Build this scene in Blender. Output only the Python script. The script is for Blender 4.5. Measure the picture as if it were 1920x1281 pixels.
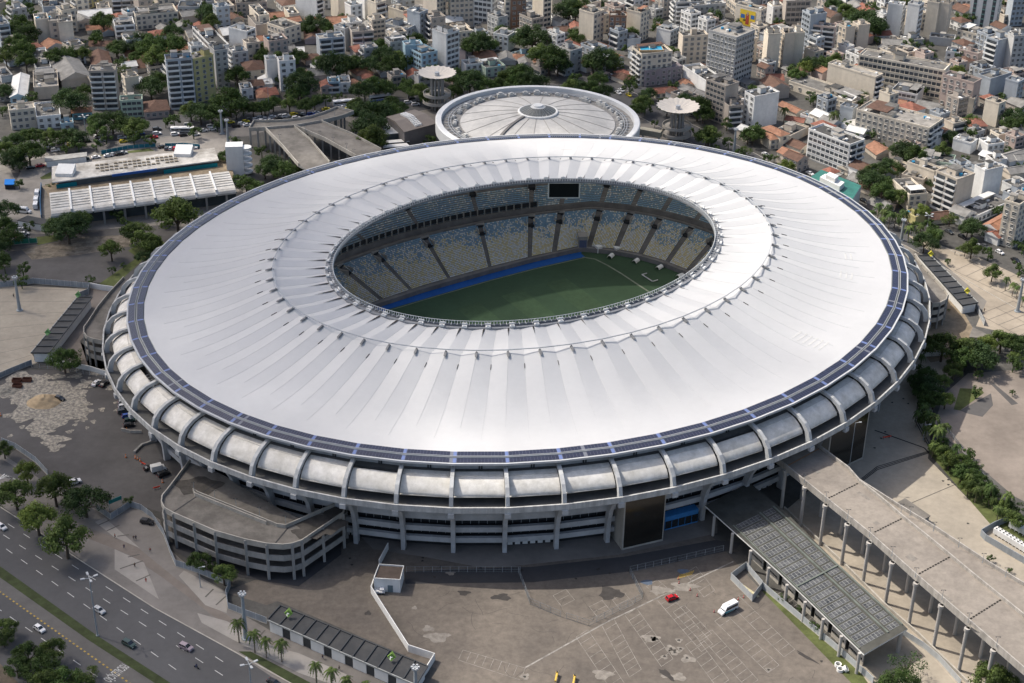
import bpy, math, random
from mathutils import Vector
R=math.radians
for o in list(bpy.data.objects): bpy.data.objects.remove(o)
scn=bpy.context.scene
COL=scn.collection
# ------------------------------------------------ camera (helicopter, about 307 m up)
CP=Vector((0.0,-537.23,306.84)); FL=3003.6
FW=Vector((-0.008988,0.869598,-0.493679)).normalized()
RT=Vector((0.999738,0.018207,0.013869)).normalized()
UP=RT.cross(FW).normalized()
cd=bpy.data.cameras.new('camera'); co=bpy.data.objects.new('camera',cd); COL.objects.link(co)
cd.sensor_width=36; cd.lens=36*FL/1920; cd.clip_start=1; cd.clip_end=8000
from mathutils import Matrix
M=Matrix((( RT.x,UP.x,-FW.x,CP.x),(RT.y,UP.y,-FW.y,CP.y),(RT.z,UP.z,-FW.z,CP.z),(0,0,0,1)))
co.matrix_world=M; scn.camera=co
def g(x,y,z=0.0):
    d=FW*FL+RT*(x-960)+UP*(640.5-y); k=(z-CP.z)/d.z; return CP+d*k
def px(P):
    d=Vector(P)-CP; w=d.dot(FW); return 960+FL*d.dot(RT)/w, 640.5-FL*d.dot(UP)/w
# ------------------------------------------------ sky, sun, exposure
SUN_EL=52.0; SUN_AZ=156.0      # direction towards the sun, degrees ccw from +x
w=bpy.data.worlds.new('World'); scn.world=w; w.use_nodes=True
nt=w.node_tree; bg=nt.nodes['Background']; sk=nt.nodes.new('ShaderNodeTexSky'); sk.sky_type='NISHITA'
sk.sun_disc=False; sk.sun_elevation=R(SUN_EL); sk.sun_rotation=R(90-SUN_AZ); sk.dust_density=5.0; sk.ozone_density=0.4; sk.air_density=1.0; sk.altitude=300
nt.links.new(sk.outputs[0],bg.inputs[0]); bg.inputs[1].default_value=0.14
sl=bpy.data.lights.new('sun','SUN'); sl.energy=4.0; sl.angle=R(0.55); sl.color=(1,0.93,0.83)
so=bpy.data.objects.new('sun',sl); COL.objects.link(so)
sd=Vector((math.cos(R(SUN_EL))*math.cos(R(SUN_AZ)),math.cos(R(SUN_EL))*math.sin(R(SUN_AZ)),math.sin(R(SUN_EL))))
so.rotation_euler=sd.to_track_quat('Z','Y').to_euler()
scn.view_settings.view_transform='Standard'; scn.view_settings.look='None'; scn.view_settings.exposure=0.36; scn.view_settings.gamma=1
scn.render.engine='CYCLES'
scn.cycles.max_bounces=5; scn.cycles.diffuse_bounces=2; scn.cycles.glossy_bounces=2; scn.cycles.transparent_max_bounces=12; scn.cycles.volume_bounces=0
CLOUDS=[(-220,-70,190,250,1.7),(-28,8,122,98,1.5),(-30,235,160,90,1.3),(-250,290,180,110,.5),(15,-80,105,42,.6)]
# ------------------------------------------------ materials
MATS={}
def mat(name,c,rough=.8,var=.25,sc=.15,c2=None,spec=.3,metal=0,streak=False,fine=.0,hue=None,orand=0):
    if name in MATS: return MATS[name]
    m=bpy.data.materials.new(name); m.use_nodes=True; n=m.node_tree.nodes; l=m.node_tree.links
    b=n['Principled BSDF']; b.inputs['Roughness'].default_value=rough; b.inputs['Metallic'].default_value=metal
    b.inputs['Specular IOR Level'].default_value=spec
    ge=n.new('ShaderNodeNewGeometry')
    no=n.new('ShaderNodeTexNoise'); no.inputs['Scale'].default_value=sc; no.inputs['Detail'].default_value=6; no.inputs['Roughness'].default_value=.65
    src=ge.outputs['Position']
    if streak:
        mp=n.new('ShaderNodeMapping'); mp.inputs['Scale'].default_value=(1,1,.15); l.new(src,mp.inputs[0]); src=mp.outputs[0]
    l.new(src,no.inputs['Vector'])
    r=n.new('ShaderNodeValToRGB'); r.color_ramp.elements[0].position=.36; r.color_ramp.elements[1].position=.64
    d=c2 if c2 else tuple(x*(1-var) for x in c)
    r.color_ramp.elements[0].color=(*d,1); r.color_ramp.elements[1].color=(*c,1)
    l.new(no.outputs[0],r.inputs[0]); out=r.outputs[0]
    if fine:
        n2=n.new('ShaderNodeTexNoise'); n2.inputs['Scale'].default_value=.45; n2.inputs['Detail'].default_value=9; n2.inputs['Roughness'].default_value=.72; l.new(ge.outputs['Position'],n2.inputs['Vector'])
        mr=n.new('ShaderNodeMapRange'); mr.inputs[1].default_value=.3; mr.inputs[2].default_value=.7; mr.inputs[3].default_value=1-fine; mr.inputs[4].default_value=1+fine; l.new(n2.outputs[0],mr.inputs[0])
        mx=n.new('ShaderNodeVectorMath'); mx.operation='MULTIPLY'; l.new(out,mx.inputs[0]); l.new(mr.outputs[0],mx.inputs[1]); out=mx.outputs[0]
    if orand:
        oi=n.new('ShaderNodeObjectInfo'); m2=n.new('ShaderNodeMapRange'); m2.inputs[3].default_value=1-orand; m2.inputs[4].default_value=1+orand; l.new(oi.outputs['Random'],m2.inputs[0])
        mx=n.new('ShaderNodeVectorMath'); mx.operation='MULTIPLY'; l.new(out,mx.inputs[0]); l.new(m2.outputs[0],mx.inputs[1]); out=mx.outputs[0]
    l.new(out,b.inputs['Base Color'])
    MATS[name]=m; return m
# ------------------------------------------------ mesh builder
class MB:
    def __init__(s): s.v=[]; s.f=[]; s.m=[]
    def add(s,vs,fs,mi=0):
        o=len(s.v); s.v+=[tuple(p) for p in vs]; s.f+=[tuple(o+i for i in f) for f in fs]; s.m+=[mi]*len(fs)
    def quad(s,a,b,c,d,mi=0): s.add([a,b,c,d],[(0,1,2,3)],mi)
    def box(s,c,sz,rz=0,mi=0):
        x,y,z=sz[0]/2,sz[1]/2,sz[2]/2; ca,sa=math.cos(rz),math.sin(rz)
        vs=[(c[0]+i*x*ca-j*y*sa,c[1]+i*x*sa+j*y*ca,c[2]+k*z) for i,j,k in((-1,-1,-1),(1,-1,-1),(1,1,-1),(-1,1,-1),(-1,-1,1),(1,-1,1),(1,1,1),(-1,1,1))]
        s.add(vs,[(0,3,2,1),(4,5,6,7),(0,1,5,4),(1,2,6,5),(2,3,7,6),(3,0,4,7)],mi)
    def prism(s,P,z0,z1,mi=0,mt=None):
        n=len(P); a=sum(P[i][0]*P[(i+1)%n][1]-P[(i+1)%n][0]*P[i][1] for i in range(n))
        if a<0: P=P[::-1]
        zz0=z0 if isinstance(z0,(list,tuple)) else [z0]*n; zz1=z1 if isinstance(z1,(list,tuple)) else [z1]*n
        vs=[(P[i][0],P[i][1],zz0[i]) for i in range(n)]+[(P[i][0],P[i][1],zz1[i]) for i in range(n)]
        s.add(vs,[(i,(i+1)%n,n+(i+1)%n,n+i) for i in range(n)]+[tuple(range(n-1,-1,-1))],mi)
        s.add(vs[n:],[tuple(range(n))],mi if mt is None else mt)
    def cyl(s,c,r,h,n=8,mi=0,r2=None,top=True):
        r2=r if r2 is None else r2
        vs=[(c[0]+r*math.cos(2*math.pi*i/n),c[1]+r*math.sin(2*math.pi*i/n),c[2]) for i in range(n)]+[(c[0]+r2*math.cos(2*math.pi*i/n),c[1]+r2*math.sin(2*math.pi*i/n),c[2]+h) for i in range(n)]
        fs=[(i,(i+1)%n,n+(i+1)%n,n+i) for i in range(n)]
        if top: fs.append(tuple(range(n,2*n)))
        s.add(vs,fs,mi)
    def bar(s,a,b,w,h=None,mi=0):
        a=Vector(a);b=Vector(b);d=b-a
        if d.length<1e-6:return
        d.normalize(); up=Vector((0,0,1)) if abs(d.z)<.95 else Vector((1,0,0))
        sx=d.cross(up).normalized()*w/2; sy=sx.cross(d).normalized()*(h or w)/2
        vs=[p+i*sx+j*sy for p in(a,b) for i,j in((-1,-1),(1,-1),(1,1),(-1,1))]
        s.add(vs,[(0,1,5,4),(1,2,6,5),(2,3,7,6),(3,0,4,7),(3,2,1,0),(4,5,6,7)],mi)
    def wall(s,pts,h,t=.25,z=0,mi=0):      # wall along points with mitred joints
        n=len(pts); L=[];Q=[]
        for i in range(n):
            d0=(Vector(pts[i][:2])-Vector(pts[i-1][:2])) if i>0 else None
            d1=(Vector(pts[i+1][:2])-Vector(pts[i][:2])) if i<n-1 else None
            if d0 is None:d0=d1
            if d1 is None:d1=d0
            d=(d0.normalized()+d1.normalized()); d=d.normalized() if d.length>1e-4 else d1.normalized()
            nn=Vector((-d.y,d.x))*t/2; zz=pts[i][2] if len(pts[i])>2 and z is None else (z or 0)
            L.append((pts[i][0]+nn.x,pts[i][1]+nn.y,zz)); Q.append((pts[i][0]-nn.x,pts[i][1]-nn.y,zz))
        for i in range(n-1):
            a,b,c,d=L[i],L[i+1],Q[i+1],Q[i]
            U=lambda p:(p[0],p[1],p[2]+h)
            s.add([a,b,c,d,U(a),U(b),U(c),U(d)],[(0,1,5,4),(2,3,7,6),(4,5,6,7),(3,2,1,0)]+([(3,0,4,7)] if i==0 else [])+([(1,2,6,5)] if i==n-2 else []),mi)
    def build(s,name,mats,parent=None,smooth=False):
        me=bpy.data.meshes.new(name); me.from_pydata(s.v,[],s.f)
        ms=mats if isinstance(mats,(list,tuple)) else [mats]
        for m in ms: me.materials.append(m)
        if len(ms)>1: me.polygons.foreach_set('material_index',s.m)
        if smooth: me.polygons.foreach_set('use_smooth',[True]*len(s.f))
        me.update()
        o=bpy.data.objects.new(name,me); COL.objects.link(o)
        if parent is not None:o.parent=parent
        return o
def tag(o,label=None,cat=None,group=None,kind=None):
    if label:o['label']=label
    if cat:o['category']=cat
    if group:o['group']=group
    if kind:o['kind']=kind
    return o
def empty(name,label,cat,loc=(0,0,0),rz=0,group=None):
    o=bpy.data.objects.new(name,None); COL.objects.link(o); o.location=loc; o.rotation_euler=(0,0,rz); o.empty_display_size=1
    return tag(o,label,cat,group)
def kids(o): return [c for c in ALLK.get(o.name,[])]
ALLK={}
CHC={}
def copytree(o,depth=0,parent=None):
    c=o.copy(); COL.objects.link(c)
    if parent is not None:c.parent=parent
    if o.name not in CHC: CHC[o.name]=list(o.children)
    for ch in CHC[o.name]: copytree(ch,depth+1,c)
    return c
NUM=['','second','third','fourth','fifth','sixth','seventh','eighth','ninth','tenth','eleventh','twelfth','thirteenth','fourteenth','fifteenth','sixteenth','seventeenth','eighteenth','nineteenth','twentieth']
TENS={20:'twenty',30:'thirty',40:'forty',50:'fifty',60:'sixty',70:'seventy'}
ORD1=['','first','second','third','fourth','fifth','sixth','seventh','eighth','ninth']
def ordi(i,n):    # i from 0
    if i==0: return 'leftmost'
    if i==n-1: return 'rightmost'
    k=i+1
    if k<=20: return NUM[k-1]+' from left'
    t=k//10*10
    return (TENS[t]+'-'+ORD1[k%10] if k%10 else TENS[t][:-1]+'ieth')+' from left'
ZONES={}
def zreg(o,P,look,zone): ZONES.setdefault(zone,[]).append((px(P)[0],o,look))
def zflush():
    for zone,L in ZONES.items():
        by={}
        for x,o,look in L: by.setdefault(look,[]).append((x,o))
        for look,M_ in by.items():
            M_.sort(key=lambda q:q[0])
            for i,(x,o) in enumerate(M_):
                o['label']=f'{look} {zone}' if len(M_)==1 else f'{look} {zone}, {ordi(i,len(M_))}'
rnd=random.Random(7)
# common materials
asphalt=mat('asphalt',(.115,.108,.1),.9,.25,.05,fine=.12)
asph_dark=mat('dark asphalt',(.055,.055,.058),.9,.2,.05,fine=.08)
concrete=mat('concrete',(.42,.395,.35),.85,.3,.2,fine=.1,streak=True)
conc_g=mat('grey concrete',(.33,.325,.31),.85,.35,.25,fine=.12,streak=True)
conc_d=mat('stained concrete',(.20,.185,.165),.9,.45,.12,fine=.15)
white=mat('white paint',(.74,.74,.72),.7,.14,.25,fine=.05,streak=True)
metal_l=mat('light grey metal',(.42,.44,.46),.5,.15,.5)
metal_d=mat('dark metal',(.05,.055,.06),.5,.2,.5)
glass_d=mat('dark glass',(.02,.025,.03),.12,.3,.3,spec=.8)
grass=mat('grass green',(.105,.125,.042),.95,.5,.12,fine=.25)
soil=mat('soil',(.25,.2,.14),.95,.35,.2,fine=.2)
# ------------------------------------------------ unseen clouds between sun and city, placed and sized for the shade they cast
def cloud(cx,cy,rx,ry,tau,z=950,thick=90,seed=1,rot=0):
    from mathutils import noise as N_
    v=[];f=[];nu,nv=48,14
    for i in range(nv+1):
        ph=math.pi*i/nv
        for j in range(nu):
            th=2*math.pi*j/nu; d=Vector((math.sin(ph)*math.cos(th),math.sin(ph)*math.sin(th),math.cos(ph)))
            k=1+.30*N_.noise(d*1.6+Vector((seed*7.1,0,0)))+.18*N_.noise(d*4+Vector((0,seed*3.3,0)))
            X,Y=rx*d.x*k,ry*d.y*k
            v.append((X*math.cos(rot)-Y*math.sin(rot),X*math.sin(rot)+Y*math.cos(rot),thick*.5*d.z*k))
    for i in range(nv):
        for j in range(nu): f.append((i*nu+j,i*nu+(j+1)%nu,(i+1)*nu+(j+1)%nu,(i+1)*nu+j))
    me=bpy.data.meshes.new('cloud'); me.from_pydata(v,[],[q[::-1] for q in f]); o=bpy.data.objects.new('cloud',me); COL.objects.link(o)
    o.location=(cx+sd.x/sd.z*z,cy+sd.y/sd.z*z,z); o['kind']='structure'
    m=bpy.data.materials.new('cloud vapour'); m.use_nodes=True; n=m.node_tree; n.nodes.remove(n.nodes['Principled BSDF'])
    pv=n.nodes.new('ShaderNodeVolumePrincipled'); pv.inputs['Color'].default_value=(.95,.96,1,1); pv.inputs['Density'].default_value=tau*sd.z/thick
    n.links.new(pv.outputs[0],n.nodes['Material Output'].inputs['Volume']); me.materials.append(m)
for i,c in enumerate(CLOUDS): cloud(*c,seed=i+1)
import bmesh
def skin(name,verts,edges,rad):
    me=bpy.data.meshes.new(name); me.from_pydata(verts,edges,[]); o=bpy.data.objects.new(name,me); COL.objects.link(o)
    o.modifiers.new('s','SKIN')
    if not me.skin_vertices:
        bm=bmesh.new(); bm.from_mesh(me); bm.verts.layers.skin.verify(); bm.to_mesh(me); bm.free()
    sv=me.skin_vertices[0].data
    for i,r_ in enumerate(rad): sv[i].radius=(r_,r_)
    sv[0].use_root=True
    ms=o.modifiers.new('u','SUBSURF'); ms.levels=1; ms.render_levels=1
    dg=bpy.context.evaluated_depsgraph_get(); dg.update(); nm=bpy.data.meshes.new_from_object(o.evaluated_get(dg)); bpy.data.objects.remove(o)
    nm.materials.clear(); return nm
PM=[]
for step,arms in((.17,.12),(.22,.15),(.27,.18)):
    V_=[(0,0,.95),(0,0,1.2),(0,0,1.42),(0,0,1.5),(.02,0,1.62),(0,.19,1.42),(arms,.24,1.14),(arms*2,.22,.9),(arms*2.2,.22,.82),(0,-.19,1.42),(-arms,-.24,1.14),(-arms*1.4,-.22,.9),(-arms*1.3,-.22,.82),(0,.1,.9),(step*.6,.1,.5),(step,.1,.08),(step+.14,.1,.04),(0,-.1,.9),(-step*.4,-.1,.5),(-step,-.1,.1),(-step+.12,-.1,.04)]
    E_=[(0,1),(1,2),(2,3),(3,4),(2,5),(5,6),(6,7),(7,8),(2,9),(9,10),(10,11),(11,12),(0,13),(13,14),(14,15),(15,16),(0,17),(17,18),(18,19),(19,20)]
    PM.append((skin('body',V_,E_,[.13,.12,.13,.055,.10,.06,.045,.035,.035,.06,.045,.035,.035,.09,.06,.042,.035,.09,.06,.042,.035]),
      skin('shirt',V_[:3]+[V_[5],V_[6],V_[9],V_[10]],[(0,1),(1,2),(2,3),(3,4),(2,5),(5,6)],[.15,.145,.15,.08,.062,.08,.062]),
      skin('trousers',[V_[0],V_[13],V_[14],V_[17],V_[18],V_[15],V_[19]],[(0,1),(1,2),(0,3),(3,4),(2,5),(4,6)],[.15,.11,.078,.11,.078,.055,.055])))
V_=[(-.2,0,.85),(-.1,0,1.1),(0,0,1.35),(.05,0,1.45),(.08,0,1.56),(0,.2,1.33),(.2,.28,1.15),(.4,.28,1.08),(0,-.2,1.33),(.2,-.28,1.15),(.4,-.28,1.08),(-.15,.14,.82),(.2,.2,.78),(.05,.2,.35),(.18,.2,.3),(-.15,-.14,.82),(.2,-.2,.78),(.05,-.2,.35),(.18,-.2,.3)]
RIDER=skin('body',V_,[(0,1),(1,2),(2,3),(3,4),(2,5),(5,6),(6,7),(2,8),(8,9),(9,10),(0,11),(11,12),(12,13),(13,14),(0,15),(15,16),(16,17),(17,18)],[.15,.14,.14,.06,.12,.07,.055,.045,.07,.055,.045,.1,.08,.06,.05,.1,.08,.06,.05])
# ================================================ ground and roads
ZC_={}
def sheet(name,pts,z,m,kind='structure'):
    b=MB(); n=len(pts); P=[g(*p) if len(p)==2 else Vector(p) for p in pts]
    a=sum(P[i].x*P[(i+1)%n].y-P[(i+1)%n].x*P[i].y for i in range(n))
    if a<0:P=P[::-1]
    ZC_[z]=ZC_.get(z,-1)+1; z=z+.0007*ZC_[z]
    b.add([(p.x,p.y,z) for p in P],[tuple(range(n))]); o=b.build(name,m); tag(o,kind=kind); return o
gm=mat('city ground',(.10,.097,.09),.9,.5,.03,fine=.25)
b=MB(); S=6000; b.add([(-S,-S,0),(S,-S,0),(S,S,0),(-S,S,0)],[(0,1,2,3)]); tag(b.build('ground',gm),kind='structure')
asph_l=mat('worn lot asphalt',(.155,.134,.113),.92,.3,.035,fine=.24,c2=(.105,.092,.08))
asph_m=mat('grey lot asphalt',(.105,.10,.098),.92,.3,.04,fine=.1)
plazab=mat('beige concrete paving',(.35,.31,.25),.9,.3,.045,fine=.12,c2=(.27,.24,.195))
plazag=mat('grey concrete paving',(.205,.19,.175),.9,.3,.06,fine=.08)
pathm=mat('brown path paving',(.19,.165,.145),.9,.25,.08,fine=.08)
roadm=mat('avenue asphalt',(.09,.09,.093),.9,.22,.03,fine=.07)
# south parking lot and stadium apron
sheet('parking_lot',[(420,1110),(500,1135),(520,1127),(820,1255),(790,1300),(1640,1300),(1560,1235),(1430,1110),(1330,1000),(980,1000),(700,1000),(600,1040)],.012,asph_l)
sheet('parking_lot',[(-40,700),(150,690),(215,700),(300,800),(330,870),(420,900),(300,960),(240,940),(200,965),(100,915),(-20,835)],.012,asph_m)
sheet('forecourt_paving',[(670,1000),(700,1030),(800,1045),(900,1064),(960,1062),(1160,1040),(1260,1018),(1345,1000),(1345,960),(1200,900),(700,930)],.02,plazag)
sheet('service_road',[(758,1072),(900,1066),(1000,1063),(1170,1044),(1340,1013),(1390,1018),(1380,1030),(1180,1072),(1000,1092),(760,1095)],.028,asph_dark)
# left side
sheet('plaza',[(-60,532),(170,542),(60,664),(70,680),(-60,735)],.012,plazab)
sheet('yard_paving',[(170,540),(235,540),(150,640),(170,700),(215,705),(95,660),(60,664)],.016,pathm)
sheet('lot',[(-60,430),(60,440),(330,420),(345,480),(230,535),(165,527),(-60,538)],.012,asph_m)
sheet('broken_paving',[(40,468),(150,445),(250,440),(245,462),(150,478),(60,487)],.02,mat('broken paving',(.22,.19,.15),.95,.6,.3,fine=.3))
sheet('lawn',[(185,533),(262,480),(268,487),(215,537)],.03,grass)
sheet('lawn',[(66,445),(112,440),(108,452),(70,460)],.03,grass)
sheet('lawn',[(340,480),(262,487),(240,470),(290,440)],.02,grass)
# station forecourt
sheet('station_yard',[(-60,300),(80,260),(380,235),(430,260),(470,330),(450,400),(340,430),(60,440),(-60,440)],.008,mat('station paving',(.27,.25,.225),.9,.35,.06,fine=.12))
sheet('driveway',[(30,340),(40,320),(100,300),(180,285),(300,275),(300,266),(180,272),(60,300),(20,320)],.02,asph_m)
sheet('lawn',[(75,333),(96,322),(96,335),(78,337)],.03,grass)
sheet('lawn',[(165,294),(280,278),(290,283),(200,291)],.03,grass)
# avenue beyond
AVN=[(-80,262),(100,262),(160,250),(270,222),(330,216),(420,213),(480,205),(560,196),(640,186),(700,182),(760,186),(900,150),(1150,165),(1185,172),(1290,230),(1420,290),(1560,372),(1700,430),(1960,555)]
AVS=[(-80,300),(60,292),(160,270),(270,262),(350,252),(400,245),(470,232),(560,226),(640,222),(700,215),(780,210),(900,190),(1130,190),(1190,215),(1260,250),(1400,320),(1540,392),(1700,462),(1960,610)]
sheet('avenue',AVN+AVS[::-1],.03,roadm)
pts=AVS[8:]+[(1960,640),(1800,560),(1650,470),(1500,380),(1300,290),(1180,250),(900,230),(700,250)]
sheet('pavement',pts,.02,mat('dark mosaic pavement',(.2,.185,.165),.9,.3,.08,fine=.1))
sheet('pavement',[(-80,300)]+AVS[1:8]+[(470,255),(300,268),(180,275),(60,300),(-80,320)],.02,plazag)
sheet('street',[(1130,165),(1060,120),(1000,110),(1000,125),(1090,170)],.04,roadm)
sheet('street',[(1040,150),(1080,130),(1200,140),(1220,175),(1120,185)],.05,roadm)
# right plazas
sheet('plaza',[(1700,440),(1840,485),(1960,540),(1960,640),(1830,612),(1850,565),(1740,470)],.034,mat('banded plaza',(.36,.31,.245),.9,.3,.06,fine=.08))
sheet('yard_paving',[(1730,500),(1800,575),(1830,625),(1840,660),(1745,680),(1730,660)],.03,soil)
sheet('apron',[(1745,600),(1840,660),(1800,690),(1752,740),(1740,860),(1880,1000),(1960,1050),(1960,1120),(1500,850),(1600,760),(1700,690)],.016,plazab)
sheet('old_lot',[(1815,700),(1960,690),(1960,960),(1900,930),(1750,800),(1770,740)],.014,mat('old lot asphalt',(.24,.205,.175),.92,.3,.05,fine=.1))
sheet('lot_patch',[(1800,770),(1858,738),(1862,760),(1842,782),(1812,775)],.03,asph_m)
sheet('lot_patch',[(1855,718),(1862,718),(1909,757),(1897,760)],.03,asph_m)
sheet('lawn',[(1788,768),(1800,728),(1840,730),(1845,737),(1800,770)],.034,grass)
sheet('lawn',[(1740,848),(1880,1010),(1960,1060),(1960,1010),(1900,960),(1800,880),(1760,820)],.03,grass)
# canopy side
sheet('lawn',[(1430,1110),(1440,1098),(1500,1150),(1600,1240),(1640,1290),(1605,1290)],.03,grass)
sheet('yard_paving',[(1600,1240),(1700,1180),(1800,1290),(1640,1300)],.03,plazab)
sheet('sunken_drive',[(1420,1000),(1470,960),(1540,900),(1640,960),(1800,1080),(1960,1200),(1960,1320),(1780,1300),(1700,1185)],.034,mat('drive concrete',(.36,.315,.255),.9,.3,.06,fine=.12))
sheet('palm_verge',[(447,1222),(470,1222),(600,1290),(700,1330),(640,1330),(560,1290)],.09,mat('median grass',(.05,.065,.025),.95,.4,.2,fine=.2))
# bottom-left avenue
d0=(g(440,1223)-g(65,992)).normalized()
RK0=[(-120,875),(-30,932),(65,992),(135,1041),(289,1140),(437,1221),(560,1290),(700,1370)]
sheet('road',RK0+[(520,1380),(320,1281),(182,1192),(0,1062),(-120,980)],.03,roadm)
sheet('median_strip',[(-120,985),(0,1062),(182,1192),(320,1281),(400,1340),(340,1340),(290,1281),(165,1200),(0,1083),(-120,1005)],.06,mat('median grass',(.05,.065,.025),.95,.4,.2,fine=.2))
sheet('shoulder',[(-120,1005),(0,1083),(165,1200),(290,1281),(340,1340),(300,1340),(200,1250),(0,1109),(-120,1025)],.034,mat('shoulder asphalt',(.12,.115,.11),.9,.2,.1,fine=.08))
sheet('road',[(-120,1025),(0,1109),(200,1250),(300,1340),(120,1400),(0,1250),(-120,1170)],.03,roadm)
sheet('verge',[(-120,1165),(0,1244),(80,1330),(60,1400),(-120,1400)],.05,mat('verge soil',(.13,.105,.08),.95,.4,.2,fine=.2))
sheet('plaza',[(-60,810),(-20,835),(100,915),(200,965),(248,940),(300,975),(318,1030),(380,1085),(425,1110),(425,1135),(520,1190),(640,1240),(800,1300),(600,1330),(437,1221),(289,1140),(65,992),(-60,905)],.04,plazag)
sheet('path',[(150,985),(250,1020),(330,1085),(420,1150),(500,1200),(640,1262),(700,1300),(670,1300),(600,1262),(430,1180),(380,1140),(300,1080),(240,1040),(140,1000)],.055,pathm)
sheet('crossing',[(-40,865),(20,900),(60,895),(5,862)],.05,roadm)
# paving slabs: light wedges with dark joints
wedge=mat('light slab paving',(.31,.29,.265),.9,.2,.1,fine=.06)
for P in ([(178,979),(196,971),(262,1028),(215,1008)],[(215,1030),(270,1055),(298,1124),(215,1068)],[(335,1080),(345,1070),(427,1113),(425,1150),(385,1135)],[(370,1150),(425,1165),(520,1215),(600,1260),(560,1262),(437,1200),(378,1168)],[(480,1205),(560,1225),(650,1265),(640,1290),(560,1262)]):
    sheet('paving_slabs',P,.064,wedge)
def strip(b,p,q,w,z=.07,mi=0):
    a=Vector((p.x,p.y,0));c=Vector((q.x,q.y,0));d=(c-a).normalized();n=Vector((-d.y,d.x,0))*w/2
    b.add([(*(a-n).xy,z),(*(c-n).xy,z),(*(c+n).xy,z),(*(a+n).xy,z)],[(0,1,2,3)],mi)
linew=mat('road marking white',(.55,.55,.53),.8,.3,.8); liney=mat('road marking yellow',(.42,.29,.06),.8,.3,.8)
lf=mat('faded marking',(.34,.32,.29),.85,.55,.5); jm=mat('paving joint',(.12,.11,.1),.9,.2,.5)
b=MB()
for (x0,y0,x1,y1,n) in((-14,964,440,1255,14),(6,1003,440,1281,13),(-16,1010,350,1270,12)):
    A=g(x0,y0);B=g(x1,y1)
    for k in range(n):
        P=A.lerp(B,k/n); strip(b,P,P+(B-A).normalized()*3.4,.22,.05)
A=g(-10,1137);B=g(200,1281)
for k in range(7): P=A.lerp(B,k/7); strip(b,P,P+(B-A).normalized()*3.4,.22,.05)
tag(b.build('lane_markings',linew),kind='structure')
b=MB(); A=g(-20,1096);B=g(250,1286)
for k in range(40): P=A.lerp(B,k/40); strip(b,P,P+(B-A).normalized()*.75,.5,.05)
tag(b.build('yellow_edge_markings',liney),kind='structure')
b=MB()
for k in range(6):
    a=g(-4+k*3.8,900-k*1.2); c=g(8+k*3.8,893-k*1.2+1); strip(b,a,g(-4+k*4+13,889+k*2.0),.5,.07)
tag(b.build('crosswalk_markings',linew),kind='structure')
# road word
tc=bpy.data.curves.new('road_word','FONT'); tc.body='FISCALIZAÇÃO'; tc.size=3.4; tc.align_x='CENTER'; tc.align_y='CENTER'
to=bpy.data.objects.new('road_word',tc); COL.objects.link(to)
dg=bpy.context.evaluated_depsgraph_get(); me=bpy.data.meshes.new_from_object(to.evaluated_get(dg)); bpy.data.objects.remove(to)
rw=bpy.data.objects.new('road_word',me); COL.objects.link(rw); me.materials.clear(); me.materials.append(linew)
p0=g(201,1275);p1=g(233,1249); dd=p1-p0; m_=(p0+p1)/2; rw.location=(m_.x,m_.y,.06); rw.rotation_euler=(0,0,math.atan2(dd.y,dd.x)+math.pi); 
wx=max(v.co.x for v in me.vertices)-min(v.co.x for v in me.vertices); rw.scale=((dd.length*1.12)/wx,1.25,1); tag(rw,kind='structure')
# kerbs
b=MB(); b.wall([g(*p) for p in RK0],.15,.35,.0); b.wall([g(*p) for p in AVN],.15,.3,0); b.wall([g(*p) for p in AVS],.15,.3,0)
tag(b.build('kerb',concrete),kind='structure')
# paving joints in plazas
b=MB()
def grid(c0,c1,c2,n1,n2,w=.22,z=.075):   # parallelogram c0,c1,c2 (px) -> joints
    A,B,C=g(*c0),g(*c1),g(*c2)
    for i in range(n1+1): k=i/n1; strip(b,A.lerp(B,k),A.lerp(B,k)+(C-A),w,z)
    for j in range(n2+1): k=j/n2; strip(b,A.lerp(C,k),A.lerp(C,k)+(B-A),w,z)
grid((1790,508),(1900,560),(1850,480),5,2); grid((1835,590),(1930,640),(1900,565),5,2)
for a_,c_ in (((185,985),(205,976)),((200,996),(224,985)),((220,1006),(242,1003)),((240,1045),(262,1040)),((225,1067),(268,1052)),((255,1090),(282,1078)),((385,1120),(400,1105)),((405,1135),(424,1118)),((440,1170),(455,1155)),((480,1200),(497,1182)),((520,1222),(537,1204))): strip(b,g(*a_),g(*c_),.5,.08)
for k in range(7): strip(b,g(-60,540+k*27),g(170-k*18,545+k*20),.15,.03)
tag(b.build('paving_joints',jm),kind='structure')
# wide dark drain lines
b=MB()
strip(b,g(1640,807),g(1733,840),.6,.05); strip(b,g(1733,840),g(1742,850),.6,.05)
for o_ in(0,3,6): strip(b,g(1615,898+o_),g(1645,875+o_),.35,.05); strip(b,g(1645,875+o_),g(1745,845+o_*.6),.35,.05)
for o_ in(0,4): strip(b,g(1745+o_,845),g(1716+o_,790),.35,.05); strip(b,g(1716+o_,790),g(1722+o_,750),.35,.05)
strip(b,g(1710,943),g(1795,907),.2,.05)
tag(b.build('drain_lines',mat('drain iron',(.03,.03,.032),.8,.2,.5)),kind='structure')
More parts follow.
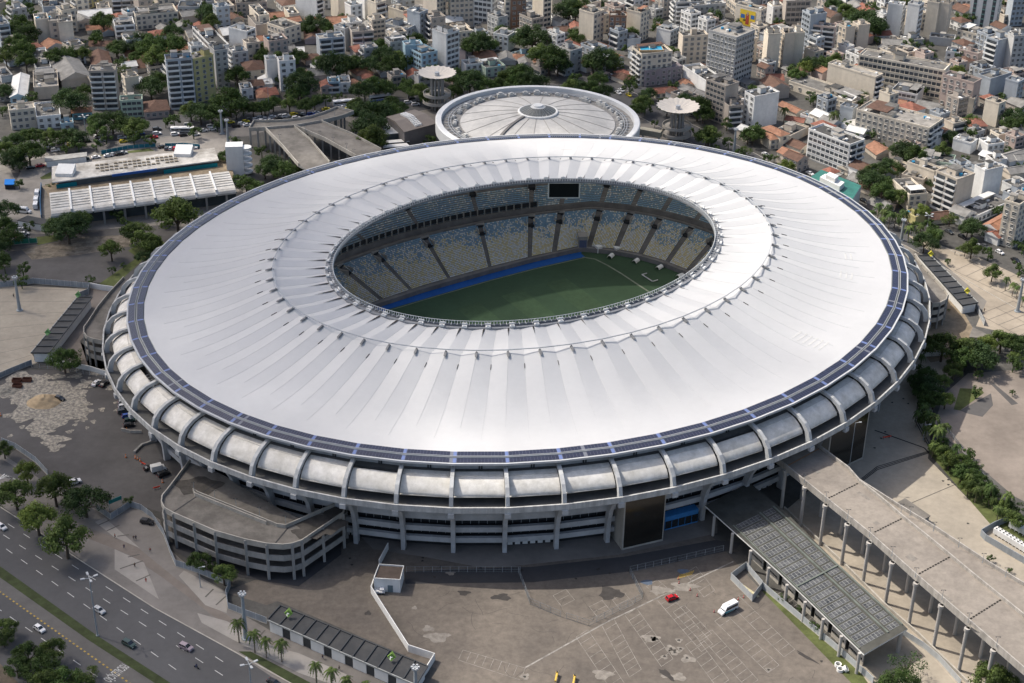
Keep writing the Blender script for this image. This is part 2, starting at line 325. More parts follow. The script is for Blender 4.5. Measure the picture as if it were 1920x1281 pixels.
# parking stall lines (south lot): stall rows run down-right, stalls cross them
b=MB(); sdv=(g(1312,1144.5)-g(1285,1162)).normalized()
def row(x0,y0,x1,y1,n,length=5.0,skip=()):
    A,B=g(x0,y0),g(x1,y1)
    strip(b,A,B,.12,.03)
    for k in range(n+1):
        if k in skip: continue
        P=A.lerp(B,k/n); strip(b,P,P+sdv*length,.12,.03)
    strip(b,A+sdv*length,B+sdv*length,.12,.03)
row(1172,1154,1240,1250,9); row(1128,1172,1180,1270,9,skip=(2,)); row(1231,1124,1315,1222,10,skip=(3,5)); row(1314,1195,1400,1290,9,skip=(1,))
row(1262,1148,1313,1202,5,skip=(4,)); row(1340,1165,1440,1262,10,skip=(2,3,4)); row(1365,1130,1470,1232,10,skip=(0,1,2,5)); row(1080,1195,1150,1300,8)
row(1285,1210,1345,1290,6); row(1450,1120,1560,1225,12,skip=()); row(1212,1100,1240,1124,3); row(1285,1075,1320,1120,4)
strip(b,g(985,1252),g(1135,1168),.5,.03); strip(b,g(1135,1168),g(1375,1053),.45,.03)
A,B=g(868,1219),g(985,1253)
for k in range(9): P=A.lerp(B,k/8); strip(b,P,P-g(868,1219)*0+ (g(860,1236)-g(868,1219)),.12,.03)
strip(b,A,B,.12,.03); strip(b,g(860,1238),g(975,1275),.12,.03)
for (x,y) in((1037,1117),(1105,1138),(1148,1125)):
    A=g(x,y);e1=(g(x+24,y-12)-A);e2=(g(x+16,y+20)-A)
    for k in(0,.5,1): strip(b,A+e2*k,A+e2*k+e1,.12,.03)
    strip(b,A,A+e2,.12,.03); strip(b,A+e1,A+e1+e2,.12,.03)
tag(b.build('parking_lines',lf),kind='structure')
# stains, patches, manholes
stain=mat('oil stain',(.055,.05,.047),.85,.3,.5); patch=mat('pale repair patch',(.25,.228,.2),.9,.35,.6)
def blob(b,x,y,r,asp=1,z=.04,mi=0,rz=0,n=18):
    c=g(x,y); ph=rnd.random()*6; vs=[]
    for i in range(n):
        a=2*math.pi*i/n; q=r*(1+.22*math.sin(3*a+ph)+.12*math.sin(5*a+2*ph)+.08*math.sin(9*a+ph)); X,Y=q*math.cos(a)*asp,q*math.sin(a)
        vs.append((c.x+X*math.cos(rz)-Y*math.sin(rz),c.y+X*math.sin(rz)+Y*math.cos(rz),z))
    b.add(vs,[tuple(range(n))],mi)
b=MB()
for x,y,r,a,rz in((1145,1113,3,1.2,0),(1512,1232,.6,6,-.75),(940,1120,1.5,2,0),(870,1112,1.2,1.5,0),(690,1150,1,1,0),(1250,1265,1.0,3,-.9)): blob(b,x,y,r,a,rz=rz,z=.045)
tag(b.build('oil_stains',stain),kind='structure')
b=MB()
for x,y,r,a in((1220,1197,1.6,1.6),(1228,1199,1,1),(1273,1201,1,1),(1257,1216,1.3,1.2),(1265,1223,1.3,1.2),(1276,1217,1,1),(1290,1236,1.6,1.3),(1246,1232,1,1),(1130,1265,2,1.4),(1248,1266,1.2,1.3),(1272,1270,1.6,1.4),(845,1075,1,1.4),(777,1140,.8,1),(803,1179,1.3,1.3),(820,1195,2.2,1.6),(1441,1256,.9,1),(984,1269,1.3,1),(1240,1107,1.8,2),(1283,1100,2,2)): blob(b,x,y,r,a,z=.042)
sand=mat('scattered sand',(.36,.325,.265),.95,.25,.9,c2=(.15,.142,.13),fine=.3)
tag(b.build('repair_patches',patch),kind='structure')
b=MB()
for i in range(90):
    a=rnd.random()*6.28; q=rnd.random()**.6*22; c=g(86,748); P=c+Vector((q*math.cos(a)*1.3,q*math.sin(a)*1.25,0)); x,y=px(P); blob(b,x,y,.5+rnd.random()*2.6*(1.1-q/26),1.4,z=.045+.0002*i,rz=rnd.random()*3,n=12)
for x,y,r in((85,750,8),(110,742,7),(60,735,7),(130,770,6),(95,790,5),(60,775,5),(40,720,7),(100,825,3.4),(105,840,2),(75,810,3)): blob(b,x,y,r,1.4,z=.07+.001*r+rnd.random()*.004,rz=rnd.random(),n=30)
tag(b.build('scattered_sand',sand),kind='stuff')
b=MB()
for x,y in((1222,1196),(1232,1199),(1273,1201),(1258,1216),(1265,1223),(1276,1217),(1288,1234),(1246,1231),(1441,1256),(984,1269),(1143,1075),(1120,1068),(660,1059),(656,1047),(792,1052),(793,1046),(815,1082),(826,1063),(901,1065),(977,1070),(1080,1085),(979,1069),(1123,1067),(1367,-1),(1768,902),(1778,900),(1786,905),(1778,909),(1673,755),(1694,748),(1703,757),(1660,810),(1652,822),(1640,840),(1815,982),(1540,1240),(640,1200),(720,1240)):
    if y>0: blob(b,x,y,.45,1,z=.05,n=10)
tag(b.build('manhole_covers',mat('manhole iron',(.04,.037,.034),.8,.2,1)),kind='structure')
b=MB()
for i in range(60):
    x=rnd.uniform(700,1560); y=rnd.uniform(1110,1280)
    if y<1110+(x-1400)*.0: continue
    a=rnd.random()*3.14; L=rnd.uniform(2,9); P=g(x,y)
    if x>1350 and y<1100+(x-1350)*.8: continue
    pp=P
    for s_ in range(4):
        q=pp+Vector((math.cos(a)*L/4,math.sin(a)*L/4,0)); strip(b,pp,q,.09,.026); a+=rnd.uniform(-.5,.5); pp=q
tag(b.build('asphalt_cracks',mat('crack tar',(.06,.056,.052),.9,.2,.5)),kind='structure')
# ================================================ the stadium
PHI=.522063
ST=empty('football_stadium','huge oval football stadium with white membrane ring roof and concrete ribs','stadium',(0,0,0),PHI)
A4,B4=158.8,136.4
def tk(k,off=4.2): th=R(6*k+off); return th+R(5.0)*math.cos(th)
def ell(a,b,t,d=0.0,z=0.0):
    x,y=a*math.cos(t),b*math.sin(t); nx,ny=b*math.cos(t),a*math.sin(t); L=math.hypot(nx,ny)
    return Vector((x+nx/L*d,y+ny/L*d,z))
def en(t,a=A4,b=B4):
    nx,ny=b*math.cos(t),a*math.sin(t); L=math.hypot(nx,ny); return Vector((nx/L,ny/L,0)),Vector((-ny/L,nx/L,0))
def O(t,d,z): return ell(A4,B4,t,d,z)
TK=[tk(k) for k in range(60)]+[tk(60)]
ribm=mat('rib concrete',(.50,.51,.51),.8,.3,.35,fine=.1,streak=True); 
vault=mat('vault concrete',(.69,.67,.63),.85,.32,.22,fine=.16,c2=(.54,.52,.47),orand=.05,spec=.1); parm=mat('parapet concrete',(.52,.52,.505),.8,.35,.5,fine=.12,streak=True)
facm=mat('facade concrete',(.46,.47,.48),.85,.25,.2,fine=.06); floorm=mat('promenade floor',(.13,.13,.125),.9,.35,.12,fine=.12)
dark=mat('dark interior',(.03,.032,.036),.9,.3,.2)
# membrane (PTFE ring): ridges at the axes, valleys between
memb=mat('white membrane',(.72,.725,.73),.62,.07,.035,spec=.25,fine=.03)
_n=memb.node_tree; _b=_n.nodes['Principled BSDF']; _t=_n.nodes.new('ShaderNodeBsdfTranslucent'); _t.inputs[0].default_value=(.75,.75,.72,1); _m=_n.nodes.new('ShaderNodeMixShader'); _m.inputs[0].default_value=.3
_n.links.new(_b.outputs[0],_m.inputs[1]); _n.links.new(_t.outputs[0],_m.inputs[2]); _n.links.new(_m.outputs[0],_n.nodes['Material Output'].inputs[0])
E2=(97.3,76.3,43.6); E3=(77.9,57.9,42.6)
def tri(u):      # 0 at ridge, 1 at valley
    v=abs(((u+.5)%1)-.5)*2; return v
NS=12; mb=MB(); rows=[]
rad=[i/22 for i in range(23)]+[1+i/10 for i in range(1,11)]
for s in rad:
    row=[]
    for k in range(60):
        for j in range(NS):
            u=j/NS; t=TK[k]+(TK[k+1]-TK[k])*u
            pa=O(t,-15.6,34.5)
            # polygonal outer chord
            c0,c1=O(TK[k],-15.6,34.5),O(TK[k+1],-15.6,34.5); ch=c0.lerp(c1,u)
            p2=ell(E2[0],E2[1],t,0,E2[2]); p3=ell(E3[0],E3[1],t,0,E3[2])
            if s<=1:
                base=(ch if s<.05 else ch.lerp(pa,min(1,s*3))).lerp(p2,s); z=34.5+(E2[2]-34.5)*s-2.2*math.sin(math.pi*s)*(1-.25*s)
                amp=.85*s**1.2
                sharp=.78
            else:
                q=s-1; base=p2.lerp(p3,q); z=E2[2]+(E3[2]-E2[2])*q-.35*math.sin(math.pi*q); amp=.85*(1-q)+.6*q
            v=tri(u); z-=amp*(v**1.15)
            row.append((base.x,base.y,z))
    rows.append(row)
N=60*NS; fs=[]
for i in range(len(rows)-1):
    for j in range(N): fs.append((i*N+j,i*N+(j+1)%N,(i+1)*N+(j+1)%N,(i+1)*N+j))
mb.add([p for r_ in rows for p in r_],fs)
m_o=mb.build('roof_membrane',memb,ST)
import bmesh
m_o.data.polygons.foreach_set('use_smooth',[True]*len(m_o.data.polygons))
try:
    m_o.data.set_sharp_from_angle(angle=R(7))
except Exception: pass
# seams, drain slots, grime patches sitting on the membrane
def mz(k,u,s):     # interpolate membrane rows
    i=min(range(len(rad)),key=lambda q:abs(rad[q]-s)); j=k*NS+int(round(u*NS)); return Vector(rows[i][j%N])
mb=MB()
for k in range(60):
    for (u,s0,s1,wd) in((.5,.12,.97,.045),(.0,.25,.97,.04),(.5,1.05,1.95,.04)):
        pr_=None
        for s in [q for q in rad if s0<=q<=s1]:
            p=mz(k,u,s)+Vector((0,0,.05))
            if pr_ is not None: mb.bar(pr_,p,wd,.04)
            pr_=p
mb.build('membrane_seams',mat('seam grey',(.60,.61,.62),.7,.2,.5),ST)
mb=MB()
for k in range(60):
    e,tt=en(TK[k])
    a=mz(k,0,2.0); c=mz(k,0,1.6); ks=.35+.65*max(0,-math.cos(TK[k])); c=a.lerp(c,.4+.6*ks); SH=[(q0,q1*ks) for q0,q1 in((0,.25),(.15,.45),(.35,.36),(.6,.18),(1,.02))]
    for (f0,w0),(f1,w1) in zip(SH,SH[1:]):
        P0=a.lerp(c,f0)+Vector((0,0,.14)); P1=a.lerp(c,f1)+Vector((0,0,.14)); mb.quad(P0-tt*w0,P0+tt*w0,P1+tt*w1,P1-tt*w1)
    P=mz(k,.5,.86); P2=mz(k,.5,.91); mb.bar(P+Vector((0,0,.15)),P2+Vector((0,0,.15)),.15,.2)
mb.build('membrane_openings',mat('opening dark',(.045,.04,.038),.9,.2,.5),ST)
grime=mat('membrane grime',(.6,.6,.58),.6,.15,.6)
mb=MB()
for (k_,u0,u1,ss) in ((48,.1,.85,(.18,.23,.27,.32,.36,.41)),(52,.2,.5,(.3,.35,.4)),(53,.55,.8,(.33,.38)),(8,.2,.5,(.35,))):
    for s in ss:
        i=min(range(len(rad)),key=lambda q:abs(rad[q]-s)); p0=mz(k_,u0,rad[i]);p1=mz(k_,u1,rad[i]); p0b=mz(k_,u0,rad[i]).lerp(mz(k_,u0,rad[i+1]),.35);p1b=mz(k_,u1,rad[i]).lerp(mz(k_,u1,rad[i+1]),.35)
        up_=Vector((0,0,.06)); n_=6
        for q in range(n_):
            mb.quad(*(P+up_ for P in(Vector(rows[i][(k_*NS+int(u0*NS)+q)%N]),Vector(rows[i][(k_*NS+int(u0*NS)+q+1)%N]),Vector(rows[i][(k_*NS+int(u0*NS)+q+1)%N]).lerp(Vector(rows[i+1][(k_*NS+int(u0*NS)+q+1)%N]),.3),Vector(rows[i][(k_*NS+int(u0*NS)+q)%N]).lerp(Vector(rows[i+1][(k_*NS+int(u0*NS)+q)%N]),.3)))) 
            if q/NS>(u1-u0): break
mb.build('membrane_grime',grime,ST)
# cable ring and mast heads
mb=MB()
for k in range(60):
    a=ell(E2[0],E2[1],TK[k],-.3,E2[2]+1.0); c=ell(E2[0],E2[1],TK[k+1],-.3,E2[2]+1.0); mb.bar(a,c,.28,.28)
mb.build('cable_ring',metal_l,ST)
headm=mat('mast head steel',(.2,.205,.21),.6,.2,.6)
hb=MB(); 
prof=[(-1.5,.15,.1),(-1.2,.45,.55),(-.2,.6,.9),(1.2,.65,.8),(2.6,.55,.45),(3.3,.2,.1)]
vs=[];
for x,wd,h in prof: vs+=[(x,-wd,0),(x,-wd*.6,h),(x,wd*.6,h),(x,wd,0)]
fs=[]
for i in range(len(prof)-1):
    for j in range(3): fs.append((i*4+j,i*4+j+1,(i+1)*4+j+1,(i+1)*4+j))
hb.add(vs,fs); hb.cyl((-.4,0,.5),.25,1.0,8)
h0=hb.build('mast_head',headm,ST)
for k in range(60):
    o=h0 if k==0 else h0.copy()
    if k: COL.objects.link(o)
    p=ell(E2[0],E2[1],TK[k],.3,E2[2]+.05); e,tt=en(TK[k],E2[0],E2[1]); o.location=p; o.rotation_euler=(0,R(6),math.atan2(e.y,e.x)); o.scale=(.68,.85,.5); o.parent=ST
# inner tension ring + catwalk with railing and fixtures
mb=MB(); NR=240
for k in range(NR):
    t0=2*math.pi*k/NR;t1=2*math.pi*(k+1)/NR
    for (d,z,w_,h_) in((-.3,42.3,.9,.9),(-2.6,42.4,.25,.8)):
        mb.bar(ell(E3[0],E3[1],t0,d,z),ell(E3[0],E3[1],t1,d,z),w_,h_)
    mb.quad(ell(E3[0],E3[1],t0,-.75,42.05),ell(E3[0],E3[1],t1,-.75,42.05),ell(E3[0],E3[1],t1,-2.5,42.05),ell(E3[0],E3[1],t0,-2.5,42.05))
mb.build('tension_ring',mat('ring steel',(.24,.25,.265),.5,.2,.5),ST)
mb=MB(); NP=420
for k in range(NP):
    t=2*math.pi*k/NP; a=ell(E3[0],E3[1],t,-2.6,42.5); c=ell(E3[0],E3[1],t,-2.6,44.0); mb.bar(a,c,.22,.22)
    mb.bar(c,ell(E3[0],E3[1],2*math.pi*(k+1)/NP,-2.6,44.0),.16,.16)
    if k%2==0: mb.bar(ell(E3[0],E3[1],t,-.8,43.3),ell(E3[0],E3[1],t,-2.6,43.3),.14,.14)
mb.build('catwalk_railing',mat('railing white',(.55,.57,.58),.5,.15,.5),ST)
fb=MB(); fb.box((0,0,.3),(1.0,1.7,.6)); fb.box((-.9,0,.9),(.25,1.9,.7)); fb.box((.4,0,.8),(.3,.9,.35))
f0=fb.build('floodlight',white,ST)
for k in range(60):
    o=f0 if k==0 else f0.copy()
    if k: COL.objects.link(o)
    t=TK[k]+.018; p=ell(E3[0],E3[1],t,-.3,42.8); e,tt=en(t,E3[0],E3[1]); o.location=p; o.rotation_euler=(0,0,math.atan2(e.y,e.x)); o.parent=ST
# solar ring: one bay per axis
solar=mat('solar cells',(.028,.032,.06),.22,.25,.4,spec=.6); cover=mat('lilac cover plate',(.14,.19,.38),.5,.12,.5); gut=mat('gutter metal',(.50,.51,.52),.45,.12,.5,metal=0); walkm=mat('walkway grating',(.2,.22,.21),.7,.2,.8)
frame=mat('panel frame',(.16,.17,.2),.4,.1,.5)
for k in range(60):
    mb=MB(); t0,t1=TK[k],TK[k+1]
    def Q(u,d,z): return O(t0,d,z).lerp(O(t1,d,z),u)
    rws=[(-10.1,-12.1,34.05,34.35),(-13.2,-15.3,34.5,34.62)]
    mb.add([Q(0,-9.6,33.95),Q(1,-9.6,33.95),Q(1,-15.8,34.45),Q(0,-15.8,34.45)],[(0,1,2,3)],3)
    mb.add([Q(0,-9.4,33.4),Q(1,-9.4,33.4),Q(1,-9.4,34.1),Q(0,-9.4,34.1)],[(0,1,2,3)],2)
    mb.add([Q(0,-9.4,34.1),Q(1,-9.4,34.1),Q(1,-9.95,34.1),Q(0,-9.95,34.1)],[(0,1,2,3)],2)
    mb.add([Q(0,-9.4,33.4),Q(1,-9.4,33.4),Q(1,-15.8,33.2),Q(0,-15.8,33.2)],[(0,1,2,3)],2)
    for zz in (-12.35,-13.0): mb.bar(Q(0,zz,34.5),Q(1,zz,34.5),.12,.35,2)
    np_=14
    for (d0_,d1_,z0,z1) in rws:
        mb.add([Q(0,d0_,z0+.06),Q(.065,d0_,z0+.06),Q(.065,d1_,z1+.06),Q(0,d1_,z1+.06)],[(0,1,2,3)],1)
        for j in range(np_):
            if (k*7+j*3)%61==0: continue
            u0=.075+(j)*(.925/np_); u1=u0+(.925/np_)*.93
            mb.add([Q(u0,d0_,z0+.1),Q(u1,d0_,z0+.1),Q(u1,d1_,z1+.1),Q(u0,d1_,z1+.1)],[(0,1,2,3)],0)
        mb.add([Q(.07,d0_+.05,z0+.04),Q(1,d0_+.05,z0+.04),Q(1,d1_-.05,z1+.04),Q(.07,d1_-.05,z1+.04)],[(0,1,2,3)],4)
    mb.build('solar_panel_bay',[solar,cover,gut,walkm,frame],ST)
# ribs, columns, vaults, parapet per bay
ribp=[(-.9,21.6),(-.7,24.5),(-1.6,27.2),(-3.6,29.4),(-6.6,31.0),(-10,31.8),(-13.5,32.1)]
ribi=[(-2.6,21.6),(-2.5,24.4),(-3.2,26.7),(-4.8,28.6),(-7.3,30.0),(-10.3,30.7),(-13.5,31.0)]
colo=[(-.6,22.2),(-3.2,20.6),(-6.0,17.5),(-8.2,13.5),(-9.5,9),(-9.9,4.5),(-10,0)]
coli=[(-5.5,22.2),(-7.0,20.0),(-9.0,16.8),(-10.8,13.0),(-11.8,9),(-12.1,4.5),(-12.2,0)]
def fin(mb,t,o_,i_,wd):
    e,tt=en(t); n=len(o_)
    L=[O(t,d,z)-tt*wd/2 for d,z in o_]+[O(t,d,z)-tt*wd/2 for d,z in i_]+[O(t,d,z)+tt*wd/2 for d,z in o_]+[O(t,d,z)+tt*wd/2 for d,z in i_]
    fs=[]
    for i in range(n-1): fs+=[(i,i+1,n+i+1,n+i),(2*n+i,3*n+i,3*n+i+1,2*n+i+1),(i,2*n+i,2*n+i+1,i+1),(n+i,n+i+1,3*n+i+1,3*n+i)]
    mb.add(L,fs)
for k in range(60):
    mb=MB(); fin(mb,TK[k],ribp,ribi,1.2); mb.build('roof_rib',ribm,ST)
    mb=MB(); fin(mb,TK[k],colo,coli,1.35); e,tt=en(TK[k]); mb.box(O(TK[k],-.2,21.5),(1.2,1.9,1.6),math.atan2(e.y,e.x)); mb.build('facade_column',facm,ST)
    # vault
    mb=MB(); t0,t1=TK[k],TK[k+1]
    def Q(u,d,z): return O(t0,d,z).lerp(O(t1,d,z),u)
    pv=[(-3.9,26.0),(-4.1,26.6),(-5.4,28.0),(-7.1,29.2),(-8.9,29.9),(-11.2,30.1)]
    full=(k%7 not in(2,))
    if not full: pv=pv[:-1]+[(-9.2,29.85)]
    pv2=pv[:-1]; pm=[]
    for (d0_,z0),(d1_,z1) in zip(pv2,pv2[1:]): pm+=[(d0_,z0),((d0_+d1_)/2-.0,(z0+z1)/2+.06)]
    pm.append(pv2[-1]); mb.add([p for d_,z_ in pm for p in(Q(.04,d_,z_),Q(.96,d_,z_))],[(2*i,2*i+1,2*i+3,2*i+2) for i in range(len(pm)-1)])
    (d0_,z0),(d1_,z1)=pv[-2:]; mb.quad(Q(.04,d0_,z0),Q(.96,d0_,z0),Q(.96,d1_,z1),Q(.04,d1_,z1))
    mb.quad(Q(.04,-4,25.6),Q(.96,-4,25.6),Q(.96,-8,25.7),Q(.04,-8,25.7)); mb.bar(Q(.04,-8.9,29.93),Q(.96,-8.9,29.93),.2,.12); mb.bar(Q(.04,-3.95,25.7),Q(.96,-3.95,25.7),.35,.35)
    vo=mb.build('gallery_vault',vault,ST,smooth=True)
    if not full:
        mb=MB()
        for j in range(6): P=Q(.14+.14*j,-10.6,27.4); mb.box(P,(1.7,2.2,1.6),PHI*0+math.atan2(en(t0)[1].y,en(t0)[1].x)); mb.cyl((P.x,P.y,28.2),.6,.25,8,1)
        mb.build('air_unit',[metal_l,dark],vo)
    mb=MB()
    for (d0_,z0,d1_,z1,mi) in((0,22.3,0,24.4,0),(0,24.4,-.5,24.4,0),(-.5,24.4,-.5,22.9,0),(-.5,22.9,-14,22.9,1),(0,22.3,-7,22.0,0),(-11.2,22.9,-11.2,29.7,1),(-11,29.7,-16,30.2,1)):
        mb.quad(Q(0,d0_,z0),Q(1,d0_,z0),Q(1,d1_,z1),Q(0,d1_,z1),mi)
    # inner wall under roof ring
    mb.quad(Q(0,-13,28),Q(1,-13,28),Q(1,-13,33.3),Q(0,-13,33.3),2)
    for u in(.5,.55): mb.bar(Q(u,-12.7,29.5),Q(u,-12.7,33.2),.3,.3,3)
    mb.build('parapet_bay',[parm,floorm,facm,metal_d],ST)
    mb=MB()
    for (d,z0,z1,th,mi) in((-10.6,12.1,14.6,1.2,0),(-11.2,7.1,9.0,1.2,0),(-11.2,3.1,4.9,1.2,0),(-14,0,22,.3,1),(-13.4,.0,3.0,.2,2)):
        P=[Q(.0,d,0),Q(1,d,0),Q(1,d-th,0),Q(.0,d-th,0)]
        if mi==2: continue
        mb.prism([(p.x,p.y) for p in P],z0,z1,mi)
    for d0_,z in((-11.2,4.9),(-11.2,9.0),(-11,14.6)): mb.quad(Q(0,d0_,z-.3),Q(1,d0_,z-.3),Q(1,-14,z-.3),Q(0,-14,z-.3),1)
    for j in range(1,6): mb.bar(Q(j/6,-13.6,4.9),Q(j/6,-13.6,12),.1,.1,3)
    if k%9 in(0,4):
        for j in range(6): mb.box(Q(.12+.15*j,-13.7,1.5),(1.6,.1,2.4),math.atan2(en(t0)[1].y,en(t0)[1].x),4)
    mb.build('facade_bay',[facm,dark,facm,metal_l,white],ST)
# lift tower with dark glass screen and the blue ticket front, near the right ramp
mb=MB()
def gz(x,y,z):
    p=g(x,y,z); c_,s_=math.cos(-PHI),math.sin(-PHI); return Vector((p.x*c_-p.y*s_,p.x*s_+p.y*c_,z))
a=gz(1166,1032,0);c=gz(1243,1014,0); nrm=(c-a).normalized(); nrm=Vector((-nrm.y,nrm.x,0))
mb.prism([(p.x,p.y) for p in(a,c,c+nrm*9,a+nrm*9)],0,21.5,0)
off=-nrm*.06
mb.quad(a+nrm*0+off+(c-a)*.03+Vector((0,0,.8)),c+off-(c-a)*.03+Vector((0,0,.8)),c+off-(c-a)*.03+Vector((0,0,21)),a+off+(c-a)*.03+Vector((0,0,21)),1)
mb.build('lift_tower',[concrete,mat('bronze glass',(.022,.02,.016),.12,.3,.15,spec=.8)],ST)
a=gz(1547,893,0);c=gz(1618,860,0); nrm=(c-a).normalized(); nrm=Vector((-nrm.y,nrm.x,0)); off=-nrm*.06
mb=MB(); mb.prism([(p.x,p.y) for p in(a,c,c+nrm*9,a+nrm*9)],0,21.5,0)
mb.quad(a+off+(c-a)*.03+Vector((0,0,.8)),c+off-(c-a)*.03+Vector((0,0,.8)),c+off-(c-a)*.03+Vector((0,0,21)),a+off+(c-a)*.03+Vector((0,0,21)),1)
mb.build('lift_tower',[concrete,MATS['bronze glass']],ST)
a=gz(1246,995,0);c=gz(1308,979,0); blue=mat('blue shopfront',(.05,.22,.5),.5,.2,1.2)
mb=MB(); d=(c-a); nn=Vector((-d.y,d.x,0)).normalized(); mb.prism([(p.x,p.y) for p in(a,c,c+nn*3,a+nn*3)],0,5.2,0)
for j in range(5): P=a+d*(.1+.2*j)-nn*.05; mb.box((P.x,P.y,2),(2.2,.08,2.9),math.atan2(d.y,d.x),1)
mb.build('shopfront',[blue,glass_d],ST)
# ------------------------------------------------ bowl
FZ=2.5
def lloc(p): c_,s_=math.cos(-PHI),math.sin(-PHI); return Vector((p.x*c_-p.y*s_,p.x*s_+p.y*c_,p.z))
FPT=[(88,0),(85.5,17.1),(81.1,29.8),(75.3,40.2),(68.3,48.3),(58.1,56.5),(35.3,56.9),(14.4,56.0),(-16.3,53.7),(-38.8,50.5),(-58,46.5),(-68,40),(-76,31),(-83,17),(-87,3)]
FTB=[(math.atan2(y,x),math.hypot(x,y)) for x,y in FPT]; FTB.append((math.pi,88.0))
FPV=[Vector((x,y,0)) for x,y in FPT]+[Vector((-88,0,0))]
def F(t):
    t=t%(2*math.pi); sg=1
    if t>=math.pi: t-=math.pi; sg=-1
    for i in range(len(FTB)-1):
        if FTB[i][0]<=t<=FTB[i+1][0]+1e-9:
            A_,B_=FPV[i],FPV[i+1]; d=Vector((math.cos(t),math.sin(t),0)); e=B_-A_
            k=(A_.x*e.y-A_.y*e.x)/(d.x*e.y-d.y*e.x); return d*k*sg
    return Vector((88*sg,0,0))
def OB(t):
    c_,s_=math.cos(t),math.sin(t); q=(abs(c_/141)**2+abs(s_/119)**2)**(-.5); return Vector((q*c_,q*s_,0))
def bowl(t,s,z): p=F(t).lerp(OB(t),s); p.z=z; return p
NB=360
pitchm=mat('pitch turf',(.045,.085,.045),.95,.25,.03,fine=.08)
mb=MB(); mb.add([(*F(2*math.pi*i/NB).xy,FZ) for i in range(NB)],[tuple(range(NB))]); mb.build('pitch',pitchm,ST)
mb=MB()
for i in range(-5,5,2):
    x0,x1=i*10.5,(i+1)*10.5; L=[(x0,-33),(x1,-33),(x1,36),(x0,36)]; mb.add([(a*math.cos(.05)-b_*math.sin(.05),a*math.sin(.05)+b_*math.cos(.05),FZ+.015) for a,b_ in L],[(0,1,2,3)])
mb.build('mowing_bands',mat('mown turf',(.055,.10,.05),.95,.25,.05,fine=.15),ST)
pts=[gz(x,y,FZ) for x,y in((700,600),(725,581),(820,553.5),(920,524.5),(1000,503.5),(1083,484.5),(1097,482),(1089,475))]
far=[]
t_a=math.atan2(pts[-1].y,pts[-1].x)
mb=MB(); L=[(p.x,p.y,FZ+.03) for p in pts]
tA=math.atan2(pts[-1].y,pts[-1].x); 
for i in range(40):
    t=tA+(math.pi*.98-tA)*i/39; p=F(t); L.append((p.x*.999,p.y*.999,FZ+.03))
mb.add(L,[tuple(range(len(L)))]); mb.build('blue_track',mat('blue track',(.01,.09,.33),.85,.15,.2),ST)
wl=mat('pitch white',(.55,.56,.55),.8,.2,.8); wl2=mat('worn turf line',(.2,.23,.17),.9,.3,.6)
mb=MB()
def pline(P,w_,z=FZ+.05,mi=0):
    P=[gz(x,y,z) for x,y in P]
    for a,c in zip(P,P[1:]): strip(mb,a,c,w_,z,mi)
pline([(1092,482),(1116,486),(1138,497),(1165,513),(1195,533),(1221,550)],.8,mi=1); pline([(730,582),(820,555),(920,526),(1000,505),(1083,486),(1097,483)],.5,mi=1)
mb.build('pitch_lines',[wl,wl2],ST)
mb=MB(); 
P=[gz(x,y,FZ) for x,y in((1213,514),(1203.5,516.5),(1223.5,529.5),(1233.5,526.5))]
for a,c in zip(P,P[1:]): mb.bar(a+Vector((0,0,.4)),c+Vector((0,0,.4)),.32,.32)
tag(mb.build('goal_frame',wl),'white goal frame lying flat on the pitch behind its end line','goal').matrix_world=Matrix.Rotation(PHI,4,'Z')
# terraces
terr=mat('terrace concrete',(.20,.19,.18),.9,.3,.2,fine=.1)
LOW=dict(s0=.03,s1=.33,z0=FZ+1.9,z1=15.2,n=27); UPP=dict(s0=.385,s1=.93,z0=17.8,z1=33.4,n=36)
for nm,D in(('lower_terrace',LOW),('upper_terrace',UPP)):
    mb=MB(); n=D['n']; prof=[]
    for i in range(n): 
        s=D['s0']+(D['s1']-D['s0'])*i/n; z=D['z0']+(D['z1']-D['z0'])*i/n; prof+=[(s,z),(D['s0']+(D['s1']-D['s0'])*(i+1)/n,z)]
    prof.insert(0,(D['s0'],D['z0']-1.9 if nm[0]=='l' else D['z0']-1.2))
    if nm[0]=='l': prof.insert(0,(0,FZ));prof[1]=(.0,FZ+1.9);prof.insert(2,(.03,FZ+1.9))
    NBB=240; vs=[bowl(2*math.pi*j/NBB,s,z) for s,z in prof for j in range(NBB)]
    fs=[(i*NBB+j,i*NBB+(j+1)%NBB,(i+1)*NBB+(j+1)%NBB,(i+1)*NBB+j) for i in range(len(prof)-1) for j in range(NBB)]
    mb.add(vs,fs); mb.build(nm,terr,ST)
mb=MB(); 
prof=[(.33,15.2),(.33,16.4),(.34,16.4),(.34,15.3),(.385,15.3),(.385,17.8)]
vs=[bowl(2*math.pi*j/NB,s,z) for s,z in prof for j in range(NB)]
mb.add(vs,[(i*NB+j,i*NB+(j+1)%NB,(i+1)*NB+(j+1)%NB,(i+1)*NB+j) for i in range(len(prof)-1) for j in range(NB)])
mb.build('concourse_ring',terr,ST)
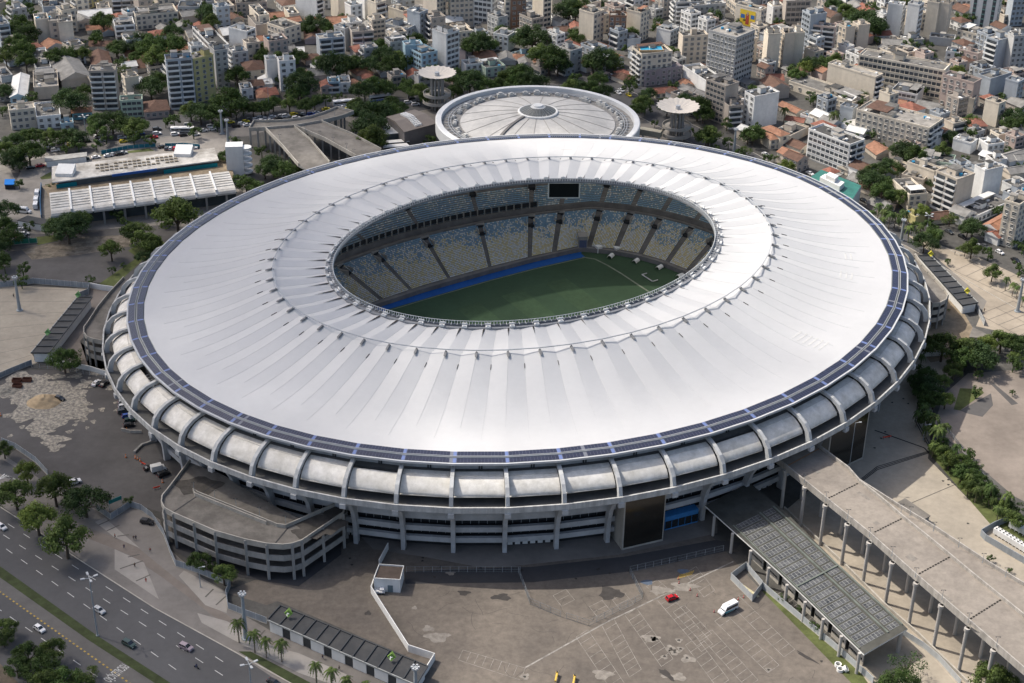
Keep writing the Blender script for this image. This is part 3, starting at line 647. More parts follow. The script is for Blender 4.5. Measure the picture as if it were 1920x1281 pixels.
# seats in blocks between the aisles, coloured per seat
AX=[717,772,843.6,920,993,1038.5,1098,1145,1189.6,1237.6,1275]; AY=[563,545,524,504,485,474.6,472,477,485,499,514]
at=sorted(math.atan2(*(lambda p:(p.y,p.x))(gz(x,y,FZ+1.9)))%(2*math.pi) for x,y in zip(AX,AY))
print('aisles',[round(math.degrees(a),1) for a in at])
st=at[0]; at=[at[0]-R(9*i) for i in range(6,0,-1)]+at; at=at+[at[-1]+R(7*i) for i in range(1,9)]
seatm=bpy.data.materials.new('seat plastic'); seatm.use_nodes=True
vc=seatm.node_tree.nodes.new('ShaderNodeVertexColor'); vc.layer_name='Col'; seatm.node_tree.links.new(vc.outputs[0],seatm.node_tree.nodes['Principled BSDF'].inputs['Base Color']); seatm.node_tree.nodes['Principled BSDF'].inputs['Roughness'].default_value=.5
CB,CY,CW,CG=(.24,.40,.53),(.74,.65,.38),(.74,.75,.72),(.42,.52,.54)
rs=random.Random(3)
from mathutils import noise as mnoise
def seats(t0,t1,D,upper):
    mb=MB(); cols=[]; n=D['n']
    for i in range(n):
        s=D['s0']+(D['s1']-D['s0'])*(i+.45)/n; z=D['z0']+(D['z1']-D['z0'])*i/n
        P0,P1=bowl(t0,s,z),bowl(t1,s,z); 
        m=max(4,int((P1-P0).length/.62)); q=i/n
        for j in range(m):
            u=(j+.5)/m; t=t0+(t1-t0)*u; P=bowl(t,s,z+.42)
            d=(F(t)-OB(t)).normalized(); tt=Vector((-d.y,d.x,0))*.24
            nv=.7*mnoise.noise(Vector((P.x*.12,P.y*.12,i*.12)))+1.0*(rs.random()-.5)
            if upper: c=CB if nv>-.1 else (CW if rs.random()<.35 else CG)
            else:
                lev=(q-.60)*1.3+nv*.65
                c=CB if lev>.12 else (CY if rs.random()<.62+.2*nv else CW)
                if rs.random()<.22: c=CW
            a=P-d*.22;bk=a+Vector((0,0,.38))
            mb.add([P-tt+d*.2,P+tt+d*.2,a+tt,a-tt,bk+tt,bk-tt],[(0,1,2,3),(3,2,4,5)]); cols+=[c]*8
    o=mb.build('seat_block',seatm,ST)
    ca=o.data.color_attributes.new('Col','FLOAT_COLOR','CORNER'); fl=[]
    for c in cols: fl+=[c[0],c[1],c[2],1]
    ca.data.foreach_set('color',fl)
    return o
for a_,b_ in zip(at,at[1:]):
    g1=1.1/85
    seats(a_+g1,b_-g1,LOW,False)
    # upper block split in two rows of blocks by a cross gangway
    DU=dict(UPP); D1=dict(s0=UPP['s0'],s1=UPP['s0']+(UPP['s1']-UPP['s0'])*.33,z0=UPP['z0'],z1=UPP['z0']+(UPP['z1']-UPP['z0'])*.33,n=11)
    D2=dict(s0=UPP['s0']+(UPP['s1']-UPP['s0'])*.38,s1=UPP['s0']+(UPP['s1']-UPP['s0'])*.85,z0=UPP['z0']+(UPP['z1']-UPP['z0'])*.38,z1=UPP['z0']+(UPP['z1']-UPP['z0'])*.85,n=16)
    seats(a_+g1*.8,b_-g1*.8,D1,True); seats(a_+g1*.8,b_-g1*.8,D2,True)
# vomitories at the top of the aisles
vm=mat('vomitory concrete',(.3,.29,.27),.85,.2,.4)
for i,a_ in enumerate(at[4:20]):
    d=(OB(a_)-F(a_)).normalized(); tt=Vector((-d.y,d.x,0))
    for (s,z,hh) in((.285,12.8,2.6),(.57,23.2,2.4)):
        mb=MB(); P=bowl(a_,s,z); w_=1.9
        mb.prism([(p.x,p.y) for p in(P-tt*w_-d*2.2,P-tt*(w_-.35)-d*2.2,P-tt*(w_-.35)+d*3.2,P-tt*w_+d*3.2)],z-1.5,z+hh*.8,0)
        mb.prism([(p.x,p.y) for p in(P+tt*w_-d*2.2,P+tt*(w_-.35)-d*2.2,P+tt*(w_-.35)+d*3.2,P+tt*w_+d*3.2)],z-1.5,z+hh*.8,0)
        mb.prism([(p.x,p.y) for p in(P-tt*w_+d*2.2,P+tt*w_+d*2.2,P+tt*w_+d*3.2,P-tt*w_+d*3.2)],z-1,z+hh+.6,0)
        mb.prism([(p.x,p.y) for p in(P-tt*(w_-.4)-d*1.8,P+tt*(w_-.4)-d*1.8,P+tt*(w_-.4)+d*2.16,P-tt*(w_-.4)+d*2.16)],z-1.4,z+.4,1,1)
        mb.prism([(p.x,p.y) for p in(P-tt*(w_-.4)+d*1.9,P+tt*(w_-.4)+d*1.9,P+tt*(w_-.4)+d*2.17,P-tt*(w_-.4)+d*2.17)],z,z+hh,1,1)
        mb.build('vomitory',[vm,dark],ST)
# box seats/glass fronts below the upper tier (left side), screen
mb=MB()
tL0,tL1=R(58),R(160)
for k in range(46):
    t=tL0+(tL1-tL0)*k/46; t2=tL0+(tL1-tL0)*(k+.85)/46
    a=bowl(t,.392,17.9);c=bowl(t2,.392,17.9)
    mb.add([a,c,c+Vector((0,0,2.4)),a+Vector((0,0,2.4))],[(0,1,2,3)],0)
    P=bowl(t-.004,.388,17.8); mb.bar(P,P+Vector((0,0,2.9)),.35,.35,1)
mb.build('box_windows',[dark,vm],ST)
def screen(pA,pB,y1,z):
    s=empty('video_screen',None,None,(0,0,0)); s.parent=ST
    a,c=gz(*pA,z),gz(*pB,z); d=(c-a).normalized(); n_=Vector((d.y,-d.x,0)); ht=y1
    m1=MB(); m1.prism([(p.x,p.y) for p in(a,c,c-n_*1.2,a-n_*1.2)],z,z+ht,0); m1.build('screen_frame',white,s)
    m1=MB(); i0=a+d*.5+n_*.05;i1=c-d*.5+n_*.05; m1.quad(i0+Vector((0,0,.5)),i1+Vector((0,0,.5)),i1+Vector((0,0,ht-.5)),i0+Vector((0,0,ht-.5))); m1.build('screen_panel',mat('screen black',(.008,.01,.016),.3,.1,1),s)
screen((1027,372),(1087,372),7.2,30.5)
# small field gate roofs and the gate on the far corner
for (x,y) in((1145,483),(1192,492),(1236,504),(1275,520)):
    mb=MB(); p=gz(x,y,FZ); r_=math.atan2(p.y,p.x)
    for i in range(6):
        a0=math.pi*i/6;a1=math.pi*(i+1)/6
        e=Vector((math.cos(r_),math.sin(r_),0));t_=Vector((-e.y,e.x,0))
        q=lambda a_,l: p+t_*1.1*math.cos(a_)+e*l*.55+Vector((0,0,.4+1.1*math.sin(a_)))
        mb.quad(q(a0,-3),q(a1,-3),q(a1,3),q(a0,3))
    mb.build('tunnel_cover',white,ST)
mb=MB(); a=gz(1084,472,FZ);c=gz(1101,472,FZ); d=(c-a); n_=Vector((-d.y,d.x,0)).normalized()
mb.prism([(p.x,p.y) for p in(a,c,c+n_*5,a+n_*5)],FZ,FZ+7,0); mb.quad(a-n_*.05+d*.1+Vector((0,0,.3)),c-n_*.05-d*.1+Vector((0,0,.3)),c-n_*.05-d*.1+Vector((0,0,5.4)),a-n_*.05+d*.1+Vector((0,0,5.4)),1)
mb.build('player_gate',[vm,mat('gate blue grey',(.1,.12,.2),.7,.2,1)],ST)
mb=MB()
for (x,y) in((1122,472),(1156,474)):
    p=gz(x,y,FZ); mb.box((p.x,p.y,FZ+1.4),(2.4,2.6,2.8)); 
mb.build('pitch_cabin',white,ST)
# ================================================ large neighbours
# round arena
AC=Vector((3.2,187.0,0)); RA,RB=49.3,46.0
AR=empty('round_arena','low round arena with pale dome roof, skylight crown and white rim, behind the stadium','arena',AC)
def ae(t,d,z): 
    return Vector(((RA+d)*math.cos(t),(RB+d)*math.sin(t),z))
def ringmesh(prof,n=120,f=ae):
    mb=MB(); vs=[f(2*math.pi*j/n,d,z) for d,z in prof for j in range(n)]
    mb.add(vs,[(i*n+j,i*n+(j+1)%n,(i+1)*n+(j+1)%n,(i+1)*n+j) for i in range(len(prof)-1) for j in range(n)]); return mb
rimw=mat('arena rim white',(.60,.61,.61),.6,.12,.1,fine=.04); domem=mat('dome concrete',(.50,.49,.465),.8,.22,.08,fine=.1,c2=(.38,.375,.36))
ringmesh([(-9,8),(-1.5,12.5),(0,13.5),(0,19),(-.4,19.3),(-2.8,19.3),(-3.0,17.2)]).build('rim_wall',rimw,AR,smooth=False)
ringmesh([(-3.0,17.2),(-12.2,17.2)]).build('service_gutter',mat('gutter concrete',(.27,.265,.255),.9,.4,.4,fine=.3),AR)
prof=[(-11.9,17.25),(-12,17.6)]
for i in range(13): q=i/12; prof.append((-12-(RA-12-1)*q,17.6+5.4*math.sin(q*math.pi/2)))
def ad(t,d,z):
    k=(RA+d)/RA; return Vector((RA*k*math.cos(t),RB*k*math.sin(t),z))
ringmesh(prof,120,ad).build('dome_roof',domem,AR,smooth=True)
mb=MB()
for k in range(18):
    t=2*math.pi*k/18+.1; pr_=None
    for i in range(9):
        q=i/8*.8; P=ad(t,-12-(RA-13)*q,17.72+5.4*math.sin(q*math.pi/2))
        if pr_ is not None: mb.bar(pr_,P,.14,.12)
        pr_=P
mb.build('dome_joints',mat('joint dark',(.30,.29,.275),.9,.2,.5),AR)
mb=MB(); t=R(238); pr_=None
for i in range(12):
    q=i/11*.78; P=ad(t-.25*q,-12-(RA-13)*q,18.0+5.4*math.sin(q*math.pi/2))
    if pr_ is not None: mb.bar(pr_,P,1.3,.5)
    pr_=P
mb.build('roof_catwalk',mat('catwalk grey',(.16,.155,.15),.8,.2,.6),AR)
lan=empty('skylight_crown',None,None,(0,0,-.6)); lan.parent=AR
ringmesh([(-39.6,22.8),(-39.6,24),(-40.2,24.3),(-40.8,24.1)],48,ad).build('crown_rim',white,lan)
mb=MB()
for k in range(24):
    t0=2*math.pi*(k+.08)/24;t1=2*math.pi*(k+.92)/24
    mb.quad(ad(t0,-40.6,24.2),ad(t1,-40.6,24.2),ad(t1,-45.6,26.2),ad(t0,-45.6,26.2))
    mb.quad(ad(t0,-45.0,25.9),ad(t1,-45.0,25.9),ad(t1,-46.8,26.6),ad(t0,-46.8,26.6),1)
mb.cyl((0,0,26.2),2.7,.9,20,1,2.3); mb.cyl((0,0,24.0),9,.1,24,1,9)
mb.build('crown_glazing',[mat('skylight grey',(.13,.14,.14),.4,.2,.8),rimw],lan)
mb=MB()
ru=MB(); ru.box((0,0,.8),(3.2,2.2,1.6)); ru.box((0,0,1.9),(1.8,1.4,.7)); ru.box((-2.4,.4,.5),(1.2,1.6,.9)); ru.box((0,-1.9,.3),(4.2,.5,.5),0,1)
u0=ru.build('roof_unit',[mat('unit pale',(.5,.5,.48),.7,.2,.5),mat('duct grey',(.28,.28,.27),.6,.3,.5)],AR); 
for k in range(44):
    o=u0 if k==0 else u0.copy()
    if k: COL.objects.link(o)
    t=2*math.pi*(k+rnd.random()*.6)/44; o.location=ad(t,-9.6+rnd.random()*1.5,17.2); o.rotation_euler=(0,0,t+math.pi/2+rnd.uniform(-.2,.2)); q=rnd.uniform(.6,1.05); o.scale=(q,q,q); o.parent=AR
mb=MB()
for d in(-6.2,-7.4):
    for k in range(90): mb.bar(ad(2*math.pi*k/90,d,18.0),ad(2*math.pi*(k+1)/90,d,18.0),.25,.3)
for k in range(72): mb.bar(ad(2*math.pi*k/72,-4.8,17.6),ad(2*math.pi*k/72,-7.4,17.6),.3,.3)
mb.build('rim_pipes',metal_l,AR)
for k in range(40):
    t=2*math.pi*k/40; mb=MB(); mb.bar(ae(t,-1.2,12.6),ae(t,-7.5,0),.8,1.6); mb.build('raking_leg',rimw,AR)
ringmesh([(-9,0),(-9,8.4),(-6,8.4)]).build('arena_wall',mat('arena wall',(.3,.3,.29),.8,.3,.2),AR)
# canopy towers
def canopy_tower(x,y,rx,ytop,look,sunny,hh):
    p=g(x,y,0); T=empty('canopy_tower',look,'tower',(p.x,p.y,0))
    z0=hh; n=20; m_=mat('canopy membrane',(.62,.57,.5),.7,.08,.2)
    mb=MB(); rr=[0,.12,.35,.65,.85,1.0]; vs=[]
    for i,q in enumerate(rr):
        for j in range(2*n):
            t=2*math.pi*j/(2*n); r_=rx*q*(1-(.09*q**3 if j%2 else 0)); vs.append((r_*math.cos(t),r_*math.sin(t),z0-.5*(1-q)+1.6*q**1.5-(.28*q if j%2 else 0)+(1.3 if i==0 else 0)))
    mb.add(vs,[(i*2*n+j,i*2*n+(j+1)%(2*n),(i+1)*2*n+(j+1)%(2*n),(i+1)*2*n+j) for i in range(len(rr)-1) for j in range(2*n)])
    mb.build('canopy',m_,T)
    mb=MB()
    for j in range(n): 
        t=2*math.pi*j/n; mb.bar((1.2*math.cos(t),1.2*math.sin(t),z0-1.4),(rx*math.cos(t),rx*math.sin(t),z0+.9),.12,.18)
    mb.cyl((0,0,z0-2.3),1.2,3.8,10); mb.build('canopy_frame',metal_l,T)
    for j in range(10):
        t=2*math.pi*j/10; mb=MB(); mb.cyl((3.0*math.cos(t),3.0*math.sin(t),0),.5,z0-2,8); mb.build('column',conc_g,T)
    for zz,r_ in((4.2,7.6),(8.2,7.2)):
        mb=MB(); n2=40
        for j in range(n2):
            t0=2*math.pi*j/n2;t1=2*math.pi*(j+1)/n2
            q=lambda t_,r2,z_:(r2*math.cos(t_),r2*math.sin(t_),z_)
            mb.quad(q(t0,4,zz),q(t1,4,zz),q(t1,r_,zz),q(t0,r_,zz)); mb.quad(q(t0,r_,zz-.4),q(t1,r_,zz-.4),q(t1,r_,zz+1.1),q(t0,r_,zz+1.1)); mb.quad(q(t0,r_-.25,zz),q(t1,r_-.25,zz),q(t1,r_-.25,zz+1.1),q(t0,r_-.25,zz+1.1)); mb.quad(q(t0,r_,zz+1.1),q(t1,r_,zz+1.1),q(t1,r_-.25,zz+1.1),q(t0,r_-.25,zz+1.1))
        mb.build('spiral_walkway',concrete,T)
    return T
canopy_tower(820,204,10.2,0,'pale umbrella-roofed tower with round column cluster left of the domed arena',0,18.5)
canopy_tower(1267,265,11,0,'cream umbrella-roofed spiral tower beside the avenue right of the domed arena',1,17.5)
# footbridge from arena to right tower
mb=MB(); a=g(1200,245,5.5);c=g(1240,252,5.5); mb.bar(a,c,3.6,3.0); 
o=tag(mb.build('footbridge',mat('footbridge sheet',(.45,.42,.33),.6,.3,.6)),'short covered footbridge joining the round arena to the cream umbrella tower','bridge')
for q in(.15,.9):
    P=a.lerp(c,q); m1=MB(); m1.cyl((P.x,P.y,0),.5,4,8); m1.build('pier',white,o)
# ------------------------------------------------ ramps
def polyz(pts,z): return [(lambda p:(p.x,p.y))(g(x,y,z)) for x,y in pts]
def deck(par,pts,z,th=.9,pm=None,wallh=1.1,skip=()):
    P=polyz(pts,z); zz=z if not isinstance(z,list) else 0
    mb=MB(); mb.prism(P,z-th,z,0,1); mb.build('deck',[conc_g,conc_d],par)
    mb=MB(); n=len(P)
    segs=[];cur=[P[0]]
    for i in range(n):
        if i in skip:
            if len(cur)>1: segs.append(cur)
            cur=[P[(i+1)%n]]
        else: cur.append(P[(i+1)%n])
    if len(cur)>1: segs.append(cur)
    for s in segs: mb.wall([(x,y) for x,y in s],wallh+th+.02,.35,z-th-.01)
    mb.build('deck_parapet',pm or concrete,par)
    return P
# car ramp at front left of the stadium: three levels
CRP=[(356,867),(313,924),(305,933),(303,945),(309,957),(325,966),(403,1000),(460,1016),(500,1024),(530,1026),(548,1024),(566,1018),(643,966),(648,948),(560,972),(480,930),(420,893)]
c0_=g(450,960,13)
cr=empty('spiral_car_ramp','three-level weathered concrete car ramp with rounded corners at front left of stadium','ramp',(0,0,0))
P=None
for z in(12.6,8.2,3.9):
    pts=polyz(CRP,12.6); mb=MB(); mb.prism(pts,z-.8,z,0,1); mb.build('deck',[conc_g,conc_d],cr)
    mb=MB(); mb.wall(pts[:14],2.0,.35,z-.81); mb.build('deck_parapet',concrete if z>12 else conc_g,cr)
P=polyz(CRP,12.6)
for i,(x,y) in enumerate(P[:14]):
    nxt=P[i+1]; L=math.hypot(nxt[0]-x,nxt[1]-y); n=max(1,round(L/9.5)) if L>5 else 1
    if L<=5 and i%2: continue
    for k in range(n):
        q=k/n; m1=MB(); m1.box((x+(nxt[0]-x)*q,y+(nxt[1]-y)*q,6.6),(.85,.85,13.2),.3); m1.build('ramp_column',conc_g,cr)
mb=MB(); mb.wall([(p.x,p.y) for p in(g(x,y,12.6) for x,y in((627,950),(536,990),(520,988),(372,928),(362,922),(366,930),(500,984)))],1.3,.35,12.6)
mb.build('dividing_wall',concrete,cr)
mb=MB(); strip(mb,g(326,960,12.6),g(408,905,12.6),.5,12.64); strip(mb,g(512,1024,12.6),g(540,990,12.6),.5,12.64); mb.build('expansion_joint',asph_dark,cr)
mb=MB(); P0=g(375,905,12.6)
for (x,y,r,a_) in((372,912,5,1.5),(600,985,5,1.6),(580,1000,3,1.8),(625,962,3,1.3)):
    c=g(x,y,12.6); vs=[(c.x+r*a_*(1+.2*math.sin(3*q*.35))*math.cos(q*.35),c.y+r*(1+.2*math.sin(5*q*.35))*math.sin(q*.35),12.63+.002*x/100) for q in range(18)]; mb=MB(); mb.add(vs,[tuple(range(18))]); mb.build('deck_stain',mat('deck soot',(.085,.078,.07),.9,.4,.3,fine=.2),cr)
mb=MB(); mb.add([(*(g(x,y,0)).xy,.1) for x,y in((310,960),(320,1030),(400,1075),(560,1100),(640,1040),(640,960),(420,900),(356,880))],[tuple(range(8))]); mb.build('ramp_floor',asph_dark,cr)
# small left and right ramps
def side_ramp(pts,zt,look,levels=3,skip=()):
    r_=empty('side_ramp',look,'ramp',(0,0,0)); P=polyz(pts,zt)
    for i in range(levels):
        z=zt-i*zt/levels*.98; mb=MB(); mb.prism(P,z-.6,z,0,1); mb.build('deck',[conc_g,conc_d],r_); mb=MB(); mb.wall(P[:-1],1.9,.3,z-.61); mb.build('deck_parapet',concrete,r_)
    for i in range(0,len(P)-1):
        a=P[i];c=P[i+1]; L=math.hypot(a[0]-c[0],a[1]-c[1]); n=max(1,round(L/8))
        for k in range(n): q=k/n; m1=MB(); m1.cyl((a[0]+(c[0]-a[0])*q,a[1]+(c[1]-a[1])*q,0),.4,zt+.6,8); m1.build('ramp_column',conc_g,r_)
side_ramp([(232,524),(205,553),(183,580),(166,607),(158,618),(158,628),(164,636),(175,640),(205,646),(212,600),(225,555),(240,530)],11,'small curved brown concrete ramp hugging the left side of the stadium')
side_ramp([(1715,480),(1728,499),(1752,525),(1770,545),(1777,556),(1773,566),(1762,572),(1748,574),(1738,560),(1725,520)],10.5,'small curved concrete ramp hugging the right side of the stadium')
# far left monumental ramp
fr=empty('twin_lane_ramp','long grey concrete access ramp with two lanes leading behind the stadium at far left','ramp',(0,0,0))
deck(fr,[(467,243),(476,229),(500,229),(530,228),(560,225),(582,221),(602,215),(618,209),(632,203),(663,211),(640,220),(602,229),(552,238),(498,242)],10)
deck(fr,[(498,242),(551,238),(580,262),(618,306),(600,330),(560,310),(530,275)],9.96,skip=(0,3,4))
deck(fr,[(553,237.5),(602,229),(660,253),(715,282),(690,305),(667,294),(610,262)],9.93,skip=(0,3,4))
for pp in([(469,244),(497,243),(524,272),(552,305)],[(556,240),(580,266),(600,288),(618,307)],[(562,242),(590,255),(620,270),(667,294)],[(605,230),(630,223),(661,213)],[(628,222),(650,215)]):
    for a_,c_ in zip(pp,pp[1:]):
        A,B=g(*a_,9),g(*c_,9); n=max(2,int((B-A).length/6))
        for k in range(n): q=A.lerp(B,k/n); m1=MB(); m1.box((q.x,q.y,4.6),(.8,.8,9.1)); m1.build('ramp_column',conc_g,fr)
# right monumental ramp: main deck plus narrower side lane
rr_=empty('pedestrian_ramp','wide concrete access ramp on tall round columns, joined to the stadium at right','ramp',(0,0,0))
ZR=16.5
Ledge=[(1452,858),(1478,880),(1548,937),(1630,1003),(1716,1080),(1814,1165),(1914,1252),(1990,1318)]
Redge=[(1520,828),(1590,880),(1612,905),(1650,935),(1692,971),(1760,1026),(1820,1076),(1920,1157),(2000,1225)]
R2=[(1612,905),(1680,948),(1760,997),(1855,1060),(1930,1105),(2000,1150)]
mb=MB(); P=polyz(Ledge+Redge[::-1],ZR); mb.prism(P,ZR-1.2,ZR,0,1); mb.build('deck',[conc_g,mat('ramp deck',(.27,.24,.205),.92,.28,.05,fine=.2,c2=(.205,.182,.158))],rr_)
mb=MB(); P=polyz(R2+Redge[:1:-1],ZR-.6); mb.prism(P,ZR-1.6,ZR-.6,0,1); mb.build('deck',[conc_g,MATS['ramp deck']],rr_)
mb=MB(); mb.wall(polyz(Ledge,ZR),2.4,.4,ZR-1.3); mb.build('deck_parapet',mat('pale parapet',(.40,.375,.34),.85,.35,.6,fine=.12,streak=True),rr_)
mb=MB(); mb.wall(polyz(Redge,ZR),2.3,.45,ZR-1.25); mb.build('deck_parapet',MATS['pale parapet'],rr_)
mb=MB(); mb.wall(polyz(R2,ZR-.6),2.3,.4,ZR-1.7); mb.build('deck_parapet',MATS['pale parapet'],rr_)
joints=[((1476,874),(1535,842)),((1548,937),(1610,906)),((1630,1003),(1692,972)),((1718,1079),(1782,1044)),((1814,1164),(1878,1124))]
mb=MB()
for i,(a_,c_) in enumerate(joints):
    A,B=g(*a_,ZR),g(*c_,ZR)
    if i==0: strip(mb,A,B,.35,ZR+.03,1); continue
    for k in range(13): strip(mb,A.lerp(B,k/13),A.lerp(B,(k+.72)/13),.55,ZR+.03)
mb.build('expansion_joint',[mat('joint void',(.02,.018,.016),.9,.2,1),mat('orange joint',(.4,.2,.08),.8,.2,1)],rr_)
mb=MB()
for (x,y,w_,l_) in((1512,895,3,1.6),(1530,884,2.6,1.4),(1709,1046,3,2.4),(1643,981,1.5,1.5),(1636,999,2,1),(1770,1120,5,2),(1835,1180,6,2),(1620,930,5,1.3)):
    c=g(x,y,ZR); mb=MB(); mb.box((c.x,c.y,ZR+.02),(w_,l_,.03),-.9); mb.build('deck_patch',conc_d if y<900 else patch,rr_)
cols=[(1463,958),(1500,991),(1538,1026),(1577.5,1061.7),(1617,1096),(1658,1142),(1703.5,1193),(1749,1234),(1798,1290),(1846,1335)]
top=[(1473,884),(1509,916),(1547,950),(1588,986),(1629,1020),(1672,1058),(1717,1096),(1764,1138),(1813,1181),(1862,1222)]
for i,(x,y) in enumerate(top):
    A=g(x,y,ZR-1.6); A=A+ (g(x+8,y-5,ZR)-g(x,y,ZR))*.0
    zb=0
    m1=MB(); m1.cyl((A.x,A.y,zb),.56,ZR-1.2-zb,14); m1.cyl((A.x,A.y,ZR-1.9),.85,.9,14); m1.build('ramp_column',mat('column paint',(.43,.41,.38),.8,.2,.4,fine=.08,streak=True),rr_,smooth=False)
    B=A+ (g(1610,906,ZR)-g(1548,937,ZR))*.62; m1=MB(); m1.cyl((B.x,B.y,zb),.56,ZR-1.2-zb,12); m1.build('ramp_column',MATS['column paint'],rr_)
    m1=MB(); m1.bar((A.x,A.y,ZR-1.5),(B.x+(B.x-A.x)*.5,B.y+(B.y-A.y)*.5,ZR-1.5),1.2,1.0); m1.build('cross_beam',conc_g,rr_)
# retaining wall line at column feet
def wallthing(name,pts,h,t,m,label,cat,z=0,group=None):
    mb=MB(); P=[g(x,y,z) for x,y in pts]; mb.wall([(p.x,p.y) for p in P],h,t,z); o=mb.build(name,m); tag(o,label,cat,group); return o
wallthing('retaining_wall',[(1470,955),(1505,988),(1580,1058),(1660,1138),(1720,1190),(1800,1268),(1850,1318)],1.1,.5,concrete,'low concrete retaining wall along the feet of the tall ramp columns','wall')
# ------------------------------------------------ solar roof building (bottom right)
sb=empty('solar_canopy','long low building with stained roof of dark glass panels beside the tall ramp','building',(0,0,0))
ZS=8.0
roofP=[(1322,948),(1460,1072),(1540,1149),(1620,1227),(1702,1179),(1640,1120),(1576,1063),(1470,957),(1405,905),(1385,915)]
P=polyz(roofP,ZS); mb=MB(); mb.prism(P,ZS-.5,ZS,0,1); mb.build('roof',[white,mat('mossy roof',(.08,.08,.07),.9,.4,.15,fine=.15)],sb)
trim=mat('verdigris trim',(.15,.17,.15),.7,.35,.3)
Lq=lambda u:g(1375+(1612-1375)*u,986+(1216-986)*u,ZS); Rq=lambda u:g(1450+(1692-1450)*u,950+(1172-950)*u,ZS)
cell=mat('sooty glass panel',(.035,.037,.04),.35,.6,.35,c2=(.12,.12,.12),spec=.4); bars=mat('panel bars grey',(.30,.31,.30),.6,.3,.5)
nb=22
for i in range(nb):
    for (va,vb,n2) in((.04,.60,7),(.72,.95,3)):
        u0,u1=(i+.1)/nb,(i+.86)/nb
        q=lambda u,v,dz:(lambda p:Vector((p.x,p.y,ZS+dz)))(Lq(u).lerp(Rq(u),v))
        mb=MB(); mb.quad(q(u0,va,.06),q(u0,vb,.06),q(u1,vb,.06),q(u1,va,.06),0)
        for j in range(n2):
            for h_ in(0,1):
                ua,ub=(u0+(u1-u0)*(.06+.47*h_)),(u0+(u1-u0)*(.47+.47*h_)); v0,v1=va+(vb-va)*(j+.07)/n2,va+(vb-va)*(j+.93)/n2
                mb.quad(q(ua,v0,.1),q(ua,v1,.1),q(ub,v1,.1),q(ub,v0,.1),1)
        mb.build('roof_panel',[bars,cell],sb)
mb=MB(); 
for v in(0,.66,1.0): mb.bar(Lq(0).lerp(Rq(0),v)+Vector((0,0,.15)),Lq(1).lerp(Rq(1),v)+Vector((0,0,.15)),.55 if v else .35,.3)
for u in(.5,): mb.bar(Lq(u)+Vector((0,0,.2)),Rq(u)+Vector((0,0,.2)),.6,.35)
mb.build('roof_trim',trim,sb)
for i in range(9):
    p=g(1340+(1612-1340)*i/8,966+(1222-966)*i/8,ZS); m1=MB(); m1.cyl((p.x,p.y,0),.5,ZS-.5,12); m1.build('column',MATS['column paint'],sb)
p=g(1690,1182,ZS);m1=MB(); m1.cyl((p.x,p.y,0),.7,ZS-.5,12); m1.build('column',MATS['column paint'],sb); 
P0,P1=g(1400,1008,ZS),g(1618,1216,ZS); off=Vector((1.6,1.0,0)); mb=MB()
for i in range(7):
    a=P0.lerp(P1,i/7+.015)+off;c=P0.lerp(P1,(i+1)/7-.015)+off; d_=(c-a).normalized(); mb.bar((a.x,a.y,2.9),(c.x,c.y,2.9),.3,5.8,0)
    nrm_=Vector((-d_.y,d_.x,0)); nrm_=nrm_ if nrm_.x<0 else -nrm_
    for j in range(9): q=a.lerp(c,(j+.7)/10)+nrm_*.16; mb.box((q.x,q.y,2.2),(.5,.06,.7),math.atan2(d_.y,d_.x),1)
mb.build('side_wall',[mat('cream wall',(.46,.43,.38),.8,.2,.3,fine=.06,streak=True),glass_d],sb)
wallthing('upstand_wall',[(1345,962),(1300,920)],4,.4,concrete,'short concrete wall where the glass roofed building meets the stadium','wall')
# ------------------------------------------------ left station halls
def facade_hall(name,corn,z,look,wm,rm,rib=None):
    t=empty(name,look,'building',(0,0,0)); P=polyz(corn,z); mb=MB(); mb.prism(P,z-.5,z,0,1); mb.build('roof',[white,rm],t)
    c=Vector((sum(p[0] for p in P)/4,sum(p[1] for p in P)/4)); Q_=[tuple(c+(Vector(p)-c)*.93) for p in P]
    mb=MB(); mb.prism(Q_,0,z-.5,0); mb.build('wall',wm,t); return t,P,Q_
roofst=mat('stained white roof',(.58,.56,.52),.85,.4,.12,fine=.15,c2=(.27,.25,.22)); teal=mat('teal stripe',(.0,.2,.25),.6,.2,.5)
t,P,Q_=facade_hall('station_hall',[(98,342),(410,300),(402,277),(97,312)],6.5,'flat white-roofed hall with rows of skylight bumps beside the avenue at left',mat('hall wall',(.1,.12,.13),.7,.3,.3),roofst)
A,B,C_,D=[Vector((*p,6.5)) for p in P] if True else 0
def hq(u,v,z): 
    a=A.lerp(B,u);d=D.lerp(C_,u); p=a.lerp(d,v); return Vector((p.x,p.y,z))
ids=polyz([(98,342),(410,300),(402,277),(97,312)],6.5); A,B,C_,D=[Vector((*p,0)) for p in ids]
for i in range(18):
    for j in range(3):
        if (i*5+j*3)%7==0: continue
        m1=MB(); p=hq(.27+.028*i,.3+.2*j,6.5); m1.box((p.x,p.y,6.8),(1.5,1.1,.5),.13); m1.build('skylight',mat('skylight beige',(.3,.26,.2),.8,.4,.5),t)
mb=MB(); mb.bar(hq(.35,-.01,5.9),hq(.62,-.01,5.9),.3,1.2,0); mb.bar(hq(.66,-.0,4.0),hq(.99,-.0,4.0),.3,2.2,1); mb.bar(hq(.02,0,4.0),hq(.14,0,4.0),.3,2.2,1)
mb.build('fascia_stripe',[mat('blue fascia',(.03,.12,.42),.6,.2,.5),teal],t)
for u,v in((.08,.4),(.80,.75)):
    m1=MB(); p=hq(u,v,6.5); m1.prism([(p.x-4,p.y-3),(p.x+4,p.y-3),(p.x+4,p.y+4),(p.x-4,p.y+4)],6.5,[8,8,10,10],0)
    m1.build('roof_monitor',white,t)
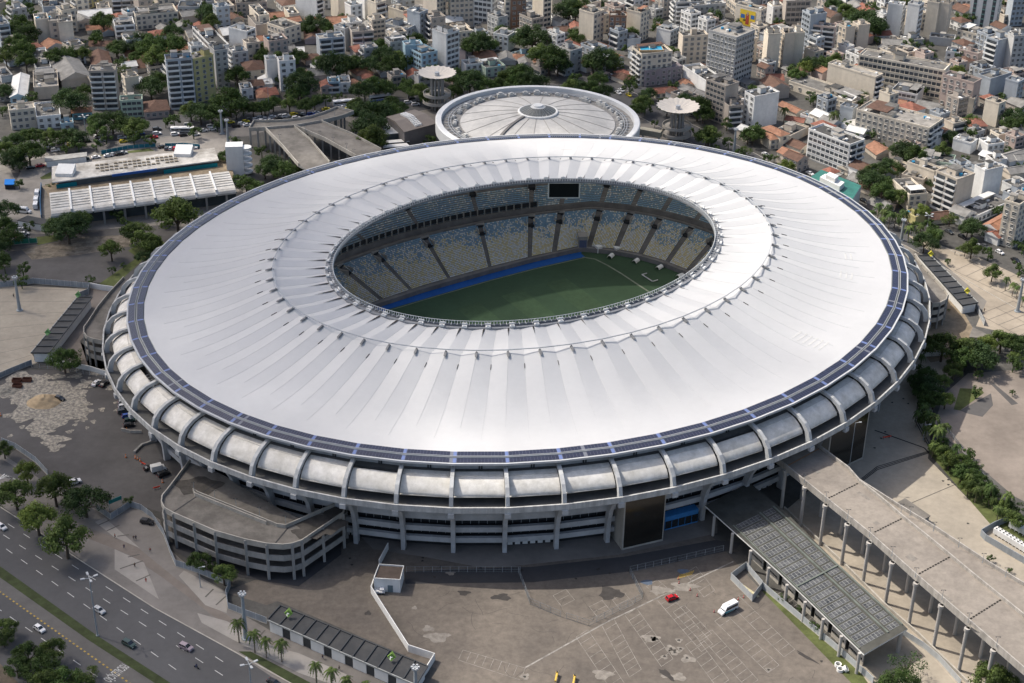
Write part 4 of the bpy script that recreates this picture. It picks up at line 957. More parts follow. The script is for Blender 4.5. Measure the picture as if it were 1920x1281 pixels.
# arched hall
hall=empty('arched_platform_hall','long white arch-edged platform hall with eight roof bays on tall posts, left of stadium','building',(0,0,0))
ids=polyz([(94,399),(443,353),(430,320),(91,361)],9); A,B,C_,D=[Vector((*p,0)) for p in ids]
wr=mat('white ribbed roof',(.60,.585,.55),.75,.2,.2,fine=.08,c2=(.42,.4,.36))
for i in range(9):
    u0,u1=i/9+.004,(i+1)/9-.004
    mb=MB(); prof=[(-.03,6.6),(-.03,7.4),(0,8.3),(.06,8.9),(.12,9.0),(.97,9.0),(1.0,8.4)]
    for (v0,z0),(v1,z1) in zip(prof,prof[1:]): mb.quad(hq(u0,v0,z0),hq(u1,v0,z0),hq(u1,v1,z1),hq(u0,v1,z1))
    mb.quad(hq(u0,0,8.2),hq(u1,0,8.2),hq(u1,1,8.2),hq(u0,1,8.2))
    for j in range(6): mb.bar(hq(u0+.004,.2+.13*j,9.15),hq(u1-.004,.2+.13*j,9.15),.35,.35)
    mb.build('roof_bay',wr,hall)
    if i: mb=MB(); mb.bar(hq(u0-.004,.0,9.1),hq(u0-.004,1,9.5),.8,.8); mb.bar(hq(u0-.004,-.03,7.2),hq(u0-.004,.05,9.2),.8,.8); mb.build('roof_rib',white,hall)
    m1=MB(); p=hq(i/9+.055,.03,0); m1.box((p.x,p.y,3.5),(.9,1.2,7),.13); m1.build('post',conc_g,hall)
mb=MB(); mb.bar(hq(0,.15,3),hq(1,.15,3),.4,4.5,0); mb.bar(hq(0,.0,6.9),hq(1,.0,6.9),.3,.5,1); mb.build('platform_wall',[mat('platform wall',(.07,.09,.1),.7,.3,.3),teal],hall)
sheet('platform',[(88,370),(80,362),(105,352),(415,305),(436,325),(440,345),(100,395)],3.2,soil)
wallthing('blue_fence',[(78,350),(76,385),(78,412)],2.2,.3,mat('blue sheet',(.03,.12,.25),.6,.2,.5),'blue sheet fence at the left end of the platform hall','fence')
# service tower with spiral balconies near the halls
mb=MB(); a=g(443,326,0); mb.box((a.x,a.y,7.5),(8,6,15),.13); o=tag(mb.build('stair_tower',white),'plain white stair tower with stacked landings beside the platform hall','tower')
for k in range(5): m1=MB(); m1.cyl((a.x+5.5,a.y,1+k*3),2.6,.9,14); m1.build('landing',white,o)
# gym hall behind the stadium
gh=empty('gym_hall','brown low-pitched gymnasium roof with rows of round vents beside the arena','building',(0,0,0))
ids=polyz([(758,245),(818,229),(777,204),(726,217)],10); P=ids
mb=MB(); mb.prism(P,0,9.4,0); mb.build('wall',mat('gym wall',(.18,.17,.17),.8,.2,.3),gh)
c=Vector((sum(p[0] for p in P)/4,sum(p[1] for p in P)/4))
A,B,C_,D=[Vector((*p,0)) for p in P]
mb=MB(); 
for v0,z0,v1,z1 in((-.02,9.4,.5,11),(.5,11,1.02,9.4)): mb.quad(hq(-.02,v0,z0),hq(1.02,v0,z0),hq(1.02,v1,z1),hq(-.02,v1,z1))
mb.add([hq(-.02,-.02,9.3),hq(-.02,1.02,9.3),hq(-.02,.5,11)],[(0,1,2)]); mb.add([hq(1.02,-.02,9.3),hq(1.02,1.02,9.3),hq(1.02,.5,11)],[(0,1,2)])
mb.build('roof',mat('brown sheet roof',(.19,.165,.145),.7,.15,.3),gh)
for i in range(11):
    for j in range(3):
        m1=MB(); p=hq(.42+.075*j,.1+.075*i,0); z=9.4+1.6*(1-abs(.1+.075*i-.5)*2); m1.cyl((p.x,p.y,z),.75,.9,8,0,.5); m1.build('roof_vent',white,gh)
def simple_roof(name,corn,z,look,cat,rm,wm,th=.3,g2=None):
    P=polyz(corn,z); t=empty(name,look,cat,(0,0,0),0,g2); mb=MB(); mb.prism(P,z-th,z,0); mb.build('roof',rm,t)
    c=Vector((sum(p[0] for p in P)/len(P),sum(p[1] for p in P)/len(P))); mb=MB(); mb.prism([tuple(c+(Vector(p)-c)*.94) for p in P],0,z-th,0); mb.build('wall',wm,t); return t,P
simple_roof('shed',[(722,252),(762,248),(740,228),(716,232)],6,'grey curved-roof shed in front of the brown gymnasium','shed',metal_l,mat('hall wall',(.1,.12,.13)))
for k,(y0,lk) in enumerate(((262,'upper white flat canopy between gymnasium and stadium rim'),(270,'lower white flat canopy between gymnasium and stadium rim'))):
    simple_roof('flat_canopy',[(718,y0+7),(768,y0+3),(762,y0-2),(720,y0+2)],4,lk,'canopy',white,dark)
# teal building by the right rim
tb=empty('teal_roof_building','building with teal glass roof and white roof box touching the right stadium rim','building',(0,0,0))
P=polyz([(1592,384),(1615,348),(1540,318),(1520,332)],10); mb=MB(); mb.prism(P,0,10,0,1); mb.build('wall',[mat('pale sheet wall',(.5,.53,.55),.6,.15,.3),mat('teal roof',(.04,.17,.14),.5,.3,.3)],tb)
P=polyz([(1575,346),(1584,338),(1548,322),(1538,328)],13.5); mb=MB(); mb.prism(P,9.9,12.5,0); mb.build('roof_box',white,tb); mb=MB(); P=polyz([(1566,332),(1573,326),(1556,319),(1549,324)],15.5); mb.prism(P,12.4,14.6,0); mb.build('roof_box',white,tb)
# ticket booths with dark bay roofs
booth_roof=mat('black bitumen roof',(.035,.038,.042),.7,.35,.12,fine=.15,c2=(.06,.06,.06))
def booth(c4,z,look,nbays,signs,letter,sc):
    t=empty('ticket_booth',look,'kiosk',(0,0,0),0,'dark-roofed ticket booths around the stadium')
    P=polyz(c4,z); A,B,C_,D=[Vector((*p,0)) for p in P]
    q=lambda u,v,zz:(lambda p:Vector((p.x,p.y,zz)))(A.lerp(B,u).lerp(D.lerp(C_,u),v))
    mb=MB(); mb.prism(P,z-.35,z,0); mb.build('roof',booth_roof,t)
    mb=MB()
    for k in range(nbays+1): mb.bar(q(k/nbays,0,z+.15),q(k/nbays,1,z+.15),.35,.45)
    mb.bar(q(0,0,z+.1),q(1,0,z+.1),.3,.35); mb.build('roof_beams',metal_d,t)
    mb=MB(); mb.bar(q(0,1.0,z+.0),q(1,1.0,z+.0),.3,.5,0); mb.build('fascia',mat('booth fascia',(.33,.34,.33),.6,.2,.5),t)
    n=nbays//2+1
    for k in range(n):
        m1=MB(); a=q((k+.08)/n,.94,0);c=q((k+.70)/n,.94,0); m1.bar((a.x,a.y,1.8),(c.x,c.y,1.8),.25,3.6); m1.build('shutter',white,t)
        m1=MB(); a=q((k+.72)/n,.92,0);c=q((k+1.05)/n if k<n-1 else .98,.92,0); m1.bar((a.x,a.y,1.8),(c.x,c.y,1.8),.2,3.6); m1.build('door',metal_d,t)
    mb=MB(); mb.bar(q(.02,.1,1.8),q(.98,.1,1.8),.25,3.6); mb.bar(q(.015,.1,1.8),q(.015,.9,1.8),.25,3.6); mb.bar(q(.985,.1,1.8),q(.985,.9,1.8),.25,3.6); mb.build('wall',white,t)
    for (u,v) in signs:
        s=empty('gate_sign',None,None,(0,0,0)); s.parent=t; p=q(u,v,0); s.location=(p.x,p.y,z); s.rotation_euler=(0,0,sc[1])
        m1=MB(); h=1.25; m1.add([(-h,0,.5+h*1.0),(0,0,.5),(h,0,.5+h),(0,0,.5+2*h),(-h,.4,.5+h),(0,.4,.5),(h,.4,.5+h),(0,.4,.5+2*h)],[(0,1,2,3),(7,6,5,4),(0,4,5,1),(1,5,6,2),(2,6,7,3),(3,7,4,0)]); m1.add([(x*1.0,y,z_) for x,y,z_ in((-h,0.2,.5+h),(0,-.9,.9),(h,.2,.5+h),(0,1.3,.5+2*h))],[(0,1,2,3)])
        m1.build('sign_cube',sc[0],s)
        if letter:
            m2=MB(); zt=lambda x,y:(x,-.42+y*.55,1.78+y*.62)
            for (x0,y0,x1,y1) in((-.42,-.75,-.16,.75),(-.16,.45,.45,.75),(-.16,-.12,.3,.16)):
                m2.add([(x0,-.12+y0*.75-.12,1.74+y0*.62+.12),(x1,-.12+y0*.75-.12,1.74+y0*.62+.12),(x1,-.12+y1*.75-.12,1.74+y1*.62+.12),(x0,-.12+y1*.75-.12,1.74+y1*.62+.12)],[(0,1,2,3)])
            m2.build('sign_letter',white,s)
    return t
lime=mat('lime sign',(.2,.34,.07),.6,.1,.5); limed=mat('green sign',(.14,.3,.11),.6,.1,.5); yel=mat('yellow sign',(.62,.55,.06),.6,.1,.5)
booth([(526,1136),(802,1250),(780,1285),(501,1163)],4.2,'row of ticket booths with black bay roof and lime F signs beside the palms',12,((.1,.45),(.8,.45)),True,(lime,-.1))
booth([(173,557.5),(92,662),(58,662),(145,557.5)],4.2,'row of ticket booths with black bay roof and green signs left of the stadium',9,((.03,.85),(.72,.8)),False,(limed,-.1))
booth([(1722,480),(1805,573),(1834,568),(1746,480)],4.2,'row of ticket booths with black bay roof and yellow signs right of the stadium',9,((.04,.8),(.83,.8)),False,(yel,-.1))
# guard house and white walls in the south lot
gd=empty('guard_house','small white guard house with brown flat roof in front of the stadium','guard house',(0,0,0))
P=polyz([(701,1086),(750,1089),(757,1063),(711,1060)],4.6); mb=MB(); mb.prism(P,0,4.6,0); mb.build('wall',white,gd); c=Vector((sum(p[0] for p in P)/4,sum(p[1] for p in P)/4)); mb=MB(); mb.wall([*P,P[0]],.5,.25,4.6); mb.build('roof_parapet',white,gd)
mb=MB(); mb.prism([tuple(c+(Vector(p)-c)*.95) for p in P],4.6,4.68); mb.build('roof',mat('brown roof felt',(.09,.07,.06),.9,.3,.5),gd)
a=Vector((*P[0],0)).lerp(Vector((*P[1],0)),.52);c2=Vector((*P[0],0)).lerp(Vector((*P[1],0)),.72); mb=MB(); mb.bar((a.x,a.y-.05,1.3),(c2.x,c2.y-.05,1.3),.1,2.6); mb.build('door',mat('grey door',(.15,.2,.22),.6,.1,.5),gd)
wallthing('white_wall',[(728,1030),(711,1062)],2.6,.25,white,'short white wall running up from the guard house to the stadium','wall')
wallthing('white_wall',[(703,1092),(696,1112),(766,1222),(815,1238),(800,1262),(782,1286)],2.6,.28,white,'long white wall zigzagging from the guard house down to the booths','wall')
wallthing('grey_wall',[(228,808),(245,812),(266,812)],1.2,.4,concrete,'low grey wall below the cars parked beside the stadium at left','wall')
wallthing('low_wall',[(252,850),(266,836),(290,828)],.8,.8,conc_g,'thin pale kerb wall angled on the dark asphalt left of the car ramp','wall')
# ================================================ city blocks
PAL={'cream':(.70,.63,.52),'white':(.76,.76,.74),'grey':(.46,.46,.45),'beige':(.60,.53,.44),'brown':(.26,.16,.11),'bluish grey':(.40,.44,.48),'pinkish':(.52,.42,.37),'yellow':(.58,.52,.25),'pale blue':(.42,.58,.66),'mauve':(.34,.30,.32),'pale green':(.45,.55,.45),'taupe':(.45,.40,.35),'cyan':(.2,.45,.5)}
WM={k:mat('wall '+k,v,.85,.2,.12,fine=.1,streak=True,orand=.1) for k,v in PAL.items()}
roofs=[mat('flat roof grey',(.17,.165,.155),.9,.45,.25,fine=.2),mat('flat roof dark',(.075,.075,.073),.9,.4,.25,fine=.2),mat('flat roof pale',(.30,.285,.26),.9,.4,.25,fine=.2)]
tiles={'orange':mat('orange roof tiles',(.30,.155,.10),.85,.35,.5,fine=.2),'red':mat('red roof tiles',(.25,.105,.075),.85,.35,.5,fine=.2),'brown':mat('brown roof tiles',(.13,.075,.055),.85,.35,.5,fine=.2),'grey':mat('fibre cement roof',(.23,.225,.215),.85,.35,.3,fine=.15),'white':mat('white sheet roof',(.62,.62,.6),.6,.2,.3,fine=.1),'blue':mat('blue sheet roof',(.03,.25,.45),.6,.2,.3)}
glass_b=mat('window glass',(.035,.045,.055),.15,.5,.4,spec=.7,c2=(.09,.1,.11)); winfr=mat('window frame',(.5,.5,.48),.7,.15,.5)
def winproto(w,h,ac):
    mb=MB(); mb.box((0,-.02,0),(w,.10,h),0,0); mb.box((0,-.09,0),(w+.25,.08,.14),0,1); mb.box((0,-.09,-h/2-.05),(w+.35,.30,.12),0,1); mb.box((0,-.1,h/2+.06),(w+.3,.22,.12),0,1); mb.box((-w/2-.06,-.08,0),(.12,.16,h),0,1); mb.box((w/2+.06,-.08,0),(.12,.16,h),0,1)
    if ac: mb.box((w*.25,-.35,-h*.5-.3),(.8,.6,.5),0,1)
    o=mb.build('window',[glass_b,winfr]); me=o.data; bpy.data.objects.remove(o); return me
WP=[winproto(1.5,1.35,0),winproto(1.5,1.35,1),winproto(1.9,1.5,0)]
def balproto(L):
    mb=MB(); mb.box((0,-.55,-1.35),(L,1.2,.18),0,0); mb.box((0,-1.1,-.85),(L,.1,.95),0,1); mb.box((-L/2+.06,-.55,-.85),(.1,1.1,.95),0,1); mb.box((L/2-.06,-.55,-.85),(.1,1.1,.95),0,1); mb.box((0,.0,-.15),(L*.85,.12,2.1),0,2)
    o=mb.build('balcony',[winfr,WM['white'],glass_b]); me=o.data; bpy.data.objects.remove(o); return me
BP=balproto(3.6)
BL=[]   # footprints for filler test
def newobj(name,me,par,loc,rz,sc=(1,1,1)):
    o=bpy.data.objects.new(name,me); COL.objects.link(o); o.parent=par; o.location=loc; o.rotation_euler=(0,0,rz); o.scale=sc; return o
NW={3:'three',4:'four',5:'five',6:'six',7:'seven',8:'eight',9:'nine',10:'ten',11:'eleven',12:'twelve',13:'thirteen',14:'fourteen',15:'fifteen',16:'sixteen',17:'seventeen',18:'eighteen',2:'two',1:'one'}
def face(T,P,Q_,h,st,wm,cnt,fl=3.0,extra=''):
    d=Vector((Q_.x-P.x,Q_.y-P.y,0)); L=d.length; d.normalize(); n=Vector((d.y,-d.x,0))
    # outward: away from building centre
    if n.dot(Vector(((P.x+Q_.x)/2-T['cx'],(P.y+Q_.y)/2-T['cy'],0)))<0: n=-n
    rz=math.atan2(-n.x,n.y)+math.pi  # local -y = outward
    rz=math.atan2(n.y,n.x)+math.pi/2
    nf=max(1,int(round(h/fl))); fh=h/nf
    if st=='n' or L<2: return
    if st in 'wW':
        pit=3.0 if st=='w' else 2.4; nc=max(1,int(L/pit))
        mbx=None
        for f_ in range(nf-1,-1,-1):
            for c in range(nc):
                if rnd.random()<.03: continue
                u=(c+.5)/nc*L; p=Vector((P.x,P.y,0))+d*u+n*.05; z=f_*fh+fh*.52
                me=WP[rnd.choice((0,0,1,2)) if L/nc>2.6 else rnd.choice((0,1))]
                if cnt[0]<88: newobj('window',me,T['o'],(p.x,p.y,z),rz); cnt[0]+=1
                else:
                    if mbx is None: mbx=MB()
                    a_=d*.75;o_=n*.08; mbx.prism([((p+s1*a_+s2*o_).x,(p+s1*a_+s2*o_).y) for s1,s2 in((-1,-1),(1,-1),(1,1),(-1,1))],z-.65,z+.65,0)
        if mbx: tag(mbx.build('window',glass_b,T['o']),kind='stuff')
    elif st=='b':
        nc=max(1,int(L/5.2))
        for f_ in range(nf-1,-1,-1):
            for c in range(nc):
                u=(c+.5)/nc*L; p=Vector((P.x,P.y,0))+d*u+n*.05; z=f_*fh+1.55
                if cnt[0]<88: newobj('balcony',BP,T['o'],(p.x,p.y,z),rz,(L/nc/3.9,1,1)); cnt[0]+=1
    elif st=='s':
        for f_ in range(nf):
            mb=MB(); z0=f_*fh+.95;z1=f_*fh+fh-.45; a=Vector((P.x,P.y,0))+d*.6;c=Vector((P.x,P.y,0))+d*(L-.6)
            mb.prism([(q.x,q.y) for q in(a-n*.2,c-n*.2,c+n*.06,a+n*.06)],z0,z1,0)
            m=max(2,int(L/2.6))
            for j in range(m+1): q=a.lerp(c,j/m)+n*.07; mb.box((q.x,q.y,(z0+z1)/2),(.35,.12,z1-z0),rz,1)
            mb.box(((a.x+c.x)/2+n.x*.12,(a.y+c.y)/2+n.y*.12,z0-.1),((c-a).length,.3,.16),rz,1)
            mb.build('window_band',[glass_b,wm],T['o'])
    elif st=='g':   # vertical glass strips
        m=max(2,int(L/5))
        for j in range(m):
            q=Vector((P.x,P.y,0))+d*L*(j+.5)/m+n*.05; mb=MB(); mb.box((q.x,q.y,h/2),(1.9,.14,h-1.5),rz,0)
            for f_ in range(nf): mb.box((q.x+n.x*.08,q.y+n.y*.08,f_*fh+.4),(2.0,.2,.7),rz,1)
            mb.build('window_strip',[glass_b,mat('teal glass',(.15,.27,.25),.3,.3,.4)],T['o'])
        for j in range(m+1):
            if j==m//2: continue
def bld(org,zone,Nx,Ny,by,Lx,Ly,Rx,Ry,st='ww',col='cream',roof='flat',look=None,rm=None,cat=None):
    ox,oy=org; s=3.84
    Nx,Lx,Rx=[ox+v/s for v in(Nx,Lx,Rx)]; Ny,Ly,Ry,by=[oy+v/s for v in(Ny,Ly,Ry,by)]
    G=g(Nx,by,0); lo,hi=1.0,90.0
    for _ in range(30):
        m=(lo+hi)/2
        if px((G.x,G.y,m))[1]>Ny: lo=m
        else: hi=m
    h=lo; N=g(Nx,Ny,h); L=g(Lx,Ly,h); Rr=g(Rx,Ry,h); A=(L-N).xy; B=(Rr-N).xy
    if A.length>=B.length: u=A.normalized(); v=Vector((-u.y,u.x)); v=v if v.dot(B)>0 else -v; B=v*max(6,min(B.length,60)); A=u*max(6,min(A.length,85))
    else: u=B.normalized(); v=Vector((-u.y,u.x)); v=v if v.dot(A)>0 else -v; A=v*max(7,min(A.length,60)); B=u*min(B.length,85)
    if B.length<6: B=B.normalized()*6
    C0=(N.xy+(A+B)/2); nf=max(1,round(h/3))
    flat=roof=='flat'
    o=empty('apartment_block' if (flat and nf>3) else ('house' if not flat else 'low_building'),None,cat or ('building' if flat else 'house'),(0,0,0))
    o['group']='apartment blocks and low buildings of the city' if flat else 'pitched-roof houses of the city'
    wm=WM[col]; pts=[(0,0),tuple(B),tuple(A+B),tuple(A)]; pts=[(p[0]+N.x,p[1]+N.y) for p in pts]
    BL.append((C0.x,C0.y,max(A.length,B.length)/2+2,min(A.length,B.length)/2+2))
    T=dict(o=o,cx=C0.x,cy=C0.y); cnt=[0]
    Nv,Lv,Rv=Vector((*pts[0],0)),Vector((*pts[3],0)),Vector((*pts[1],0))
    rid=rm if rm is not None else (len(BL)*7)%3
    hw=h if flat else max(2.6,h-1.6)
    mb=MB(); mb.prism(pts,-.2,hw,0,0)
    for z_ in ([k*3.0*h/(nf*3.0)*1.0 for k in range(1,nf)] if (flat and nf>2 and len(BL)%3==0) else []): pass
    mb.build('wall',wm,o)
    face(T,Nv,Lv,hw if not flat else h,st[0],wm,cnt); face(T,Nv,Rv,hw if not flat else h,st[1],wm,cnt)
    ang=math.atan2(B.y,B.x)
    if flat:
        c=Vector((C0.x,C0.y)); ins=[tuple(c+(Vector(p)-c)*(1-.5/max(4,min(A.length,B.length)))) for p in pts]
        mb=MB(); mb.add([(*p,h+.03) for p in (ins if sum(ins[i][0]*ins[(i+1)%4][1]-ins[(i+1)%4][0]*ins[i][1] for i in range(4))>0 else ins[::-1])],[(0,1,2,3)]); mb.build('roof',roofs[rid%3],o)
        mb=MB(); mb.wall([*pts,pts[0]],.85,.28,h); mb.build('roof_parapet',wm,o)
        S=min(A.length,B.length)
        a=Vector((*N.xy,0));rp=lambda u_,v_,z_=0:Vector((N.x+B.x*u_+A.x*v_,N.y+B.y*u_+A.y*v_,z_))
        nb=1+int(max(A.length,B.length)>22)+(nf>6)
        for k in range(nb):
            p=rp(.2+.6*rnd.random(),.25+.5*rnd.random()) if nb>1 else rp(.5,.55); w_=min(S*.42,rnd.uniform(3,6)); m1=MB(); hh=rnd.uniform(1.8,3.4); m1.box((p.x,p.y,h+hh/2),(w_,w_*rnd.uniform(.6,1.1),hh),ang,0); m1.box((p.x,p.y,h+hh+.07),(w_*1.08,w_*1.12,.15),ang,1); m1.build('roof_room',[wm,roofs[(rid+1)%3]],o)
        for k in range(int(2+S/5)+int(max(A.length,B.length)/9)):
            p=rp(.08+.84*rnd.random(),.1+.8*rnd.random()); q=rnd.random(); m1=MB()
            if q<.4: m1.cyl((p.x,p.y,h+.03),.8,1.1,8,0); m1.build('water_tank',rnd.choice((MATS['blue sheet roof'],white,metal_l)) if q<.1 else conc_g,o)
            else: m1.box((p.x,p.y,h+.5),(rnd.uniform(.8,2.6),rnd.uniform(.8,1.6),rnd.uniform(.6,1.2)),ang+rnd.choice((0,1.57))); m1.build('roof_unit',rnd.choice((white,conc_g,metal_l,conc_d,roofs[1])),o)
        if rnd.random()<.4 and S>9:
            m1=MB(); v0=rnd.choice((.05,.6)); P_=[rp(.08,v0),rp(.9,v0),rp(.9,v0+.3),rp(.08,v0+.3)]; m1.prism([(p.x,p.y) for p in P_],h+2.2,h+2.4); 
            for p in P_: m1.bar((p.x,p.y,h),(p.x,p.y,h+2.25),.2)
            m1.build('roof_shelter',tiles[rnd.choice(('orange','grey','white','brown','grey'))],o)
    else:
        e=.5; rp=lambda u_,v_,z_:(N.x+B.x*u_+A.x*v_,N.y+B.y*u_+A.y*v_,z_); LA,LB=A.length,B.length; ea,eb=e/LA,e/LB; rise=min(LA,LB)*.24
        c00,c10,c11,c01=rp(-eb,-ea,hw),rp(1+eb,-ea,hw),rp(1+eb,1+ea,hw),rp(-eb,1+ea,hw)
        mb=MB(); hip='hip' in roof; k=(.5*min(LA,LB)/max(LA,LB)) if hip else -.0
        if LB>=LA: r0,r1=rp(k-(0 if hip else eb),.5,hw+rise),rp(1-k+(0 if hip else eb),.5,hw+rise); mb.add([c00,c10,r1,r0],[(0,1,2,3)]);mb.add([c11,c01,r0,r1],[(0,1,2,3)]);mb.add([c10,c11,r1],[(0,1,2)],0 if hip else 1);mb.add([c01,c00,r0],[(0,1,2)],0 if hip else 1)
        else: r0,r1=rp(.5,k-(0 if hip else ea),hw+rise),rp(.5,1-k+(0 if hip else ea),hw+rise); mb.add([c10,c11,r1,r0],[(0,1,2,3)]);mb.add([c01,c00,r0,r1],[(0,1,2,3)]);mb.add([c00,c10,r0],[(0,1,2)],0 if hip else 1);mb.add([c11,c01,r1],[(0,1,2)],0 if hip else 1)
        mb.add([c00,c10,c11,c01],[(3,2,1,0)],1)
        tl=roof.split()[0]; mb.build('roof',[tiles[tl],wm],o)
        mb=MB(); mb.bar(Vector(r0)+Vector((0,0,.05)),Vector(r1)+Vector((0,0,.05)),.35,.2); mb.build('ridge',tiles[tl],o)
    nn=NW.get(nf,'many')
    fd={'b':'balconied','s':'band-windowed','n':'','w':'','W':'','g':'glass-striped'}[st[0] if st[0] in 'bsg' else st[1]]
    lk=look or ((f'{col} {nn}-storey {fd} block' if flat else f'{col} house, {roof.split()[0]} {"hipped" if "hip" in roof else "gabled"} roof')); lk=lk.replace('  ',' ')
    zreg(o,(C0.x,C0.y,h/2),lk,zone); return o,rp
ZA,ZB,ZC,ZD,ZE='in the upper left blocks','in the upper middle left blocks','in the blocks behind the round arena','in the upper right blocks','in the streets at far right'
o1=(0,0)
for a in [
(1195,440,790,1165,405,1385,425,'nb','bluish grey'),(1390,435,745,1360,400,1535,400,'nw','yellow','flat','yellow nine-storey facade with blue awnings'),(1545,375,640,1500,330,1640,370,'nw','grey'),
(1525,345,470,1385,200,1650,330,'sn','white'),(1775,235,420,1645,205,1868,220,'ns','white'),(1625,400,450,1580,350,1728,385,'ns','bluish grey'),
(905,405,440,890,370,1405,345,'nn','white','orange gable'),(640,520,790,625,480,828,515,'nb','taupe'),(900,570,725,835,550,998,555,'wn','cream'),
(70,680,750,95,530,185,670,'ww','pale blue','white gable'),(68,805,940,35,765,250,785,'nw','cream'),(265,850,935,250,750,435,830,'ww','white'),
(865,735,850,850,710,1025,725,'ns','pale green'),(1040,785,860,1020,715,1215,765,'ww','pinkish','brown hip'),(515,795,865,505,770,655,785,'nw','cyan','orange hip'),
(255,150,325,240,110,350,140,'nn','cream'),(350,160,325,345,110,415,150,'nw','beige'),(418,170,330,410,120,522,160,'nn','cream'),(312,60,140,300,20,475,45,'nn','bluish grey'),
(828,195,300,812,140,970,185,'nb','white'),(978,120,218,900,70,1280,90,'ww','cream'),(1280,55,165,1262,15,1435,55,'ww','grey'),(570,105,175,548,70,805,85,'nw','cream','white gable'),
(625,-30,62,550,-60,750,-40,'nw','yellow'),(800,-20,80,775,-60,1010,-30,'nb','taupe'),(1595,60,150,1542,10,1690,50,'nw','beige'),(1700,30,120,1650,-20,1920,20,'nw','taupe'),(1865,120,240,1792,45,1930,110,'nw','cream'),
(1765,490,580,1735,430,1910,475,'nw','cream','brown hip'),(-10,190,350,-60,130,72,185,'nb','bluish grey'),(-20,30,110,-60,0,45,20,'nn','beige'),(665,470,510,640,380,800,450,'nn','cream','brown gable'),
(930,500,530,912,420,1165,480,'nn','beige','brown hip'),(262,500,560,222,360,362,480,'nw','white'),(245,640,720,240,520,420,625,'nn','beige'),(460,310,345,455,280,555,310,'nw','cream','white hip'),
(625,210,250,600,185,740,200,'nn','cream','orange gable'),(740,215,265,720,180,812,210,'nn','bluish grey','orange gable'),(640,330,365,620,300,800,330,'nn','cream','brown gable'),
(1740,650,720,1720,610,1800,640,'nw','white'),(1810,600,680,1795,560,1895,585,'nw','cream','brown hip'),(1850,690,740,1840,640,1940,680,'nn','beige','orange hip'),(1865,590,650,1862,560,1960,580,'nn','white','white gable'),
(1150,215,250,1120,190,1230,210,'nn','beige','grey gable'),(1400,190,230,1380,170,1480,185,'nw','pinkish','red gable'),(10,560,600,-40,500,80,540,'nn','grey'),(-10,690,740,-50,620,60,680,'nw','taupe'),
(1660,130,190,1620,100,1760,120,'ww','beige','brown gable'),(1800,290,330,1780,260,1900,285,'nn','white','orange gable'),(440,900,940,435,870,500,890,'nw','pale blue'),(700,70,120,690,30,790,60,'nn','beige')
]: bld(o1,ZA,*a)
bw,_=bld(o1,ZA,440,560,640,355,430,640,520,'nn','beige','grey gable','big grey shed with stepped barrel roof')
o2=(480,0)
for a in [
(432,-60,140,278,-95,492,-75,'nb','white'),(682,50,185,617,30,765,35,'nw','white'),(592,0,140,535,-30,615,-8,'nn','cream'),(865,30,180,802,5,950,20,'nb','cream'),(780,-20,140,730,-50,800,-25,'nn','white'),
(1062,90,165,952,55,1090,80,'nw','cream'),(1180,100,285,1088,75,1263,90,'nw','bluish grey'),(1092,215,300,902,175,1205,195,'bw','bluish grey'),(205,215,330,80,170,355,205,'ww','cream'),
(458,290,440,392,262,636,272,'nb','bluish grey'),(692,240,395,645,212,848,228,'nb','taupe'),(640,215,370,560,190,690,205,'wn','grey'),(168,450,660,120,425,283,440,'nw','white'),(75,440,620,68,425,130,435,'nn','white'),
(1192,400,548,1098,352,1325,388,'sw','pale blue'),(1075,335,510,1052,315,1200,325,'nn','pale blue'),(1370,255,525,1268,220,1497,245,'ns','white'),(1508,365,440,1500,345,1550,350,'nw','mauve'),
(1300,-120,205,1200,-150,1385,-130,'nW','cream','flat','beige tower block with vertical window strips'),(1400,-120,208,1385,-140,1565,-130,'gW','beige','flat','tan tower block with grey strips'),(1700,-50,215,1565,-70,1790,-60,'sW','white'),(1795,-60,222,1790,-80,1850,-70,'nW','cream'),
(1250,-40,110,1140,-60,1275,-45,'nn','cream'),(1815,265,375,1710,245,1915,255,'wn','white'),(1600,225,250,1525,195,1720,220,'nw','cream'),
(730,535,580,672,490,852,520,'nn','cream','orange hip'),(668,610,650,655,575,755,590,'nw','yellow','orange hip'),(770,570,600,750,540,850,560,'nn','cream','red hip'),(468,605,680,460,570,515,595,'nw','pinkish','red gable'),(522,600,672,515,565,588,592,'nb','pale blue'),
(598,605,668,588,555,655,595,'nw','white'),(412,530,570,402,480,560,555,'nn','white','grey gable'),(978,560,640,965,530,1080,545,'ns','taupe'),(900,525,560,862,465,970,505,'nn','bluish grey','grey gable'),(1095,540,585,1085,500,1180,530,'nn','white','red gable'),
(1585,400,460,1558,355,1735,390,'nn','beige','orange hip'),(1512,475,545,1505,440,1635,460,'nw','white'),(1655,500,560,1640,450,1795,480,'nw','pale green'),(1745,430,470,1738,385,1862,415,'nn','grey','grey gable'),(1830,410,460,1828,375,1925,400,'nw','white','orange hip'),
(20,690,725,0,640,150,665,'nn','taupe','red hip'),(25,605,640,15,560,125,590,'nn','cream','white gable'),(215,370,410,205,345,345,365,'nn','pale green','white gable'),(0,190,270,-60,120,90,165,'nn','taupe'),(105,140,160,95,110,205,130,'nn','beige','orange gable'),
(350,265,320,345,190,440,240,'nn','mauve','brown gable'),(520,190,215,515,140,680,180,'nn','beige','orange gable'),(770,215,250,760,160,900,205,'nn','beige','grey gable'),(430,500,560,390,470,470,490,'ww','white'),(870,640,680,860,600,950,630,'nn','cream'),
(1220,340,375,1210,300,1265,330,'ww','cream'),(1420,580,620,1400,555,1500,575,'nn','pinkish'),(0,80,130,-40,40,80,60,'nn','beige','brown gable'),(240,110,160,200,60,280,100,'nn','cream'),(955,250,300,940,240,1000,245,'ww','white')
]: bld(o2,ZB,*a)
o3=(960,0)
